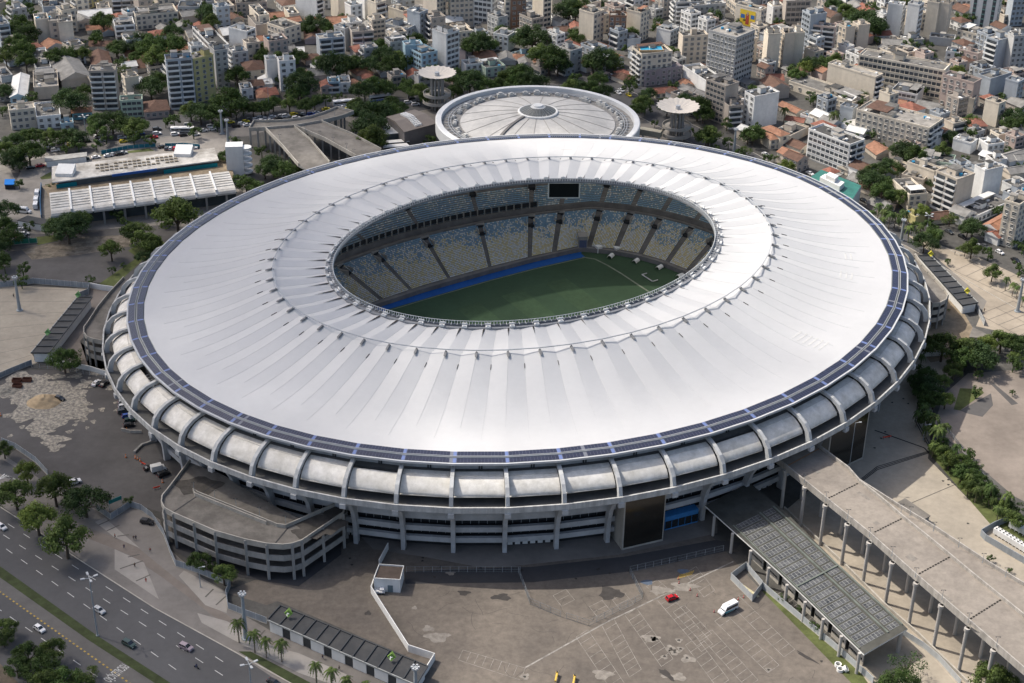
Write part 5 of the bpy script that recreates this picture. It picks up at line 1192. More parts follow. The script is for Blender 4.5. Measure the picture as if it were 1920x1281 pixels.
for a in [
(0,-70,230,-60,-90,105,-80,'nW','brown'),(228,-80,205,150,-110,285,-95,'ns','cream'),(290,-60,110,280,-80,345,-70,'nn','cream'),(80,165,205,75,120,190,150,'nb','beige'),(262,215,285,240,185,412,205,'ww','white','brown gable'),
(425,185,260,412,150,480,175,'nw','beige','red gable'),(290,155,185,280,105,425,140,'ww','white'),(590,105,330,485,75,692,90,'nW','cream','flat','cream block with blue mottled side wall'),(700,120,325,680,95,825,125,'nw','brown'),(928,100,305,822,75,1020,80,'nw','cream'),
(832,290,350,788,250,925,280,'nn','white'),(962,520,625,945,490,1225,485,'nw','mauve'),(1142,230,330,1042,205,1240,215,'nw','white'),(1232,270,480,1152,248,1415,258,'nw','beige','flat','beige block with blank white side wall'),
(1618,278,640,1415,222,1835,262,'WW','grey','flat','tall white and charcoal patterned tower'),(1180,25,185,1085,5,1290,20,'bb','grey'),(1310,50,165,1290,25,1540,30,'nw','grey'),(1650,70,150,1540,-20,1700,40,'ww','beige'),
(1882,60,180,1850,40,1960,50,'nw','white'),(1412,600,700,1230,480,1480,560,'nn','white','flat','long low white block with blank side wall'),(1540,630,900,1398,575,1655,610,'sn','taupe'),(1562,775,930,1550,745,1662,765,'nb','taupe'),(1748,705,930,1665,668,1925,670,'wn','white'),
(440,420,485,425,375,560,400,'ww','beige','orange hip'),(1035,655,710,1018,620,1195,640,'nw','cream','red gable'),(10,420,440,-60,400,200,380,'ww','pale blue'),(175,475,512,150,430,262,465,'nn','white','orange gable'),(370,380,410,350,310,480,350,'nn','cream','red gable'),
(720,20,50,660,-50,1060,10,'nn','grey','grey gable'),(1865,985,1080,1800,935,1930,970,'nw','cream','orange hip'),(110,20,60,100,-20,160,10,'nn','bluish grey'),(540,330,345,490,310,580,325,'nn','beige'),(430,360,380,400,320,500,350,'nn','pinkish','orange gable'),
(1840,560,640,1800,520,1960,560,'nn','beige','red gable'),(60,470,500,40,430,150,460,'nn','grey','grey gable'),(1230,620,650,1200,600,1300,615,'nn','taupe','orange gable')
]: bld(o3,ZC,*a)
hotel,rp=bld(o3,ZC,935,400,620,793,365,1155,375,'bw','cream','flat','cream eight-storey hotel with rooftop pool')
p=rp(.45,.5,0); h_=max(c.location.z for c in hotel.children)  
h_=max(v.co.z for v in [c for c in hotel.children if c.name.startswith('roof')][0].data.vertices)
mb=MB(); mb.box((p[0],p[1],h_+.6),(13,7,1.2),.1,0); mb.box((p[0],p[1],h_+1.22),(12,6,.06),.1,1); mb.build('swimming_pool',[mat('pool deck tan',(.5,.36,.2),.8,.2,.4),mat('pool water',(.05,.35,.55),.1,.1,.5,spec=.6)],hotel)
bb,rp=bld(o3,ZC,1795,80,232,1612,35,1857,72,'nw','cream','flat','cream block with yellow billboard on its side wall')
hb_=max(v.co.z for v in [c for c in bb.children if c.name.startswith('roof')][0].data.vertices)
mb=MB(); a=Vector(rp(0,.2,0));c=Vector(rp(0,.8,0)); d=(c-a).normalized(); n_=Vector((d.y,-d.x,0)); ctr=Vector(rp(.5,.5,0)); n_=n_ if n_.dot(a-ctr)>0 else -n_
o_=n_*.15; Z=lambda p,z:Vector((p.x,p.y,z))
mb.quad(Z(a+o_,hb_-11),Z(c+o_,hb_-11),Z(c+o_,hb_-1.5),Z(a+o_,hb_-1.5),0)
def bbq(u0,u1,v0,v1,mi):
    A_,C_=a.lerp(c,u0)+n_*.2,a.lerp(c,u1)+n_*.2; z0,z1=hb_-11+9.5*v0,hb_-11+9.5*v1; mb.quad(Z(A_,z0),Z(C_,z0),Z(C_,z1),Z(A_,z1),mi)
bbq(.4,.62,.1,.75,1);bbq(.45,.57,.66,.88,2);bbq(.68,.95,.45,.7,3);bbq(.05,.3,.5,.75,3);bbq(.08,.3,.15,.35,2)
mb.build('billboard',[mat('billboard yellow',(.7,.5,.05),.6,.05,.3),mat('billboard red',(.4,.08,.05),.6,.1,.3),mat('billboard tan',(.45,.3,.2),.6,.1,.3),mat('billboard blue',(.05,.15,.4),.6,.1,.3)],bb)
o4=(1420,0)
for a in [
(210,15,205,190,0,388,10,'ns','taupe'),(108,50,175,90,35,190,45,'ww','cream'),(385,115,400,290,90,500,100,'sn','bluish grey'),(512,95,150,500,70,612,85,'nn','bluish grey'),(560,205,415,372,183,618,192,'bn','pinkish','flat','pinkish block with grid of box balconies'),
(640,205,390,602,190,708,195,'wn','beige'),(730,190,382,708,175,812,182,'wn','beige'),(80,255,515,38,245,170,250,'nn','cream'),(200,250,500,172,240,262,246,'wn','beige'),(268,245,485,255,235,328,242,'nn','cream'),
(1050,45,265,943,30,1088,38,'nw','white'),(1168,45,300,1085,28,1242,40,'ns','white'),(1310,30,270,1225,15,1312,20,'nn','cream'),(1385,35,275,1300,20,1412,30,'nn','beige'),(905,20,110,888,5,955,15,'ww','cream'),
(1770,-150,225,1568,-180,1860,-160,'gg','white','flat','very tall white tower with teal glass strips'),(1870,-140,190,1860,-160,1960,-145,'nW','bluish grey'),(1625,265,330,1438,218,1742,245,'ww','cream'),(1735,300,520,1632,275,1852,268,'bn','bluish grey'),(1850,270,530,1842,255,1960,262,'nw','grey'),
(1358,375,445,1282,350,1455,388,'ww','white'),(1590,395,485,1452,360,1615,375,'wn','pinkish'),(1345,515,720,732,400,1430,480,'sn','cream','flat','very long cream block with strip windows'),(1560,605,812,1335,545,1628,580,'wn','pinkish'),(852,562,745,510,462,948,562,'nb','cream','flat','long block with huge blank cream side wall'),
(692,745,800,228,590,765,690,'wn','cream'),(1150,690,765,965,655,1275,655,'sn','white'),(1238,930,1090,715,795,1392,880,'wb','cream','flat','long grey-white block with many small windows'),(690,790,890,597,768,712,770,'nn','bluish grey'),(668,1050,1255,370,935,782,1015,'sb','white','flat','six-storey block of white bands with brown end wall'),
(1412,900,980,1372,870,1507,880,'nb','beige'),(1532,890,975,1480,835,1640,872,'ww','taupe','red hip'),(1560,720,820,1455,700,1582,705,'nw','cream'),(1742,755,918,1640,722,1793,752,'nw','cream'),(1680,575,700,1605,540,1832,530,'nn','bluish grey'),
(1880,600,780,1788,575,1960,590,'nw','bluish grey'),(1542,1040,1112,1410,1005,1600,1015,'nn','white'),(1662,1050,1122,1560,1015,1778,1035,'nw','white'),(1400,1190,1240,1150,1150,1480,1140,'nn','pale green','flat','low building with flat green roof'),
(1300,1260,1300,1075,1175,1400,1180,'nn','cream'),(1820,1160,1200,1760,1110,1960,1120,'nn','white','grey gable'),(1740,980,1020,1680,950,1860,960,'ww','cream'),(1880,1000,1040,1790,950,1960,960,'nn','beige','grey gable'),(1690,1130,1180,1600,1100,1760,1110,'ww','white','white gable'),
(280,800,850,150,740,330,790,'nn','beige','orange gable'),(400,860,900,310,830,440,850,'nn','white'),(170,960,1080,35,900,200,950,'nw','cream','orange hip'),(230,990,1040,150,940,370,920,'wn','beige','flat','low grey-roofed workshop beside the striped block'),
(330,880,920,200,860,390,870,'nn','pale green','red gable'),(620,920,960,600,900,760,890,'nn','white','white gable'),(760,970,1000,640,940,850,960,'nn','white','white gable'),(870,240,300,805,225,970,235,'ww','white','red gable'),(860,1100,1150,780,1040,980,1080,'nn','beige','orange gable'),
(1450,150,200,1410,110,1500,140,'ww','pinkish','orange hip'),(1480,60,90,1400,50,1560,55,'nn','taupe','orange hip'),(1080,300,330,1000,270,1200,290,'nn','grey'),(900,320,350,800,300,1080,330,'nn','taupe','grey gable'),(690,60,90,650,20,770,50,'nn','white','grey gable'),(760,90,120,700,50,860,80,'nw','pinkish','red gable'),
(100,620,720,20,560,230,600,'nn','taupe','brown gable'),(1780,120,180,1700,80,1880,110,'nw','beige'),(640,-20,20,600,-60,760,-30,'nw','white'),(1440,5,40,1380,-20,1540,0,'nw','white'),(1060,740,790,960,720,1130,730,'nn','beige','orange gable'),(1290,790,830,1140,760,1420,790,'nn','cream','grey gable'),(1240,270,320,1200,240,1420,290,'nn','grey'),(1720,1230,1260,1640,1200,1800,1210,'nn','white'),
(110,200,240,80,175,200,190,'nn','cream','orange gable'),(970,300,330,930,280,1020,290,'nn','beige')
]: bld(o4,ZD,*a)
o5=(1420,300)
for a in [
(1440,150,400,1288,85,1582,115,'bn','beige','flat','eight-storey block with scaffolded balcony front'),(1640,85,300,1582,70,1772,55,'nn','white'),(1275,90,230,1080,20,1310,60,'nn','cream'),(1195,150,230,1040,110,1200,130,'nn','beige'),(1560,420,470,1440,345,1830,300,'ww','white','flat','long low white building with grey sheet roof'),
(1095,260,370,975,150,1200,230,'nw','cream'),(1730,480,590,1640,440,1872,400,'ww','white','orange gable'),(1740,540,620,1722,500,1860,490,'nw','white','red gable'),(1890,330,640,1850,300,1990,260,'ww','cream'),(1860,270,370,1835,250,1960,230,'nw','bluish grey'),
(1460,60,120,1360,20,1560,40,'nn','bluish grey'),(1840,200,260,1780,160,1960,170,'nn','white'),(1830,80,150,1780,50,1960,60,'nn','beige','grey gable'),(1700,10,60,1620,-20,1800,0,'nn','white'),(1880,-10,40,1800,-40,1980,-20,'nn','white','grey gable'),(1260,420,470,1200,380,1420,400,'nn','cream','brown gable'),(1140,420,470,1110,390,1210,400,'nn','yellow')
]: bld(o5,ZE,*a)
# small houses between the blocks, where the roofs of the quarter show
def inroad(x,y):
    # avenue band in px
    for (A_,B_) in((AVN,AVS),):
        def yy(L,x):
            for (x0,y0),(x1,y1) in zip(L,L[1:]):
                if x0<=x<=x1: return y0+(y1-y0)*(x-x0)/(x1-x0)
            return None
        a_=yy(A_,x)
        if a_ is not None and y>a_-9: return True
    return False
nfill=0; tries=0
while nfill<290 and tries<30000:
    tries+=1; x=rnd.uniform(5,1915); y=rnd.uniform(8,430)
    if inroad(x,y): continue
    if y>170 and x<1100 : continue
    P=g(x,y,0); W_=rnd.uniform(7.5,14); ok=True
    for bx,byy,r1,r2 in BL:
        if math.hypot(P.x-bx,P.y-byy)<W_*.5+r1*.45+r2*.45+.5: ok=False;break
    if not ok: continue
    nfill+=1
    zone=ZA if x<480 else ZB if x<960 else ZC if x<1430 else ZD if y<300 else ZE
    q=rnd.random(); ppm=FL/(P-CP).length; wpx=W_*ppm*3.84; ang=.25 if x<900 else .8
    hh=(rnd.uniform(8,16) if (rnd.random()<.4 and (y<140 or (x>1650 and y<230))) else rnd.uniform(4,8.5))*ppm*.87*3.84
    Lx=x*3.84-wpx*(.35 if x<900 else .6); Ly=y*3.84-hh-wpx*.25; Rx=x*3.84+wpx*(.9 if x<900 else .55); Ry=y*3.84-hh-wpx*.12
    col=rnd.choice(('cream','white','white','beige','taupe','pinkish','grey','bluish grey'))
    rf='flat' if hh>9.2*ppm*.87*3.84 else rnd.choice(('orange gable','red hip','brown gable','brown hip','grey gable','grey gable','grey gable','flat','flat','flat','flat','white gable'))
    bld((0,0),zone,x*3.84,y*3.84-hh,y*3.84,Lx,Ly,Rx,Ry,rnd.choice(('nw','ww','bw','ws')) if rf=='flat' else rnd.choice(('nn','nw','ww')),col,rf)
print('buildings',len(BL),'fill',nfill)
# ================================================ trees
leafc=[((.07,.115,.03),(.03,.055,.015)),((.11,.155,.04),(.045,.07,.02)),((.052,.09,.03),(.024,.045,.016)),((.17,.22,.05),(.07,.10,.025))]
lm=[]
for i,(c,d) in enumerate(leafc):
    m=mat('leaves %d'%i,c,.75,.3,.45,c2=d,fine=.35,spec=.25,orand=.33); lm.append(m)
    n_=m.node_tree; t_=n_.nodes.new('ShaderNodeBsdfTranslucent'); t_.inputs[0].default_value=(c[0]*1.3,c[1]*1.3,c[2],1); x_=n_.nodes.new('ShaderNodeMixShader'); x_.inputs[0].default_value=.25
    n_.links.new(n_.nodes['Principled BSDF'].outputs[0],x_.inputs[1]); n_.links.new(t_.outputs[0],x_.inputs[2]); n_.links.new(x_.outputs[0],n_.nodes['Material Output'].inputs[0])
bark=mat('bark',(.09,.07,.055),.95,.3,.6)
TREES=[]
def make_tree(seed,spread,mati,dens=1.0,clumps=34,flat=.8):
    r_=random.Random(seed); root=bpy.data.objects.new('tree',None); COL.objects.link(root)
    H=1.0
    mb=MB(); segs=7
    def limb(a,c,r0,r1):
        a,c=Vector(a),Vector(c); d=(c-a).normalized(); u=d.orthogonal().normalized(); v=d.cross(u)
        vs=[a+(u*math.cos(2*math.pi*i/segs)+v*math.sin(2*math.pi*i/segs))*r0 for i in range(segs)]+[c+(u*math.cos(2*math.pi*i/segs)+v*math.sin(2*math.pi*i/segs))*r1 for i in range(segs)]
        mb.add(vs,[(i,(i+1)%segs,segs+(i+1)%segs,segs+i) for i in range(segs)])
    limb((0,0,-.02),(0.01,0,.34),.035,.024)
    cl=[]
    for k in range(clumps):
        a=r_.random()*6.283; q=math.sqrt(r_.random())*spread*.40; z=.42+ (1-(q/(spread*.40))**2*.8)*.40*r_.uniform(.15,1.0)
        s=r_.uniform(.10,.17)*(spread**.5); cl.append((q*math.cos(a),q*math.sin(a),z,s))
    for k in range(7):
        c=cl[k*3%len(cl)]; limb((0.005,0,.26+.02*k*.4),(c[0]*.8,c[1]*.8,c[2]-.03),.016,.006)
    mb.build('trunk',bark,root)
    mb=MB(); L=int(120*dens)
    for (cx_,cy_,cz_,s) in cl:
        for i in range(L):
            # points on/in clump shell
            u=r_.uniform(-1,1); th=r_.random()*6.283; rr=s*(r_.random()**.33)*r_.choice((1,1,1.12)); w_=math.sqrt(1-u*u)
            P=Vector((cx_+rr*w_*math.cos(th),cy_+rr*w_*math.sin(th),cz_+rr*u*flat))
            n=Vector((w_*math.cos(th)+r_.uniform(-.6,.6),w_*math.sin(th)+r_.uniform(-.6,.6),u+r_.uniform(-.3,.7))).normalized()
            e=n.orthogonal().normalized(); f=n.cross(e); aa=r_.random()*6.28; e,f=e*math.cos(aa)+f*math.sin(aa),f*math.cos(aa)-e*math.sin(aa); z_=r_.uniform(.016,.032)
            mb.add([P-e*z_,P-f*z_*.6,P+e*z_,P+f*z_*.6],[(0,1,2,3)])
    mb.build('crown',lm[mati],root)
    return root
def make_palm(seed,mati=1):
    r_=random.Random(seed); root=bpy.data.objects.new('palm',None); COL.objects.link(root)
    mb=MB(); mb.cyl((0,0,0),.022,.45,8,0,.016); mb.cyl((0,0,.45),.016,.27,8,0,.012); mb.build('trunk',mat('palm bark',(.2,.17,.13),.9,.3,.6),root)
    mb=MB()
    for k in range(17):
        a=2*math.pi*k/17+r_.uniform(-.15,.15); up_=r_.uniform(.05,.32); L=r_.uniform(.27,.34); pr_=Vector((0,0,.71)); n=7; d=Vector((math.cos(a),math.sin(a),0)); s=Vector((-d.y,d.x,0))
        for i in range(1,n+1):
            q=i/n; P=Vector((0,0,.71))+d*L*q*(1-.12*q)+Vector((0,0,up_*q*1.1-.42*q*q*(1+.3*r_.random())))
            w_=.04*math.sin(math.pi*min(1,.15+q*.85))+.006
            for sg in(-1,1): 
                for h in(0,.5):
                    A_=pr_.lerp(P,h);B_=pr_.lerp(P,h+.42); mb.add([A_,B_,B_+s*sg*w_+Vector((0,0,-w_*.55)),A_+s*sg*w_*.9+Vector((0,0,-w_*.5))],[(0,1,2,3)])
            pr_=P
    mb.build('fronds',lm[mati],root)
    return root
random.seed(1)
KIND=[make_tree(1,1.0,0),make_tree(2,1.25,2,clumps=42),make_tree(3,.95,1),make_tree(4,1.5,1,dens=.75,clumps=26,flat=.5),make_tree(5,1.1,0,clumps=38),make_tree(6,.9,3),make_palm(1),make_palm(2,0),make_tree(9,1.3,2,dens=.22,clumps=22)]
looks={0:'dark green bushy tree',1:'broad dark spreading tree',2:'mid green rounded tree',3:'flat spreading light green tree',4:'dense dark tree',5:'small yellowish young tree',6:'feathery palm',7:'dark palm',8:'sparse brown thin-leaved tree'}
CW=[1.05,1.25,1.0,1.5,1.13,.95,.66,.66,1.3]
usedk=set()
def plant(k,x,y,w,zone,hk=1.0):     # x,y: pixel of crown centre; w crown width px
    # base pixel: crown centre is ~.62 H above ground
    P=g(x,y,0); D=(P-CP).length; ppm=FL/D; W=w/ppm; H=W*1.34/CW[k]*hk
    if k in(6,7): H=W*1.05/.62*hk
    zc=H*(.62 if k not in(6,7) else .72)
    G=g(x,y,zc)
    if k in usedk: r_=copytree(KIND[k])
    else: r_=KIND[k]; usedk.add(k)
    r_.name=('palm_tree' if k in(6,7) else 'tree'); r_.location=(G.x,G.y,0); s=H; r_.scale=(s/hk**.5*rnd.uniform(.93,1.07),s/hk**.5*rnd.uniform(.93,1.07),s); r_.rotation_euler=(0,0,rnd.random()*6.28)
    r_['category']='palm' if k in(6,7) else 'tree'; r_['group']='palm trees around the stadium' if k in(6,7) else 'trees in the streets and yards'
    zreg(r_,G,looks[k],zone); TREES.append((w,r_,k,G,H)) if k not in (6,7) else None; return r_
def many(zone,L):
    for e in L: plant(*e[:4],zone,*(e[4:]))
TL=lambda L:[(k,x/3.84,y/3.84,w/3.84) for k,x,y,w in L]
T2=lambda L:[(k,480+x/3.84,y/3.84,w/3.84) for k,x,y,w in L]
T3=lambda L:[(k,960+x/3.84,y/3.84,w/3.84) for k,x,y,w in L]
T4=lambda L:[(k,1420+x/3.84,y/3.84,w/3.84) for k,x,y,w in L]
LM=lambda L:[(k,x/3.84,300+y/3.84,w/3.84) for k,x,y,w in L]
RM=lambda L:[(k,1420+x/3.84,300+y/3.84,w/3.84) for k,x,y,w in L]
RL=lambda L:[(k,1420+x/3.84,630+y/3.84,w/3.84) for k,x,y,w in L]
many('in the street wood at top left edge',TL([(2,100,60,130),(0,170,20,110),(4,140,150,150),(1,180,220,160),(0,110,280,130),(4,170,330,150),(0,180,420,130),(2,40,400,110),(1,20,640,120),(0,220,690,90),(4,10,780,80),(0,60,350,100),(2,230,90,90),(0,110,10,110),(1,110,200,120)]))
many('among the blocks at upper left',TL([(0,390,385,140),(4,480,370,130),(2,590,370,110),(1,500,690,210),(4,600,640,110),(0,740,130,150),(2,680,270,90),(1,1010,270,180),(4,1100,300,190),(0,1230,290,180),(1,930,300,150),(0,830,320,110),(0,1330,170,80),(2,1120,385,160),(4,870,440,90),(3,880,490,110),(1,1080,600,180),(4,1130,560,150),(0,1700,520,160),(4,1650,690,210),(1,1480,70,150),(0,1420,20,110),(2,1520,140,110),(0,1540,60,120),(4,1900,340,110),(0,700,240,80),(1,1240,210,120),(4,350,400,90),(0,980,400,100)]))
many('lining the far avenue at upper left',TL([(0,710,850,140),(1,800,840,190),(4,890,880,150),(2,960,900,140),(0,690,920,120),(1,540,960,150),(4,450,970,130),(2,360,960,120),(0,250,960,130),(0,170,970,120),(1,80,1000,150),(4,1010,880,110),(2,1370,770,130),(1,1440,790,170),(0,1520,790,150),(4,1580,800,110),(3,1700,800,120),(2,1250,850,90),(0,1820,760,110),(4,1880,760,110),(2,560,1020,90),(0,1190,870,70),(1,1750,770,100)]))
many('on the pavement before the left station halls',TL([(4,690,1030,80),(0,760,970,90),(2,960,985,90),(0,1070,1000,80),(0,560,1010,80),(2,1390,930,90),(0,1560,890,80),(4,355,1025,90),(1,80,1110,170),(0,200,1070,180),(2,40,1060,130),(0,470,1060,60),(1,130,1160,120),(3,1730,1040,70),(0,1620,1110,110),(4,1700,1010,90)]))
many('in the dark clump left of the platform halls',LM([(1,30,340,170),(0,20,460,160),(4,60,530,150),(1,0,600,130),(0,30,760,80),(2,160,770,90),(4,0,700,120),(0,150,860,90),(5,135,160,60),(0,355,180,60),(0,210,460,70),(0,545,140,50),(0,625,125,50),(4,20,850,70)]))
many('between the platform hall and stadium rim',LM([(1,480,450,240),(0,560,410,160),(4,400,460,150),(2,1270,350,260),(0,1180,380,120),(1,1350,400,120),(3,1010,490,220),(2,1040,560,170),(0,940,500,150),(4,1100,590,120),(2,795,620,140),(0,805,785,50),(5,885,755,40),(0,650,850,60),(4,1770,150,140),(0,1850,180,120),(1,1040,680,110),(5,1100,630,60),(0,840,380,90),(4,900,440,80),(0,1700,130,80)]))
many('by the left side ramp',[(4,118,668,48),(0,141,662,20),(3,108,672,20)])
many('behind the twin-lane ramp',T2([(1,120,1160,180),(4,200,1200,150),(0,60,1200,120),(0,320,1220,70),(4,40,1080,100),(1,860,770,230),(0,760,770,170),(4,950,780,170),(1,820,880,220),(2,830,960,200),(0,870,1010,130),(2,720,740,110),(1,1030,760,110),(0,980,720,110),(4,760,990,90),(0,1250,1000,80)]))
many('on the avenue verge left of the umbrella tower',T2([(0,120,720,110),(2,240,730,110),(0,360,740,120),(4,300,640,140),(1,320,570,210),(2,260,680,90),(0,420,710,110),(4,60,750,110),(2,500,700,90),(0,1100,620,130),(2,1180,640,130),(4,1250,680,120),(0,1080,590,100),(1,780,620,170),(0,860,590,160),(4,930,610,140),(3,600,690,90),(0,740,650,100)]))
many('among houses behind the umbrella tower',T2([(1,110,350,150),(4,60,380,120),(0,190,340,90),(2,150,410,110),(0,250,420,120),(1,560,430,210),(4,480,430,130),(0,650,440,150),(1,930,380,170),(0,890,320,140),(4,980,440,160),(2,1020,400,110),(0,720,430,120),(1,430,150,170),(0,370,180,110),(2,830,155,60),(3,610,520,110),(4,1280,510,150),(0,1140,280,150),(1,1600,280,200),(0,1560,310,150),(4,1680,300,120),(1,1540,560,200),(0,1460,540,170),(3,1560,530,130),(4,1650,600,150),(0,1740,590,120),(1,1860,520,170),(2,1800,550,130),(4,1420,640,120),(0,330,520,130),(1,820,450,140),(0,1780,210,110),(2,1900,225,80),(0,520,190,110),(4,300,380,110),(0,700,470,80)]))
many('behind the round arena',T3([(1,150,240,230),(4,80,260,150),(0,270,380,210),(1,330,440,170),(2,200,360,150),(0,60,510,180),(1,150,560,200),(4,40,570,160),(1,640,400,210),(0,590,440,150),(4,680,380,140),(1,480,620,160),(2,430,610,130),(0,560,620,140),(1,660,640,140),(4,620,550,120),(0,460,550,90),(1,410,40,200),(5,460,50,130),(0,520,20,150),(1,600,10,150),(4,1040,150,90),(0,1050,200,80),(2,420,230,60),(0,470,230,60),(4,780,450,90),(0,850,600,100),(4,870,560,80),(1,980,660,110),(2,940,720,120),(0,900,770,110),(4,960,760,100),(1,1260,710,160),(0,1340,740,170),(4,1380,790,140),(2,1120,750,110),(3,1100,720,90),(0,1200,800,100),(4,730,480,70)]))
many('along the avenue right of the round arena',T3([(2,1420,950,150),(0,1400,980,130),(4,1550,880,90),(0,1740,940,140),(1,1700,970,110),(2,1560,1015,80),(3,1670,1080,110),(4,1640,1100,80),(5,1460,1060,60),(0,1280,940,60),(2,1030,880,50),(0,1840,1140,70),(5,1890,1130,50),(4,1760,910,80)]))
many('among the tall blocks at top right',T4([(1,380,450,150),(5,350,470,110),(0,290,520,110),(4,480,440,130),(2,560,420,110),(1,600,420,90),(0,250,490,90),(1,790,130,210),(0,870,170,130),(4,700,90,120),(2,640,60,110),(1,560,20,110),(0,1530,130,90),(2,1450,290,60),(4,1230,380,110),(0,160,150,70),(1,1850,820,150),(0,1900,880,120),(4,1820,870,110),(1,1400,970,110),(2,1340,1060,110),(0,1440,990,90),(1,1060,1060,170),(0,1130,1090,150),(3,1180,1080,130),(4,1010,1060,110),(1,640,880,80),(6,200,780,90),(6,560,810,110),(0,1480,110,90),(2,1780,20,60),(2,1540,950,80),(4,1890,790,80),(0,850,200,110)]))
many('along the avenue at far right',RM([(5,210,30,110),(1,840,130,170),(0,900,210,160),(4,950,160,130),(2,1030,250,120),(1,790,100,130),(0,850,60,130),(4,1000,50,110),(1,940,20,130),(3,1390,410,130),(1,1560,460,160),(0,1520,480,110),(2,1550,610,130),(3,1500,640,110),(0,1240,450,80),(1,1210,570,160),(4,1260,530,110),(5,1890,770,90),(0,1670,660,90),(2,1700,790,110),(0,1375,720,50),(1,1890,590,90),(0,1910,640,60),(4,1150,470,90),(2,1280,500,90),(1,980,240,110),(0,1380,1080,20)]))
many('in the row beside the avenue at right',RM([(7,880,320,100),(6,920,360,100),(7,960,380,100),(6,1000,390,90),(7,1060,370,100),(6,1100,480,100),(7,830,370,90),(6,900,420,90),(7,1320,510,90),(6,1180,470,80),(7,1800,850,80),(6,1850,890,80),(7,1880,910,80),(6,1915,990,60),(7,950,330,90),(7,1030,420,80)]))
many('by the old lot at lower right',RL([(1,1600,110,230),(0,1500,130,170),(2,1530,60,150),(5,1660,150,110),(4,1440,180,110),(1,1470,70,130),(3,1880,150,150),(0,1850,190,100),(5,1360,440,110),(1,1240,340,170),(4,1200,380,130),(0,1280,430,140),(2,1330,310,110),(0,1220,450,120),(5,1580,390,70),(5,1840,400,40),(4,1230,260,120),(1,1750,50,90),(2,1840,40,90),(0,1900,30,90)]))
many('in the shrub row edging the right plaza',RL([(6,1280,580,130),(6,1310,660,150),(7,1240,550,130),(7,1200,500,120),(6,1360,640,120),(0,1340,760,90),(7,1440,790,110),(2,1480,880,110),(4,1520,930,110),(0,1560,980,110),(2,1470,960,100),(4,1620,1030,110),(7,1690,1080,130),(2,1700,1120,110),(6,1810,1140,130),(0,1640,1090,90),(2,1800,1210,110),(4,1870,1230,90),(0,1590,930,70),(2,1540,840,90)]))
STRIP=[(1728,640),(1722,690),(1722,730),(1730,775),(1745,810),(1762,835),(1782,855),(1802,880),(1826,905),(1850,930),(1878,955),(1905,975)]
for i in range(34):
    q=i/33*(len(STRIP)-1); a_=STRIP[int(q)]; b_=STRIP[min(len(STRIP)-1,int(q)+1)]; f_=q-int(q)
    plant(rnd.choice((2,2,3,5,0,2,5,6)) if i>12 else rnd.choice((1,4,0,2,6,7)),a_[0]+(b_[0]-a_[0])*f_+rnd.uniform(-9,9),a_[1]+(b_[1]-a_[1])*f_+rnd.uniform(-9,6),rnd.uniform(17,32),'on the green strip at lower right')
many('beyond the old lot at right',[(2,1770,640,50),(2,1815,650,46),(5,1850,640,34),(2,1880,632,40),(0,1905,640,44),(5,1835,700,16),(2,1790,690,30)])
many('by the bottom right corner',[(8,1702,1240,70),(4,1690,1272,60),(0,1665,1278,36),(2,1865,1268,62),(5,1850,1250,24),(0,1892,1275,36),(5,1857,1046,14),(5,1893,1068,10)])
many('on the pavement at lower left',[(2,26,917,54),(2,100,906,60),(1,158,932,66),(5,67,961,56),(2,120,995,72),(5,48,878,38),(2,6,838,30),(0,140,925,34)])
many('on the verge at bottom left corner',[(2,8,1172,36),(0,50,1222,50),(2,98,1212,44),(4,75,1245,50),(0,120,1270,56),(2,150,1276,44),(3,170,1258,30),(0,30,1245,40),(4,5,1195,30),(2,85,1275,50)])
many('in the palm row beside the booths',[(6,445,1165,32,1.25),(6,475,1186,32,1.2),(6,497,1198,30,1.2),(6,526,1203,32,1.2),(6,591,1245,32,1.2),(6,621,1256,32,1.2),(6,649,1272,32,1.2),(6,686,1280,24,1.2)])
many('inside the fenced strip by the car ramp',[(0,373,1048,40),(2,418,1070,40),(4,395,1060,24)])
many('in the fenced lawn beside the solar roof',[(0,1470,1120,16),(2,1530,1172,18),(5,1500,1140,12)])
ng=0;tr=0; GT=[]
while ng<90 and tr<9000:
    tr+=1; x=rnd.uniform(2,1918); y=rnd.uniform(2,420)
    if inroad(x,y+6) or (y>165 and x<1100): continue
    P=g(x,y,0)
    if any(math.hypot(P.x-q[0],P.y-q[1])<6 for q in GT): continue
    if any(math.hypot(P.x-bx,P.y-by_)<r2*.8+2 for bx,by_,r1,r2 in BL): continue
    GT.append((P.x,P.y)); ng+=1
    plant(rnd.choice((0,1,2,4,4,5)),x,y-6,rnd.uniform(14,28),'between houses '+('at upper left' if x<480 else 'at upper middle left' if x<960 else 'behind the round arena' if x<1430 else 'at upper right'))
for i,k in enumerate(KIND):
    if i not in usedk:
        for c in list(k.children): bpy.data.objects.remove(c)
        bpy.data.objects.remove(k)
# ================================================ vehicles
tyre=mat('tyre rubber',(.02,.02,.02),.9,.2,1); cglass=mat('car glass',(.02,.025,.03),.08,.2,1,spec=.9)
CC={'white':(.72,.72,.72),'silver':(.42,.43,.44),'black':(.018,.018,.02),'dark grey':(.06,.065,.07),'red':(.45,.01,.02),'yellow':(.65,.52,.03),'blue':(.03,.08,.35),'dark green':(.02,.05,.045),'mauve':(.30,.24,.27)}
CM={k:mat('car paint '+k,v,.28,.06,.5,spec=.6) for k,v in CC.items()}
def shell(prof,wb,wt,mi=0,mb=None,z0=None):
    # prof: list of (x,z,half width) outline from rear-bottom over roof to front-bottom
    mb=mb or MB(); n=len(prof); L=[(x,-w_,z) for x,z,w_ in prof]+[(x,w_,z) for x,z,w_ in prof]
    mb.add(L,[(i,i+1,n+i+1,n+i) for i in range(n-1)]+[tuple(range(n)),tuple(range(2*n-1,n-1,-1))],mi); return mb
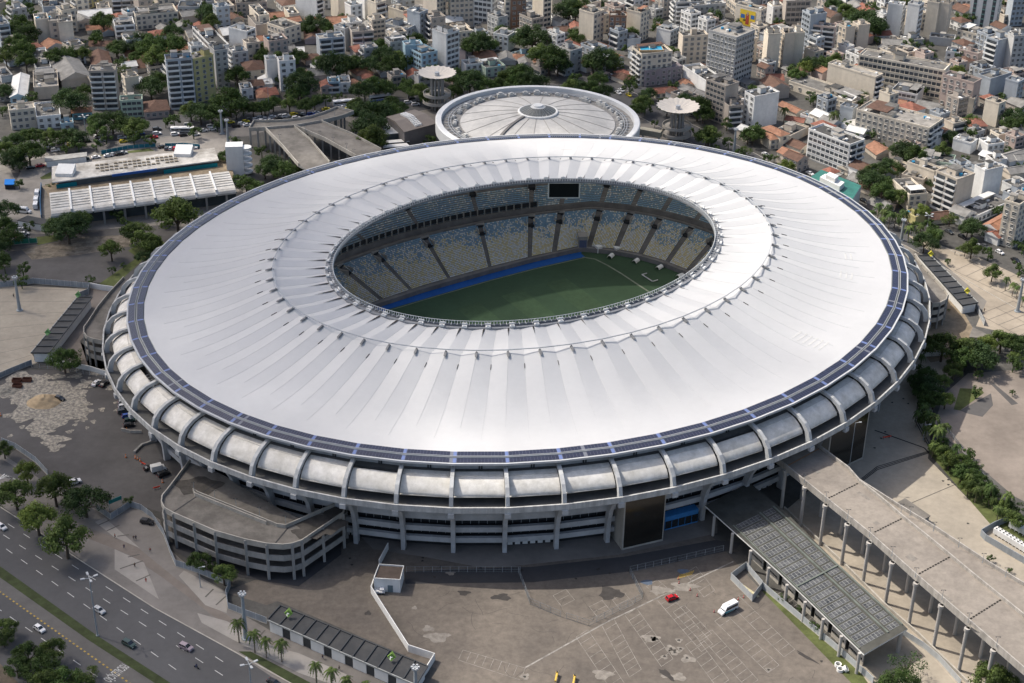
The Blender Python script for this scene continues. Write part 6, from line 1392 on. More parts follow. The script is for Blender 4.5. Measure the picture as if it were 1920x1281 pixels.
def make_car(kind):
    r=bpy.data.objects.new('parked_car',None); COL.objects.link(r)
    if kind=='hatch':
        body=[(-1.95,.25,.82),(-2.0,.7,.86),(-1.9,.95,.86),(1.0,.97,.86),(1.85,.78,.82),(2.0,.55,.8),(1.98,.25,.8)]
        cab=[(-1.88,.94,.80),(-1.55,1.42,.66),(.25,1.46,.66),(1.05,.95,.78)]; rf=[(-1.5,1.44,.62),(.15,1.48,.62)]
    elif kind=='sedan':
        body=[(-2.2,.25,.82),(-2.25,.7,.86),(-2.1,.98,.84),(-1.4,1.0,.86),(1.1,.95,.86),(2.0,.8,.82),(2.2,.55,.8),(2.18,.25,.8)]
        cab=[(-1.6,.97,.80),(-1.0,1.4,.64),(.3,1.42,.64),(1.1,.95,.78)]; rf=[(-.95,1.42,.6),(.25,1.44,.6)]
    else:
        body=[(-2.2,.3,.88),(-2.25,.8,.92),(-2.15,1.1,.92),(1.2,1.1,.92),(2.05,.98,.88),(2.2,.6,.86),(2.18,.3,.86)]
        cab=[(-2.12,1.08,.86),(-1.95,1.65,.74),(.35,1.7,.74),(1.15,1.08,.84)]; rf=[(-1.9,1.68,.7),(.25,1.72,.7)]
    o=shell(body,0,0).build('body',CM['white'],r)
    o2=shell(cab,0,0).build('windows',cglass,r)
    mb=MB(); (x0,z0,w0),(x1,z1,w1)=rf; mb.add([(x0,-w0,z0),(x1,-w1,z1),(x1,w1,z1),(x0,w0,z0),(x0-.12,-w0-.05,z0-.1),(x1+.12,-w1-.05,z1-.1),(x1+.12,w1+.05,z1-.1),(x0-.12,w0+.05,z0-.1)],[(0,1,2,3),(0,4,5,1),(1,5,6,2),(2,6,7,3),(3,7,4,0)])
    for sy in(-1,1):
        mb.bar((x1,sy*w1,z1),(cab[3][0],sy*cab[3][2],cab[3][1]+.02),.09); mb.bar((x0,sy*w0,z0),(cab[0][0],sy*cab[0][2],cab[0][1]+.02),.12); mb.bar(((x0+x1)/2,sy*(w0+.05),z0-.08),((x0+x1)/2,sy*.86,cab[0][1]),.08)
    mb.build('roof_panel',CM['white'],r)
    for x in(-1.3,1.3):
        for y in(-.78,.78):
            mb=MB(); n=10; vs=[(x+.33*math.cos(2*math.pi*i/n),y-.1,.33+.33*math.sin(2*math.pi*i/n)) for i in range(n)]+[(x+.33*math.cos(2*math.pi*i/n),y+.1,.33+.33*math.sin(2*math.pi*i/n)) for i in range(n)]
            mb.add(vs,[(i,(i+1)%n,n+(i+1)%n,n+i) for i in range(n)]+[tuple(range(n)),tuple(range(2*n-1,n-1,-1))]); mb.build('wheel',tyre,r)
    for y in(-.6,.6):
        mb=MB(); mb.box((body[-2][0]-.02,y,.68),(.1,.32,.14)); mb.build('headlight',mat('lamp lens',(.7,.7,.68),.2,.1,1),r)
        mb=MB(); mb.box((body[1][0]+.0,y,.75),(.1,.28,.16)); mb.build('tail_light',mat('tail red',(.4,.01,.01),.3,.1,1),r)
    return r
CP_={k:make_car(k) for k in('hatch','sedan','suv')}; ucar=set()
def dirw(x,y,dx,dy):
    a=g(x,y);c=g(x+dx,y+dy); return math.atan2((c-a).y,(c-a).x)
def car(x,y,dx,dy,kind,col,zone,name='parked_car',grp='cars around the stadium'):
    key=kind
    if key in ucar: r=copytree(CP_[kind])
    else: r=CP_[kind]; ucar.add(key); 
    r.name=name; p=g(x,y,.6); r.location=(p.x,p.y,.07); r.rotation_euler=(0,0,dirw(x,y,dx,dy)); r['category']='car'; r['group']=grp; r.scale=(1,1,1)
    for c in r.children:
        if c.name.startswith(('body','roof_panel')): 
            c.material_slots[0].link='OBJECT'; c.material_slots[0].material=CM[col]
    nm={'hatch':'hatchback','sedan':'sedan','suv':'tall estate car'}[kind]
    zreg(r,r.location,f'{col} {nm}',zone); return r
za='on the wide avenue at lower left'
car(186,1144,10,6.5,'sedan','silver',za,'driving_car'); car(74,1179,10,6.8,'hatch','white',za,'driving_car'); car(242,1208,10,5.5,'suv','dark green',za,'driving_car'); car(349,1214,10,4.5,'suv','mauve',za,'driving_car'); car(3,988,10,6.5,'hatch','white',za,'driving_car'); car(514,1280,10,5,'sedan','black',za,'driving_car')
car(140,904,10,-3,'suv','white','beside the pavement trees at left'); car(276,979,10,2,'suv','black','inside the hoarding near the car ramp')
zb='parked beside the stadium at left'
car(181,718,10,-8,'sedan','white',zb); car(196,720,10,-7,'sedan','black',zb)
for (x,y,c) in((232,754,'silver'),(232,762,'white'),(232,772,'dark grey'),(239,780,'blue'),(243,788,'dark green'),(242,797,'black')): car(x,y,10,-1.5,'hatch' if c!='dark grey' else 'suv',c,zb)
car(281,877,10,-3,'sedan','black','beside the small white truck'); car(307,889,10,-4,'suv','black','beside the small white truck'); car(112,747,10,3,'hatch','black','at the edge of the sand heap')
car(1260,1121,27,-9,'hatch','red','alone in the big parking lot')
zc='on the far avenue at upper left'
for (x,y,c) in((435,1025,'white'),(475,1010,'silver'),(515,1040,'yellow'),(620,1015,'black'),(398,1082,'white'),(365,1072,'dark grey'),(878,992,'white'),(888,1018,'yellow'),(710,985,'white'),(730,1013,'silver'),(1010,962,'blue'),(1130,962,'white'),(1130,930,'dark grey'),(1110,988,'red'),(1262,967,'white'),(1320,972,'black'),(1355,898,'silver'),(1465,940,'white'),(1530,930,'white'),(1410,968,'white'),(1660,880,'yellow'),(1700,908,'black'),(1740,890,'white'),(1770,875,'yellow'),(1780,900,'white'),(1800,860,'dark grey'),(1520,910,'white'),(1845,860,'white'),(1880,850,'silver')):
    car(x/3.84,y/3.84,10,-1.2,('hatch','sedan','suv')[int(x)%3],c,zc,'avenue_car')
for (x,y,c) in((75,855,'silver'),(45,868,'white'),(120,842,'white'),(160,852,'black'),(215,835,'white'),(240,855,'dark grey'),(275,825,'yellow'),(310,833,'black'),(345,820,'white'),(375,845,'silver'),(395,825,'blue'),(430,812,'white'),(505,785,'yellow'),(625,772,'white'),(660,788,'yellow'),(560,800,'silver'),(100,868,'silver'),(290,850,'white'),(180,835,'silver')):
    car(480+x/3.84,y/3.84,10,-1.6,('hatch','sedan','suv')[int(x)%3],c,'in the queue before the twin-lane ramp','avenue_car')
for (x,y,c) in((1095,738,'white'),(1130,715,'black'),(1155,735,'black'),(1150,752,'white')): car(480+x/3.84,y/3.84,10,-1,'suv',c,'left of the umbrella tower','avenue_car')
for (x,y,c) in((690,1132,'white'),(780,1120,'white'),(815,1112,'silver'),(860,1108,'black'),(885,1100,'silver'),(610,1142,'dark green'),(510,1167,'white'),(290,1192,'red'),(220,1207,'black'),(1170,1057,'black')): car(x/3.84,y/3.84,10,-1.5,'sedan',c,'on the yard road before the station hall')
for k,c in enumerate(('dark grey','silver','red','black','silver','white','white','silver')): car((1197+31*k)/3.84,1068/3.84,2,-8,'hatch',c,'in the row inside the teal wall behind the station hall')
for k in range(8): car((143+(k%2)*6)/3.84+(k//4)*9,300+(470+16*(k%4)*1.9)/3.84,10,-1,'hatch',('white','silver','white','black')[k%4],'in the tight rows left of the small hip-roofed shelter')
for (x,y,c) in((765,668,'white'),(787,650,'white'),(842,685,'yellow'),(720,548,'white'),(760,555,'silver'),(430,540,'silver'),(690,560,'dark grey')): car(960+x/3.84,y/3.84,8,5,('hatch','sedan')[int(x)%2],c,'at the junction behind the round arena','avenue_car')
for (x,y,c) in((60,1112,'white'),): car(1420+x/3.84,y/3.84,8,4,'sedan',c,'before the shops right of the umbrella tower','avenue_car')
for (x,y,c) in((345,52,'dark grey'),(380,97,'white'),(765,292,'black'),(1380,517,'dark grey'),(1475,552,'black'),(1860,722,'black'),(1640,622,'dark grey'),(970,112,'white'),(1745,665,'white'),(1570,600,'silver')): car(1420+x/3.84,300+y/3.84,8,4.2,('sedan','hatch')[int(x)%2],c,'on the avenue at far right','avenue_car')
for k in list(CP_):
    if k not in ucar: 
        for c in list(CP_[k].children): bpy.data.objects.remove(c)
        bpy.data.objects.remove(CP_[k])
# van, truck, buses
def van(x,y,dx,dy,L,H,W,look,cat,body='white',low=None,name='van',stripe=True):
    p=g(x,y,1); r=empty(name,look,cat,(p.x,p.y,.07),dirw(x,y,dx,dy))
    b0=MB(); shell([(-L/2,.35,W/2),(-L/2,H-.15,W/2-.05),(-L/2+.15,H,W/2-.12),(L/2-1.9,H,W/2-.12),(L/2-.95,1.25,W/2-.03),(L/2-.1,.95,W/2-.05),(L/2,.35,W/2-.05)],0,0,0,b0).build('body',CM[body],r)
    mb=MB()
    for sy in(-1,1):
        mb.add([(-L/2+.3,sy*(W/2-.02),1.35),(L/2-1.45,sy*(W/2-.02),1.35),(L/2-1.95,sy*(W/2-.06),H-.45),(-L/2+.3,sy*(W/2-.04),H-.45)],[(0,1,2,3)])
    mb.add([(L/2-1.02,-W/2+.15,1.36),(L/2-1.02,W/2-.15,1.36),(L/2-1.85,W/2-.2,H-.12),(L/2-1.85,-W/2+.2,H-.12)],[(0,1,2,3)])
    o=mb.build('windows',cglass,r); o.scale=(1.002,1.02,1)
    if low:
        mb=MB()
        for sy in(-1,1): mb.add([(-L/2+.1,sy*(W/2+.012),.5),(L/2-1.0,sy*(W/2+.012),.5),(L/2-1.2,sy*(W/2+.012),1.2),(-L/2+2.2,sy*(W/2+.012),.75)],[(0,1,2,3)])
        mb.build('side_stripe',low,r)
    for xx in(-L/2+1.1,L/2-1.2):
        for yy in(-W/2+.1,W/2-.1):
            mb=MB(); n=12; vs=[(xx+.38*math.cos(2*math.pi*i/n),yy-.14,.38+.38*math.sin(2*math.pi*i/n)) for i in range(n)]+[(xx+.38*math.cos(2*math.pi*i/n),yy+.14,.38+.38*math.sin(2*math.pi*i/n)) for i in range(n)]
            mb.add(vs,[(i,(i+1)%n,n+(i+1)%n,n+i) for i in range(n)]+[tuple(range(n)),tuple(range(2*n-1,n-1,-1))]); mb.build('wheel',tyre,r)
    mb=MB(); mb.box((.3,0,H+.08),(.9,.7,.16)); mb.build('roof_hatch',white,r)
    return r
van(1365,1141,-26,13,6.6,2.7,2.15,'white passenger van with teal side stripe in the big parking lot','van',low=mat('teal stripe van',(.02,.3,.33),.4,.1,.5))
van(45,395,10,1,6.5,2.6,2.1,'white minibus parked left of the blue sheet fence','minibus')
for k,(x,y) in enumerate(((70,362),(68,375),(67,385))): van(x,y,2,-10,5.8,2.6,2.1,('top','middle','bottom')[k]+' white van in the column beside the blue fence','van')
def bus(x,y,dx,dy,look,low):
    p=g(x,y,1.5); r=empty('city_bus',look,'bus',(p.x,p.y,.05),dirw(x,y,dx,dy)); L,W,H=11.5,2.5,3.1
    mb=MB(); mb.box((0,0,.35+(H-.35)/2),(L,W,H-.35)); mb.box((1,0,H+.12),(2.2,1.5,.24)); mb.box((-3,0,H+.12),(2.2,1.5,.24)); mb.build('body',CM['white'],r)
    for sy in(-1,1): mb=MB(); mb.box((0,sy*(W/2+.01),2.05),(L-.8,.04,1.0)); mb.build('window_row',cglass,r); mb=MB(); mb.box((0,sy*(W/2+.012),.85),(L-.3,.04,.7)); mb.build('side_stripe',low,r)
    mb=MB(); mb.box((L/2+.01,0,2.0),(.04,W-.3,1.3)); mb.build('windscreen',cglass,r)
    for xx in(-3.6,3.6):
        for yy in(-1.15,1.15):
            mb=MB(); n=10; vs=[(xx+.5*math.cos(2*math.pi*i/n),yy-.12,.5+.5*math.sin(2*math.pi*i/n)) for i in range(n)]+[(xx+.5*math.cos(2*math.pi*i/n),yy+.12,.5+.5*math.sin(2*math.pi*i/n)) for i in range(n)]
            mb.add(vs,[(i,(i+1)%n,n+(i+1)%n,n+i) for i in range(n)]+[tuple(range(n)),tuple(range(2*n-1,n-1,-1))]); mb.build('wheel',tyre,r)
bus(645,193,10,-1,'white city bus behind the head of the twin-lane ramp',MATS['car paint silver']); bus(712,184,10,-1.4,'white and blue city bus half hidden by trees on the far avenue',MATS['car paint blue'])
bus(342,244,10,0,'dark-sided bus among cars on the far avenue at left',MATS['car paint dark grey'])
# box truck
p=g(297,879,1); tr=empty('box_truck','small white box truck between two black cars near the car ramp','truck',(p.x,p.y,.03),dirw(297,879,10,-2.5))
mb=MB(); mb.box((-.7,0,1.7),(3.6,2.1,2.1)); mb.build('cargo_box',white,tr)
mb=MB(); shell([(1.2,.4,.95),(1.2,1.9,.85),(2.0,1.9,.85),(2.5,1.2,.92),(2.65,.4,.92)],0,0,0,mb); mb.build('cab',CM['white'],tr); mb=MB(); mb.add([(2.08,-.8,1.82),(2.08,.8,1.82),(2.48,.85,1.28),(2.48,-.85,1.28)],[(0,1,2,3)]); o=mb.build('windscreen',cglass,tr); o.location.x=.03
mb=MB(); mb.box((0,0,.5),(4.6,.9,.3)); mb.build('chassis',metal_d,tr)
for xx in(-1.7,1.9):
    for yy in(-.85,.85):
        mb=MB(); n=10; vs=[(xx+.4*math.cos(2*math.pi*i/n),yy-.12,.4+.4*math.sin(2*math.pi*i/n)) for i in range(n)]+[(xx+.4*math.cos(2*math.pi*i/n),yy+.12,.4+.4*math.sin(2*math.pi*i/n)) for i in range(n)]
        mb.add(vs,[(i,(i+1)%n,n+(i+1)%n,n+i) for i in range(n)]+[tuple(range(n)),tuple(range(2*n-1,n-1,-1))]); mb.build('wheel',tyre,tr)
# small white pickup by the guard house
p=g(712,1110,.5); pk=empty('utility_cart','small white open utility cart parked against the guard house','cart',(p.x,p.y,.03),dirw(712,1110,10,0))
mb=MB(); mb.box((0,0,.65),(3.2,1.5,.3)); mb.box((-.9,-.7,1.0),(1.5,.08,.4)); mb.box((-.9,.7,1.0),(1.5,.08,.4)); mb.build('body',CM['white'],pk); mb=MB(); mb.box((.7,0,1.85),(1.3,1.4,.08)); mb.build('roof',CM['white'],pk)
mb=MB(); 
for sx in(.1,1.3):
    for sy in(-.65,.65): mb.bar((sx,sy,.7),(sx,sy,1.85),.07)
mb.build('roof_posts',metal_l,pk)
for xx in(-1.0,1.0):
    for yy in(-.7,.7): mb=MB(); mb.box((xx,yy,.3),(.55,.2,.5)); mb.build('wheel',tyre,pk)
# ================================================ people
skinm=mat('skin tone',(.28,.16,.1),.6,.1,2); hairm=mat('hair dark',(.02,.015,.012),.8,.1,2)
def meob(name,me,m,par):
    me=me.copy(); me.materials.append(m); o=bpy.data.objects.new(name,me); COL.objects.link(o); o.parent=par; return o
def person(x,y,head,top,bot,look,step=1):
    p=g(x,y,0); r=bpy.data.objects.new('person',None); COL.objects.link(r); r.location=(p.x,p.y,.08); r.rotation_euler=(0,0,head); tag(r,look,'person')
    A_,B_,C_=PM[step]; meob('body',A_,skinm,r); meob('shirt',B_,top,r); meob('trousers',C_,bot,r)
    mb=MB(); mb.cyl((.0,0,1.63),.105,.1,8,0,.06); mb.build('hair',hairm,r); return r
cl=lambda n,c: mat('cloth '+n,c,.9,.15,3)
wt,bk,rd,nb,gy=cl('white',(.6,.6,.58)),cl('black',(.02,.02,.022)),cl('red',(.4,.04,.03)),cl('navy',(.03,.04,.12)),cl('grey',(.2,.2,.2))
for a in ((216,1009,.6,rd,bk,'person in red top walking on the plaza path, farthest left of the walkers'),(251,1013,2.4,bk,gy,'person in dark top walking left of a pair on the light slabs'),(255,1012,2.4,nb,bk,'person in navy top walking right of a pair on the light slabs'),
 (233,1029,-.8,nb,nb,'person in dark clothes walking down the brown path'),(282,1036,-.7,rd,gy,'person in red top walking below the black car by the hoarding'),(253,1064,2.5,bk,bk,'person in black standing at the edge of the central light slabs'),
 (274,1092,-.8,rd,rd,'person in red walking near the tip of the light slab wedge'),(605,1236,-.5,bk,nb,'person in black walking behind the booths between palms'),(636,1257,-.5,gy,bk,'person in grey walking behind the booths, right of the other walker'),
 (79,976,1.2,wt,bk,'person in white top beside the small pavement tree'),(116,978,2.0,rd,nb,'person in red by the roadside under the flat-topped tree'),(26,558+0,0,bk,bk,'person in black crossing the beige plaza beside the tall light mast'),(1670,461,.5,wt,nb,'person in white walking on the plaza near the palms at right'),(1790,478,.2,bk,gy,'person in dark clothes walking on the right plaza near the round bush'),(1845,585,1,bk,bk,'person in black crossing the banded plaza below the yellow signs'),(1150,474,0,wt,bk,'')):
    if a[-1]: person(*a[:6],step=rnd.randrange(3))
# motorcycle with rider
p=g(368.5,1253,0); mc=empty('motorcycle','dark motorcycle on the wide avenue at lower left','motorcycle',(p.x,p.y,.05),dirw(368,1253,10,5.5))
for xx in(-.7,.7):
    mb=MB(); n=12; vs=[(xx+.3*math.cos(2*math.pi*i/n),-.06,.3+.3*math.sin(2*math.pi*i/n)) for i in range(n)]+[(xx+.3*math.cos(2*math.pi*i/n),.06,.3+.3*math.sin(2*math.pi*i/n)) for i in range(n)]
    mb.add(vs,[(i,(i+1)%n,n+(i+1)%n,n+i) for i in range(n)]+[tuple(range(n)),tuple(range(2*n-1,n-1,-1))]); mb.build('wheel',tyre,mc)
mb=MB(); mb.bar((-.6,0,.55),(.35,0,.75),.26,.3); mb.bar((.7,0,.3),(.45,0,1.05),.09); mb.bar((.42,-.35,1.05),(.42,.35,1.05),.05); mb.build('frame',metal_d,mc)
r=bpy.data.objects.new('person',None); COL.objects.link(r); r.location=(p.x,p.y,.05); r.rotation_euler=mc.rotation_euler; tag(r,'rider in navy jacket and helmet sitting on the motorcycle','person')
meob('body',RIDER,nb,r)
mb=MB(); mb.cyl((.08,0,1.5),.14,.2,10,0,.08); mb.build('helmet',CM['black'],r)
# ================================================ lamp posts and masts
def mast(x,y,top_y,look,kind='four',h=None,cat='street lamp',name='street_lamp',grp=None):
    G=g(x,y,0)
    if h is None:
        lo,hi=1,60
        for _ in range(30):
            m=(lo+hi)/2
            if px((G.x,G.y,m))[1]>top_y: lo=m
            else: hi=m
        h=lo
    r=empty(name,look,cat,(G.x,G.y,.03),0,grp); mb=MB(); w_={'tower':.75,'small':.09,'one':.16}.get(kind,.26)
    mb.cyl((0,0,0),w_,h,10,0,w_*.55); mb.cyl((0,0,0),w_*1.8,.25,10); mb.build('pole',mat('mast grey',(.30,.33,.35),.5,.15,.6),r)
    if kind=='four':
        for k in range(4):
            a=.5+k*math.pi/2; m1=MB(); m1.bar((0,0,h-.1),(1.5*math.cos(a),1.5*math.sin(a),h+.25),.12); m1.bar((1.3*math.cos(a),1.3*math.sin(a),h+.2),(2.5*math.cos(a),2.5*math.sin(a),h+.35),.6,.25); m1.build('lamp_head',metal_l,r)
    elif kind=='one': m1=MB(); m1.bar((0,0,h-.1),(1.4,0,h+.25),.1); m1.bar((1.1,0,h+.22),(2.0,0,h+.3),.4,.18); m1.build('lamp_head',metal_l,r)
    elif kind=='tower':
        m1=MB(); m1.cyl((0,0,h-.6),1.0,.3,12); 
        for k in range(6): a=k*math.pi/3; m1.box((.95*math.cos(a),.95*math.sin(a),h-.1),(.5,.5,.6),a)
        m1.build('lamp_ring',metal_l,r)
    elif kind=='small': m1=MB(); m1.bar((-.45,0,h),(.45,0,h),.07); m1.box((-.55,0,h-.08),(.35,.2,.14)); m1.box((.55,0,h-.08),(.35,.2,.14)); m1.build('lamp_arm',metal_d,r)
    return r
mast(183,1192,1084,'tall four-headed avenue lamp standing in the grass median')
mast(476,1348,1245,'four-headed avenue lamp cut by the bottom edge near the palms')
mast(461,1197,1113,'thick blue-grey light mast behind the first palm','tower',cat='light mast',name='light_mast')
mast(780,1325,1251,'light mast rising in front of the booth end at bottom','tower',cat='light mast',name='light_mast')
mast(37,582,520,'tall light mast on the beige plaza at left','tower',cat='light mast',name='light_mast')
mast(376,1101,1064,'thin single lamp post in front of the hoarding by the car ramp','one')
for (x,y,t,k,l) in ((162,260,219,'four','four-headed lamp among trees above the station hall'),(416.7,251,208,'tower','left of two light masts near the twin-lane ramp'),(428,268,225,'tower','right of two light masts near the twin-lane ramp'),(357,232,197,'one','thin lamp by the yellow facade on the far avenue'),(1134,142,105,'four','four-headed lamp beside the dark tree behind the arena'),(1376,286,242,'tower','light mast by the avenue right of the cream umbrella tower'),(1689.5,451,412,'tower','light mast among the palms at right'),(1739,425,404,'four','four-headed lamp on the avenue side behind the palms'),(1907.5,584,524,'tower','light mast at the right edge of the banded plaza'),(1731,825,797,'one','thin lamp at the kerb of the right plaza below the palms'),(505,215,165,'one','thin lamp left of the queue of cars'),(1588,906,793,'one','tall thin lamp in front of the right glass lift tower'),(765,183,163,'one','thin lamp left of the pale umbrella tower')):
    mast(x,y,t,l,k)
def small_lamps(L,z,zone,h=3.4):
    for (x,y) in L:
        P=g(x,y,z); r=mast(x,y,0,None,'small',h,'lamp post','lamp_post','small lamp posts on the ramps'); r.location=(P.x,P.y,z); zreg(r,P,'small twin-arm lamp post',zone)
small_lamps([(1508,905),(1548,939),(1589,972),(1630,1006),(1672,1042),(1716,1082),(1766,1124),(1815,1167),(1868,1212)],17.0,'on the near parapet of the big ramp')
small_lamps([(1689,962),(1706,967),(1750,996),(1797,1026),(1842,1055),(1885,1082)],17.0,'on the far parapet of the side lane')
small_lamps([(364,921),(403,936),(443,951),(487,968),(536,984)],13.2,'on the dividing wall of the car ramp')
small_lamps([(573,246),(600,256),(625,268),(650,280),(664,290),(525,262),(627,216)],10.2,'on the parapets of the twin-lane ramp',2.8)
# ================================================ fences and hoardings
hoard=mat('hoarding panels',(.28,.31,.34),.6,.25,.6,fine=.08,streak=True); meshm=mat('fence wire',(.22,.24,.25),.5,.2,1)
def hoarding(pts,h,look,m=None):
    t=empty('hoarding',look,'fence',(0,0,0)); P=[g(x,y,0).xy for x,y in pts]; mb=MB(); mb.wall([tuple(p) for p in P],h,.12,0); mb.build('panel',m or hoard,t)
    mb=MB()
    for a,c in zip(P,P[1:]):
        n=max(1,int((c-a).length/2.6))
        for k in range(n+1): q=a.lerp(c,k/n); mb.box((q.x,q.y,h/2+.05),(.16,.16,h+.1),math.atan2((c-a).y,(c-a).x))
    mb.build('posts',metal_l,t)
    mb=MB(); mb.wall([tuple(p) for p in P],.25,.3,0); mb.build('footing',concrete,t); return t
hoarding([(5,832),(30,842),(68,868),(90,892)],2.4,'grey hoarding running down beside the crosswalk at left edge')
hoarding([(182,957),(208,975),(245,951),(266,958),(286,973),(307,1004),(320,1040),(330,1062),(375,1076),(432,1100),(424,1118),(428,1142),(460,1155),(500,1170)],2.5,'long winding grey-blue hoarding around the car ramp garden')
hoarding([(-40,543),(30,536),(63,532),(110,536),(168,541),(166,552),(146,560)],2.6,'grey hoarding behind the beige plaza at left')
hoarding([(-30,722),(25,698),(60,684)],2.2,'grey hoarding between sandy lot and beige plaza')
wallthing('white_wall',[(169,540),(190,544),(213,547)],2.4,.25,white,'white wall between the left plaza lawn and the curved side ramp','wall')
wallthing('white_wall',[(95,682),(135,689),(170,696),(205,707)],2.2,.25,white,'white wall at the foot of the curved side ramp at left','wall')
hoarding([(1429,1103),(1470,1138),(1520,1180),(1570,1222),(1636,1282)],2.4,'long pale hoarding beside the solar roof building lawn',mat('pale hoarding',(.40,.42,.43),.6,.2,.5,fine=.06,streak=True))
hoarding([(1370,1087),(1398,1066),(1429,1103),(1410,1128),(1370,1087)],2.6,'pale box hoarding around the stairwell in the lot',MATS['pale hoarding'])
hoarding([(1690,1190),(1730,1215),(1760,1240),(1800,1285)],2.2,'hoarding under the tall ramp columns at bottom right',MATS['pale hoarding'])
hoarding([(1824,568),(1845,611)],2.4,'pale hoarding beside the end of the yellow-signed booths',MATS['pale hoarding'])
hoarding([(1719,670),(1760,668),(1795,660),(1812,655)],2.4,'white curved hoarding with teal sign right of the stadium',white)
hoarding([(0,462),(40,458),(70,456)],2.4,'green sheet hoarding below the car rows at left',mat('green sheet',(.03,.2,.14),.6,.2,.5))
hoarding([(190,290),(240,280),(292,276)],2,'teal wall along the lawn above the station hall at left',mat('teal wall',(.02,.16,.22),.6,.2,.5)); hoarding([(310,276),(345,275),(375,278)],2,'teal wall beside the row of cars above the station hall',MATS['teal wall'])
def chain(pts,h,look):
    t=empty('mesh_fence',look,'fence',(0,0,0)); P=[g(x,y,0) for x,y in pts]; mb=MB(); wb=MB()
    for a,c in zip(P,P[1:]):
        n=max(1,int((c-a).length/2.7))
        for k in range(n+1): q=a.lerp(c,k/n); mb.bar((q.x,q.y,0),(q.x,q.y,h),.1)
        for z in (.15,h*.5,h): wb.bar((a.x,a.y,z),(c.x,c.y,z),.06)
        m=int((c-a).length/.45)
        for k in range(m): q=a.lerp(c,k/m); wb.bar((q.x,q.y,.1),(q.x,q.y,h),.035)
    mb.build('posts',metal_l,t); wb.build('wire_mesh',meshm,t)
chain([(762,1073),(975,1073)],2.2,'long mesh fence along the dark service road'); chain([(972,1074),(994,1133),(1051,1157)],2.2,'mesh fence descending in the middle of the lot'); chain([(1062,1160),(1104,1174),(1205,1123),(1180,1073)],2.2,'mesh fence forming a hook around the stained lot patch')
chain([(1180,1073),(1270,1053),(1356,1033)],2.2,'mesh fence in the shade before the blue shopfront'); chain([(60,690),(120,694),(205,712)],2,'mesh fence below the white wall at left')
chain([(1770,800),(1830,880),(1900,960)],1.5,'low mesh fence inside the palm row at right')
# stair inside the box hoarding
mb=MB(); a=g(1400,1100,0)
for k in range(6): mb.box((a.x-3+k*1.0,a.y+1.8-k*1.1,.5-.07*k+.02),(3.5,.9,.12),-.9)
mb.build('stair_steps',mat('stair cream',(.5,.46,.3),.8,.2,1)); tag(bpy.data.objects['stair_steps'],'cream stair steps inside the pale box hoarding','stairs')
# teal gate sign
def signpost(x0,y0,x1,y1,zb,h,look,m,cat='sign'):
    a,c=g(x0,y0,zb),g(x1,y1,zb); t=empty('banner_sign',look,cat,(0,0,0)); mb=MB(); mb.bar((a.x,a.y,zb+h/2),(c.x,c.y,zb+h/2),.15,h); mb.build('sign_panel',m,t); mb=MB(); mb.bar((a.x,a.y,0),(a.x,a.y,zb+h),.14); mb.bar((c.x,c.y,0),(c.x,c.y,zb+h),.14); mb.build('sign_posts',metal_l,t); return t
signpost(204,946,228,936,2.6,1.4,'teal banner sign on posts above the hoarding entrance',mat('teal banner',(.02,.2,.2),.6,.3,.6))
# chillers at right
chillerm=white
ce=empty('chiller_fence','grey panel fence enclosing the white cooling units at right edge','fence',(0,0,0))
P=[g(x,y,0).xy for x,y in((1950,1075),(1847,1014),(1838,1004),(1862,990),(1900,974),(1915,984))]; mb=MB(); mb.wall([tuple(p) for p in P],2.4,.2,0); mb.build('panel',hoard,ce)
cu=None
for row_,(x0,y0,x1,y1,n) in enumerate(((1868,1002,1935,1043,11),(1897,990,1945,1015,7))):
    A,B=g(x0,y0,0),g(x1,y1,0)
    for k in range(n):
        q=A.lerp(B,k/(n-1))
        r=empty('cooling_unit',None,'cooling unit',(q.x,q.y,0),math.atan2((B-A).y,(B-A).x),'white cooling units behind the panel fence')
        m1=MB(); m1.box((0,0,1.5),(1.5,2.0,1.9)); m1.box((0,.9,.3),(.2,.2,.6));m1.box((0,-.9,.3),(.2,.2,.6)); m1.build('casing',white,r)
        for yy in(-.5,.5): m1=MB(); m1.cyl((0,yy,2.45),.42,.16,12,0); m1.cyl((0,yy,2.6),.34,.04,12,1); m1.build('fan',[white,dark],r)
        zreg(r,q,'white cooling unit with twin fans','in the '+('lower' if row_==0 else 'upper')+' row at right edge')
simple_roof('concrete_box',[(1680,943),(1697,934),(1745,967),(1729,976)],3.0,'small grey open-topped concrete box beside the side lane','enclosure',conc_d,conc_g)
simple_roof('white_hut',[(1817,632),(1845,634),(1853,628),(1824,613)],4,'small white hut with brown roof at the right plaza edge','hut',conc_d,white)
simple_roof('hip_shelter',[(32,413),(85,422),(92,412),(52,404)],3.4,'small dark-roofed shelter left of the arched platform hall','shelter',booth_roof,white)
simple_roof('white_block',[(84,303),(163,293),(163,285),(84,294)],3.2,'low white office row with blue base before the station hall','building',conc_g,white)
simple_roof('blue_awning',[(8,346),(28,346),(28,336),(9,336)],2.6,'bright blue awning at the left edge','awning',mat('bright blue tarp',(.0,.18,.6),.6,.1,.5),dark)
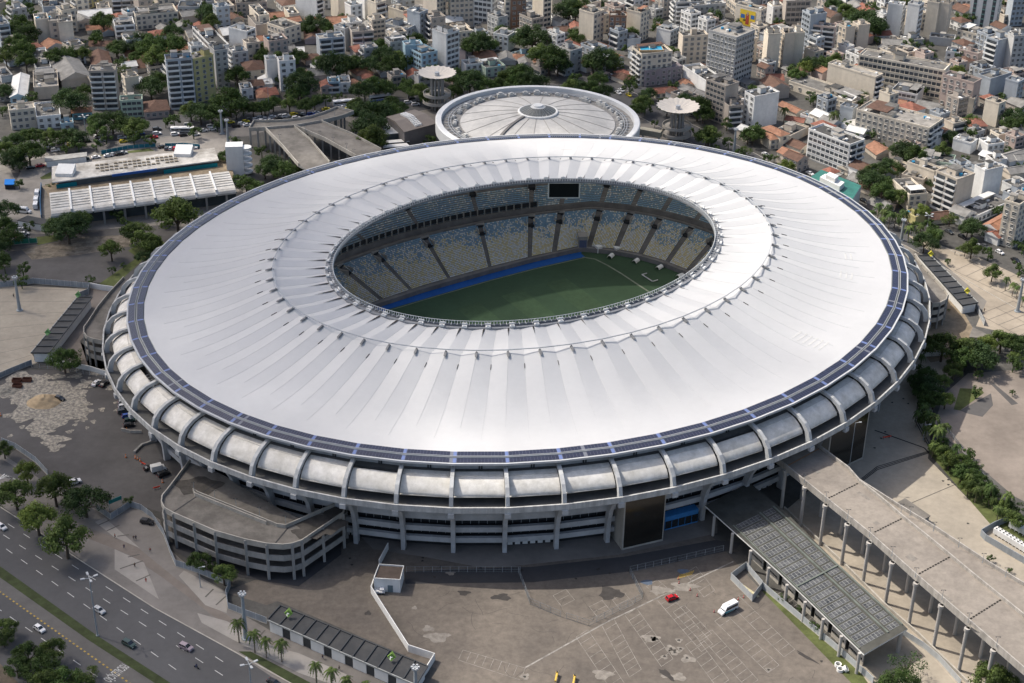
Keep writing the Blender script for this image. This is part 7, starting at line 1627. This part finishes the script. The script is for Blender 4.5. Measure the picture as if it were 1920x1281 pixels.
# sand heap, rubble heap, skips
def heap(x,y,rx,ry,h,look,m,name,cat):
    c=g(x,y,0); mb=MB(); n=40; vs=[]; rings=9
    from mathutils import noise as N_
    for i in range(rings):
        q=1-i/(rings-1)
        for j in range(n):
            t=2*math.pi*j/n; k=1+.16*N_.noise(Vector((math.cos(t)*1.5,math.sin(t)*1.5,x*.01))); z=h*(1-q**1.25)*(1+.25*N_.noise(Vector((math.cos(t)*2.5*q,math.sin(t)*2.5*q,x))))+.15*math.sin(14*q+3*math.cos(t))*(q<.9)
            vs.append((c.x+rx*q*k*math.cos(t),c.y+ry*q*k*math.sin(t),max(0.0,z if i else 0)))
    mb.add(vs,[(i*n+j,i*n+(j+1)%n,(i+1)*n+(j+1)%n,(i+1)*n+j) for i in range(rings-1) for j in range(n)]); tag(mb.build(name,m,smooth=True),look,cat)
heap(84,754,6.3,5.4,2.6,'tan sand heap with raked sides on the white-stained lot',mat('sand heap',(.42,.32,.2),.95,.25,.6,fine=.2),'sand_heap','sand heap')
heap(10,733,5,3.5,1.2,'grey rubble heap at the left edge of the sandy lot',mat('rubble',(.28,.26,.22),.95,.4,1.5,fine=.3),'rubble_heap','rubble heap')
for k,(x,y,l) in enumerate(((32,716,'upper rusty skip'),(51,715,'right rusty skip'),(33,726,'lower rusty skip'))):
    c=g(x,y,0); mb=MB(); rust=mat('rusty steel',(.16,.07,.045),.9,.4,1); r_=.2
    P=[(c.x-1.6,c.y-.9),(c.x+1.6,c.y-.9),(c.x+1.6,c.y+.9),(c.x-1.6,c.y+.9)]; mb.wall([*P,P[0]],1.2,.12,.1); mb.prism(P,.05,.25); tag(mb.build('skip',rust),l+' beside the rubble heap','skip','rusty skips near the rubble')
# cones and barriers
orange=mat('cone orange',(.75,.2,.03),.6,.1,1)
def cone(x,y,m,zone,s=1.0,lk='orange traffic drum'):
    c=g(x,y,0); r=empty('traffic_cone',None,'cone',(c.x,c.y,.02),0,'traffic cones and drums on the asphalt'); mb=MB(); mb.box((0,0,.04),(.6*s,.6*s,.08)); mb.build('base',metal_d,r); mb=MB(); mb.cyl((0,0,.08),.24*s,.95*s,10,0,.07*s); mb.build('cone_body',m,r); mb=MB(); mb.cyl((0,0,.45*s),.19*s,.16*s,10,0,.15*s); mb.build('band',white,r); zreg(r,r.location,lk,zone)
for (x,y) in((236,858),(254,860),(258,862),(263,865),(238,808),(305,905),(1,780)): cone(x,y,orange,'on the dark lot left of the car ramp',1.35)
redc=mat('cone red',(.6,.06,.03),.6,.1,1)
for (x,y) in((1272,1086),(1273,1094),(1294,1107),(1307,1118),(1339,1148),(1384,1125),(1394,1121)): cone(x,y,redc,'in the lot between red car and white van',.9,'small red cone')
def barrier(x,y,rz,m,look,w_=2.4,h=1.0):
    c=g(x,y,0); r=empty('barrier',look,'barrier',(c.x,c.y,.05),rz); mb=MB(); mb.box((0,0,h*.65),(w_,.15,h*.5)); mb.build('board',m,r); mb=MB(); mb.box((-w_*.4,0,h*.3),(.1,.5,h*.6)); mb.box((w_*.4,0,h*.3),(.1,.5,h*.6)); mb.build('feet',metal_l,r)
barrier(269,872,-.6,redc,'red board barrier between the orange drums and the black car'); barrier(294,917,.5,redc,'red board barrier alone at the rim of the car ramp'); barrier(1663,822,.3,redc,'red barrier boards lying in the shade right of the stadium',3.2)
# white concrete rings
for k,(x,y,l) in enumerate(((1571,1249,'upper left white concrete pipe ring by the long hoarding'),(1575,1258,'lower middle white concrete pipe ring by the long hoarding'),(1583,1258,'right leaning white concrete pipe ring by the long hoarding'))):
    c=g(x,y,0); mb=MB(); n=20; vs=[]
    for (r_,z) in((1.0,0),(1.0,.9),(.75,.9),(.75,.0)): vs+=[(r_*math.cos(2*math.pi*i/n),r_*math.sin(2*math.pi*i/n),z) for i in range(n)]
    mb.add(vs,[(q*n+i,q*n+(i+1)%n,(q+1)*n+(i+1)%n,(q+1)*n+i) for q in range(3) for i in range(n)]); o=mb.build('concrete_ring',white); o.location=(c.x,c.y,.03 if k<2 else .5); o.rotation_euler=(0,0 if k<2 else .9,0); tag(o,l,'pipe ring')
# yellow bollard machines at the bottom edge
for (x,y,l) in((1041,1272,'left yellow gate arm machine at the bottom edge of the lot'),(1074,1278,'right yellow gate arm machine at the bottom edge of the lot')):
    c=g(x,y,0); r=empty('gate_machine',l,'gate machine',(c.x,c.y,0)); mb=MB(); mb.bar((0,-2.2,.9),(.5,.8,1.1),.5,.5); mb.build('arm_cover',mat('machine yellow',(.62,.42,.08),.5,.1,1),r); mb=MB(); mb.box((.5,1.1,.7),(.7,.7,1.4)); mb.build('cabinet',MATS['machine yellow'],r); mb=MB(); mb.box((.5,1.1,1.5),(.5,.5,.3)); mb.build('cap',metal_d,r)
# yellow bush by the hoarding gate
plant(5,240,937,16,'behind the hoarding gate near the car ramp')
# handicap bay symbols
mb=MB()
for (x,y) in((1214,1092),(1281,1072)): blob(mb,x,y,1.3,1.5,z=.044,n=8)
tag(mb.build('parking_symbol',mat('marking blue',(.10,.13,.18),.8,.3,1)),kind='structure')
mb=MB(); a=g(1270,1086);c=g(1296,1078)
for k in range(9): q=a.lerp(c,k/8); strip(mb,q,q+(g(1275,1078)-g(1270,1086)),.25,.045)
tag(mb.build('yellow_hatching',liney),kind='structure')
# the trees beyond the three hundred that show largest: one mass of small far trees
TREES.sort(key=lambda q:-q[0]); rest=TREES[285:]  # palms are counted apart
if rest:
    gone={q[1].name for q in rest}
    for z_ in list(ZONES): ZONES[z_]=[q for q in ZONES[z_] if q[1].name not in gone]
    mb=MB(); r_=random.Random(11)
    for w_,o,k,G,H in rest:
        sp=.40*CW[k]; mb.bar((G.x,G.y,0),(G.x,G.y,H*.45),H*.05)
        for c_ in range(13):
            a=r_.random()*6.283; q=math.sqrt(r_.random())*sp*H; z=H*r_.uniform(.45,.85)-q*.25; s_=H*r_.uniform(.10,.17)
            for i in range(38):
                u=r_.uniform(-1,1); th=r_.random()*6.283; ww=math.sqrt(1-u*u); rr=s_*r_.uniform(.7,1.05)
                P=Vector((G.x+q*math.cos(a)+rr*ww*math.cos(th),G.y+q*math.sin(a)+rr*ww*math.sin(th),z+rr*u*.8)); n=Vector((ww*math.cos(th)+r_.uniform(-.5,.5),ww*math.sin(th)+r_.uniform(-.5,.5),u+.3)).normalized(); e=n.orthogonal().normalized()*H*.04; f=n.cross(e)
                mb.add([P-e,P-f,P+e,P+f],[(0,1,2,3)])
        for c in list(o.children): bpy.data.objects.remove(c)
        bpy.data.objects.remove(o)
    tag(mb.build('distant_trees',lm[0]),'many small dark green trees scattered between the far houses','trees',kind='stuff')
zflush()
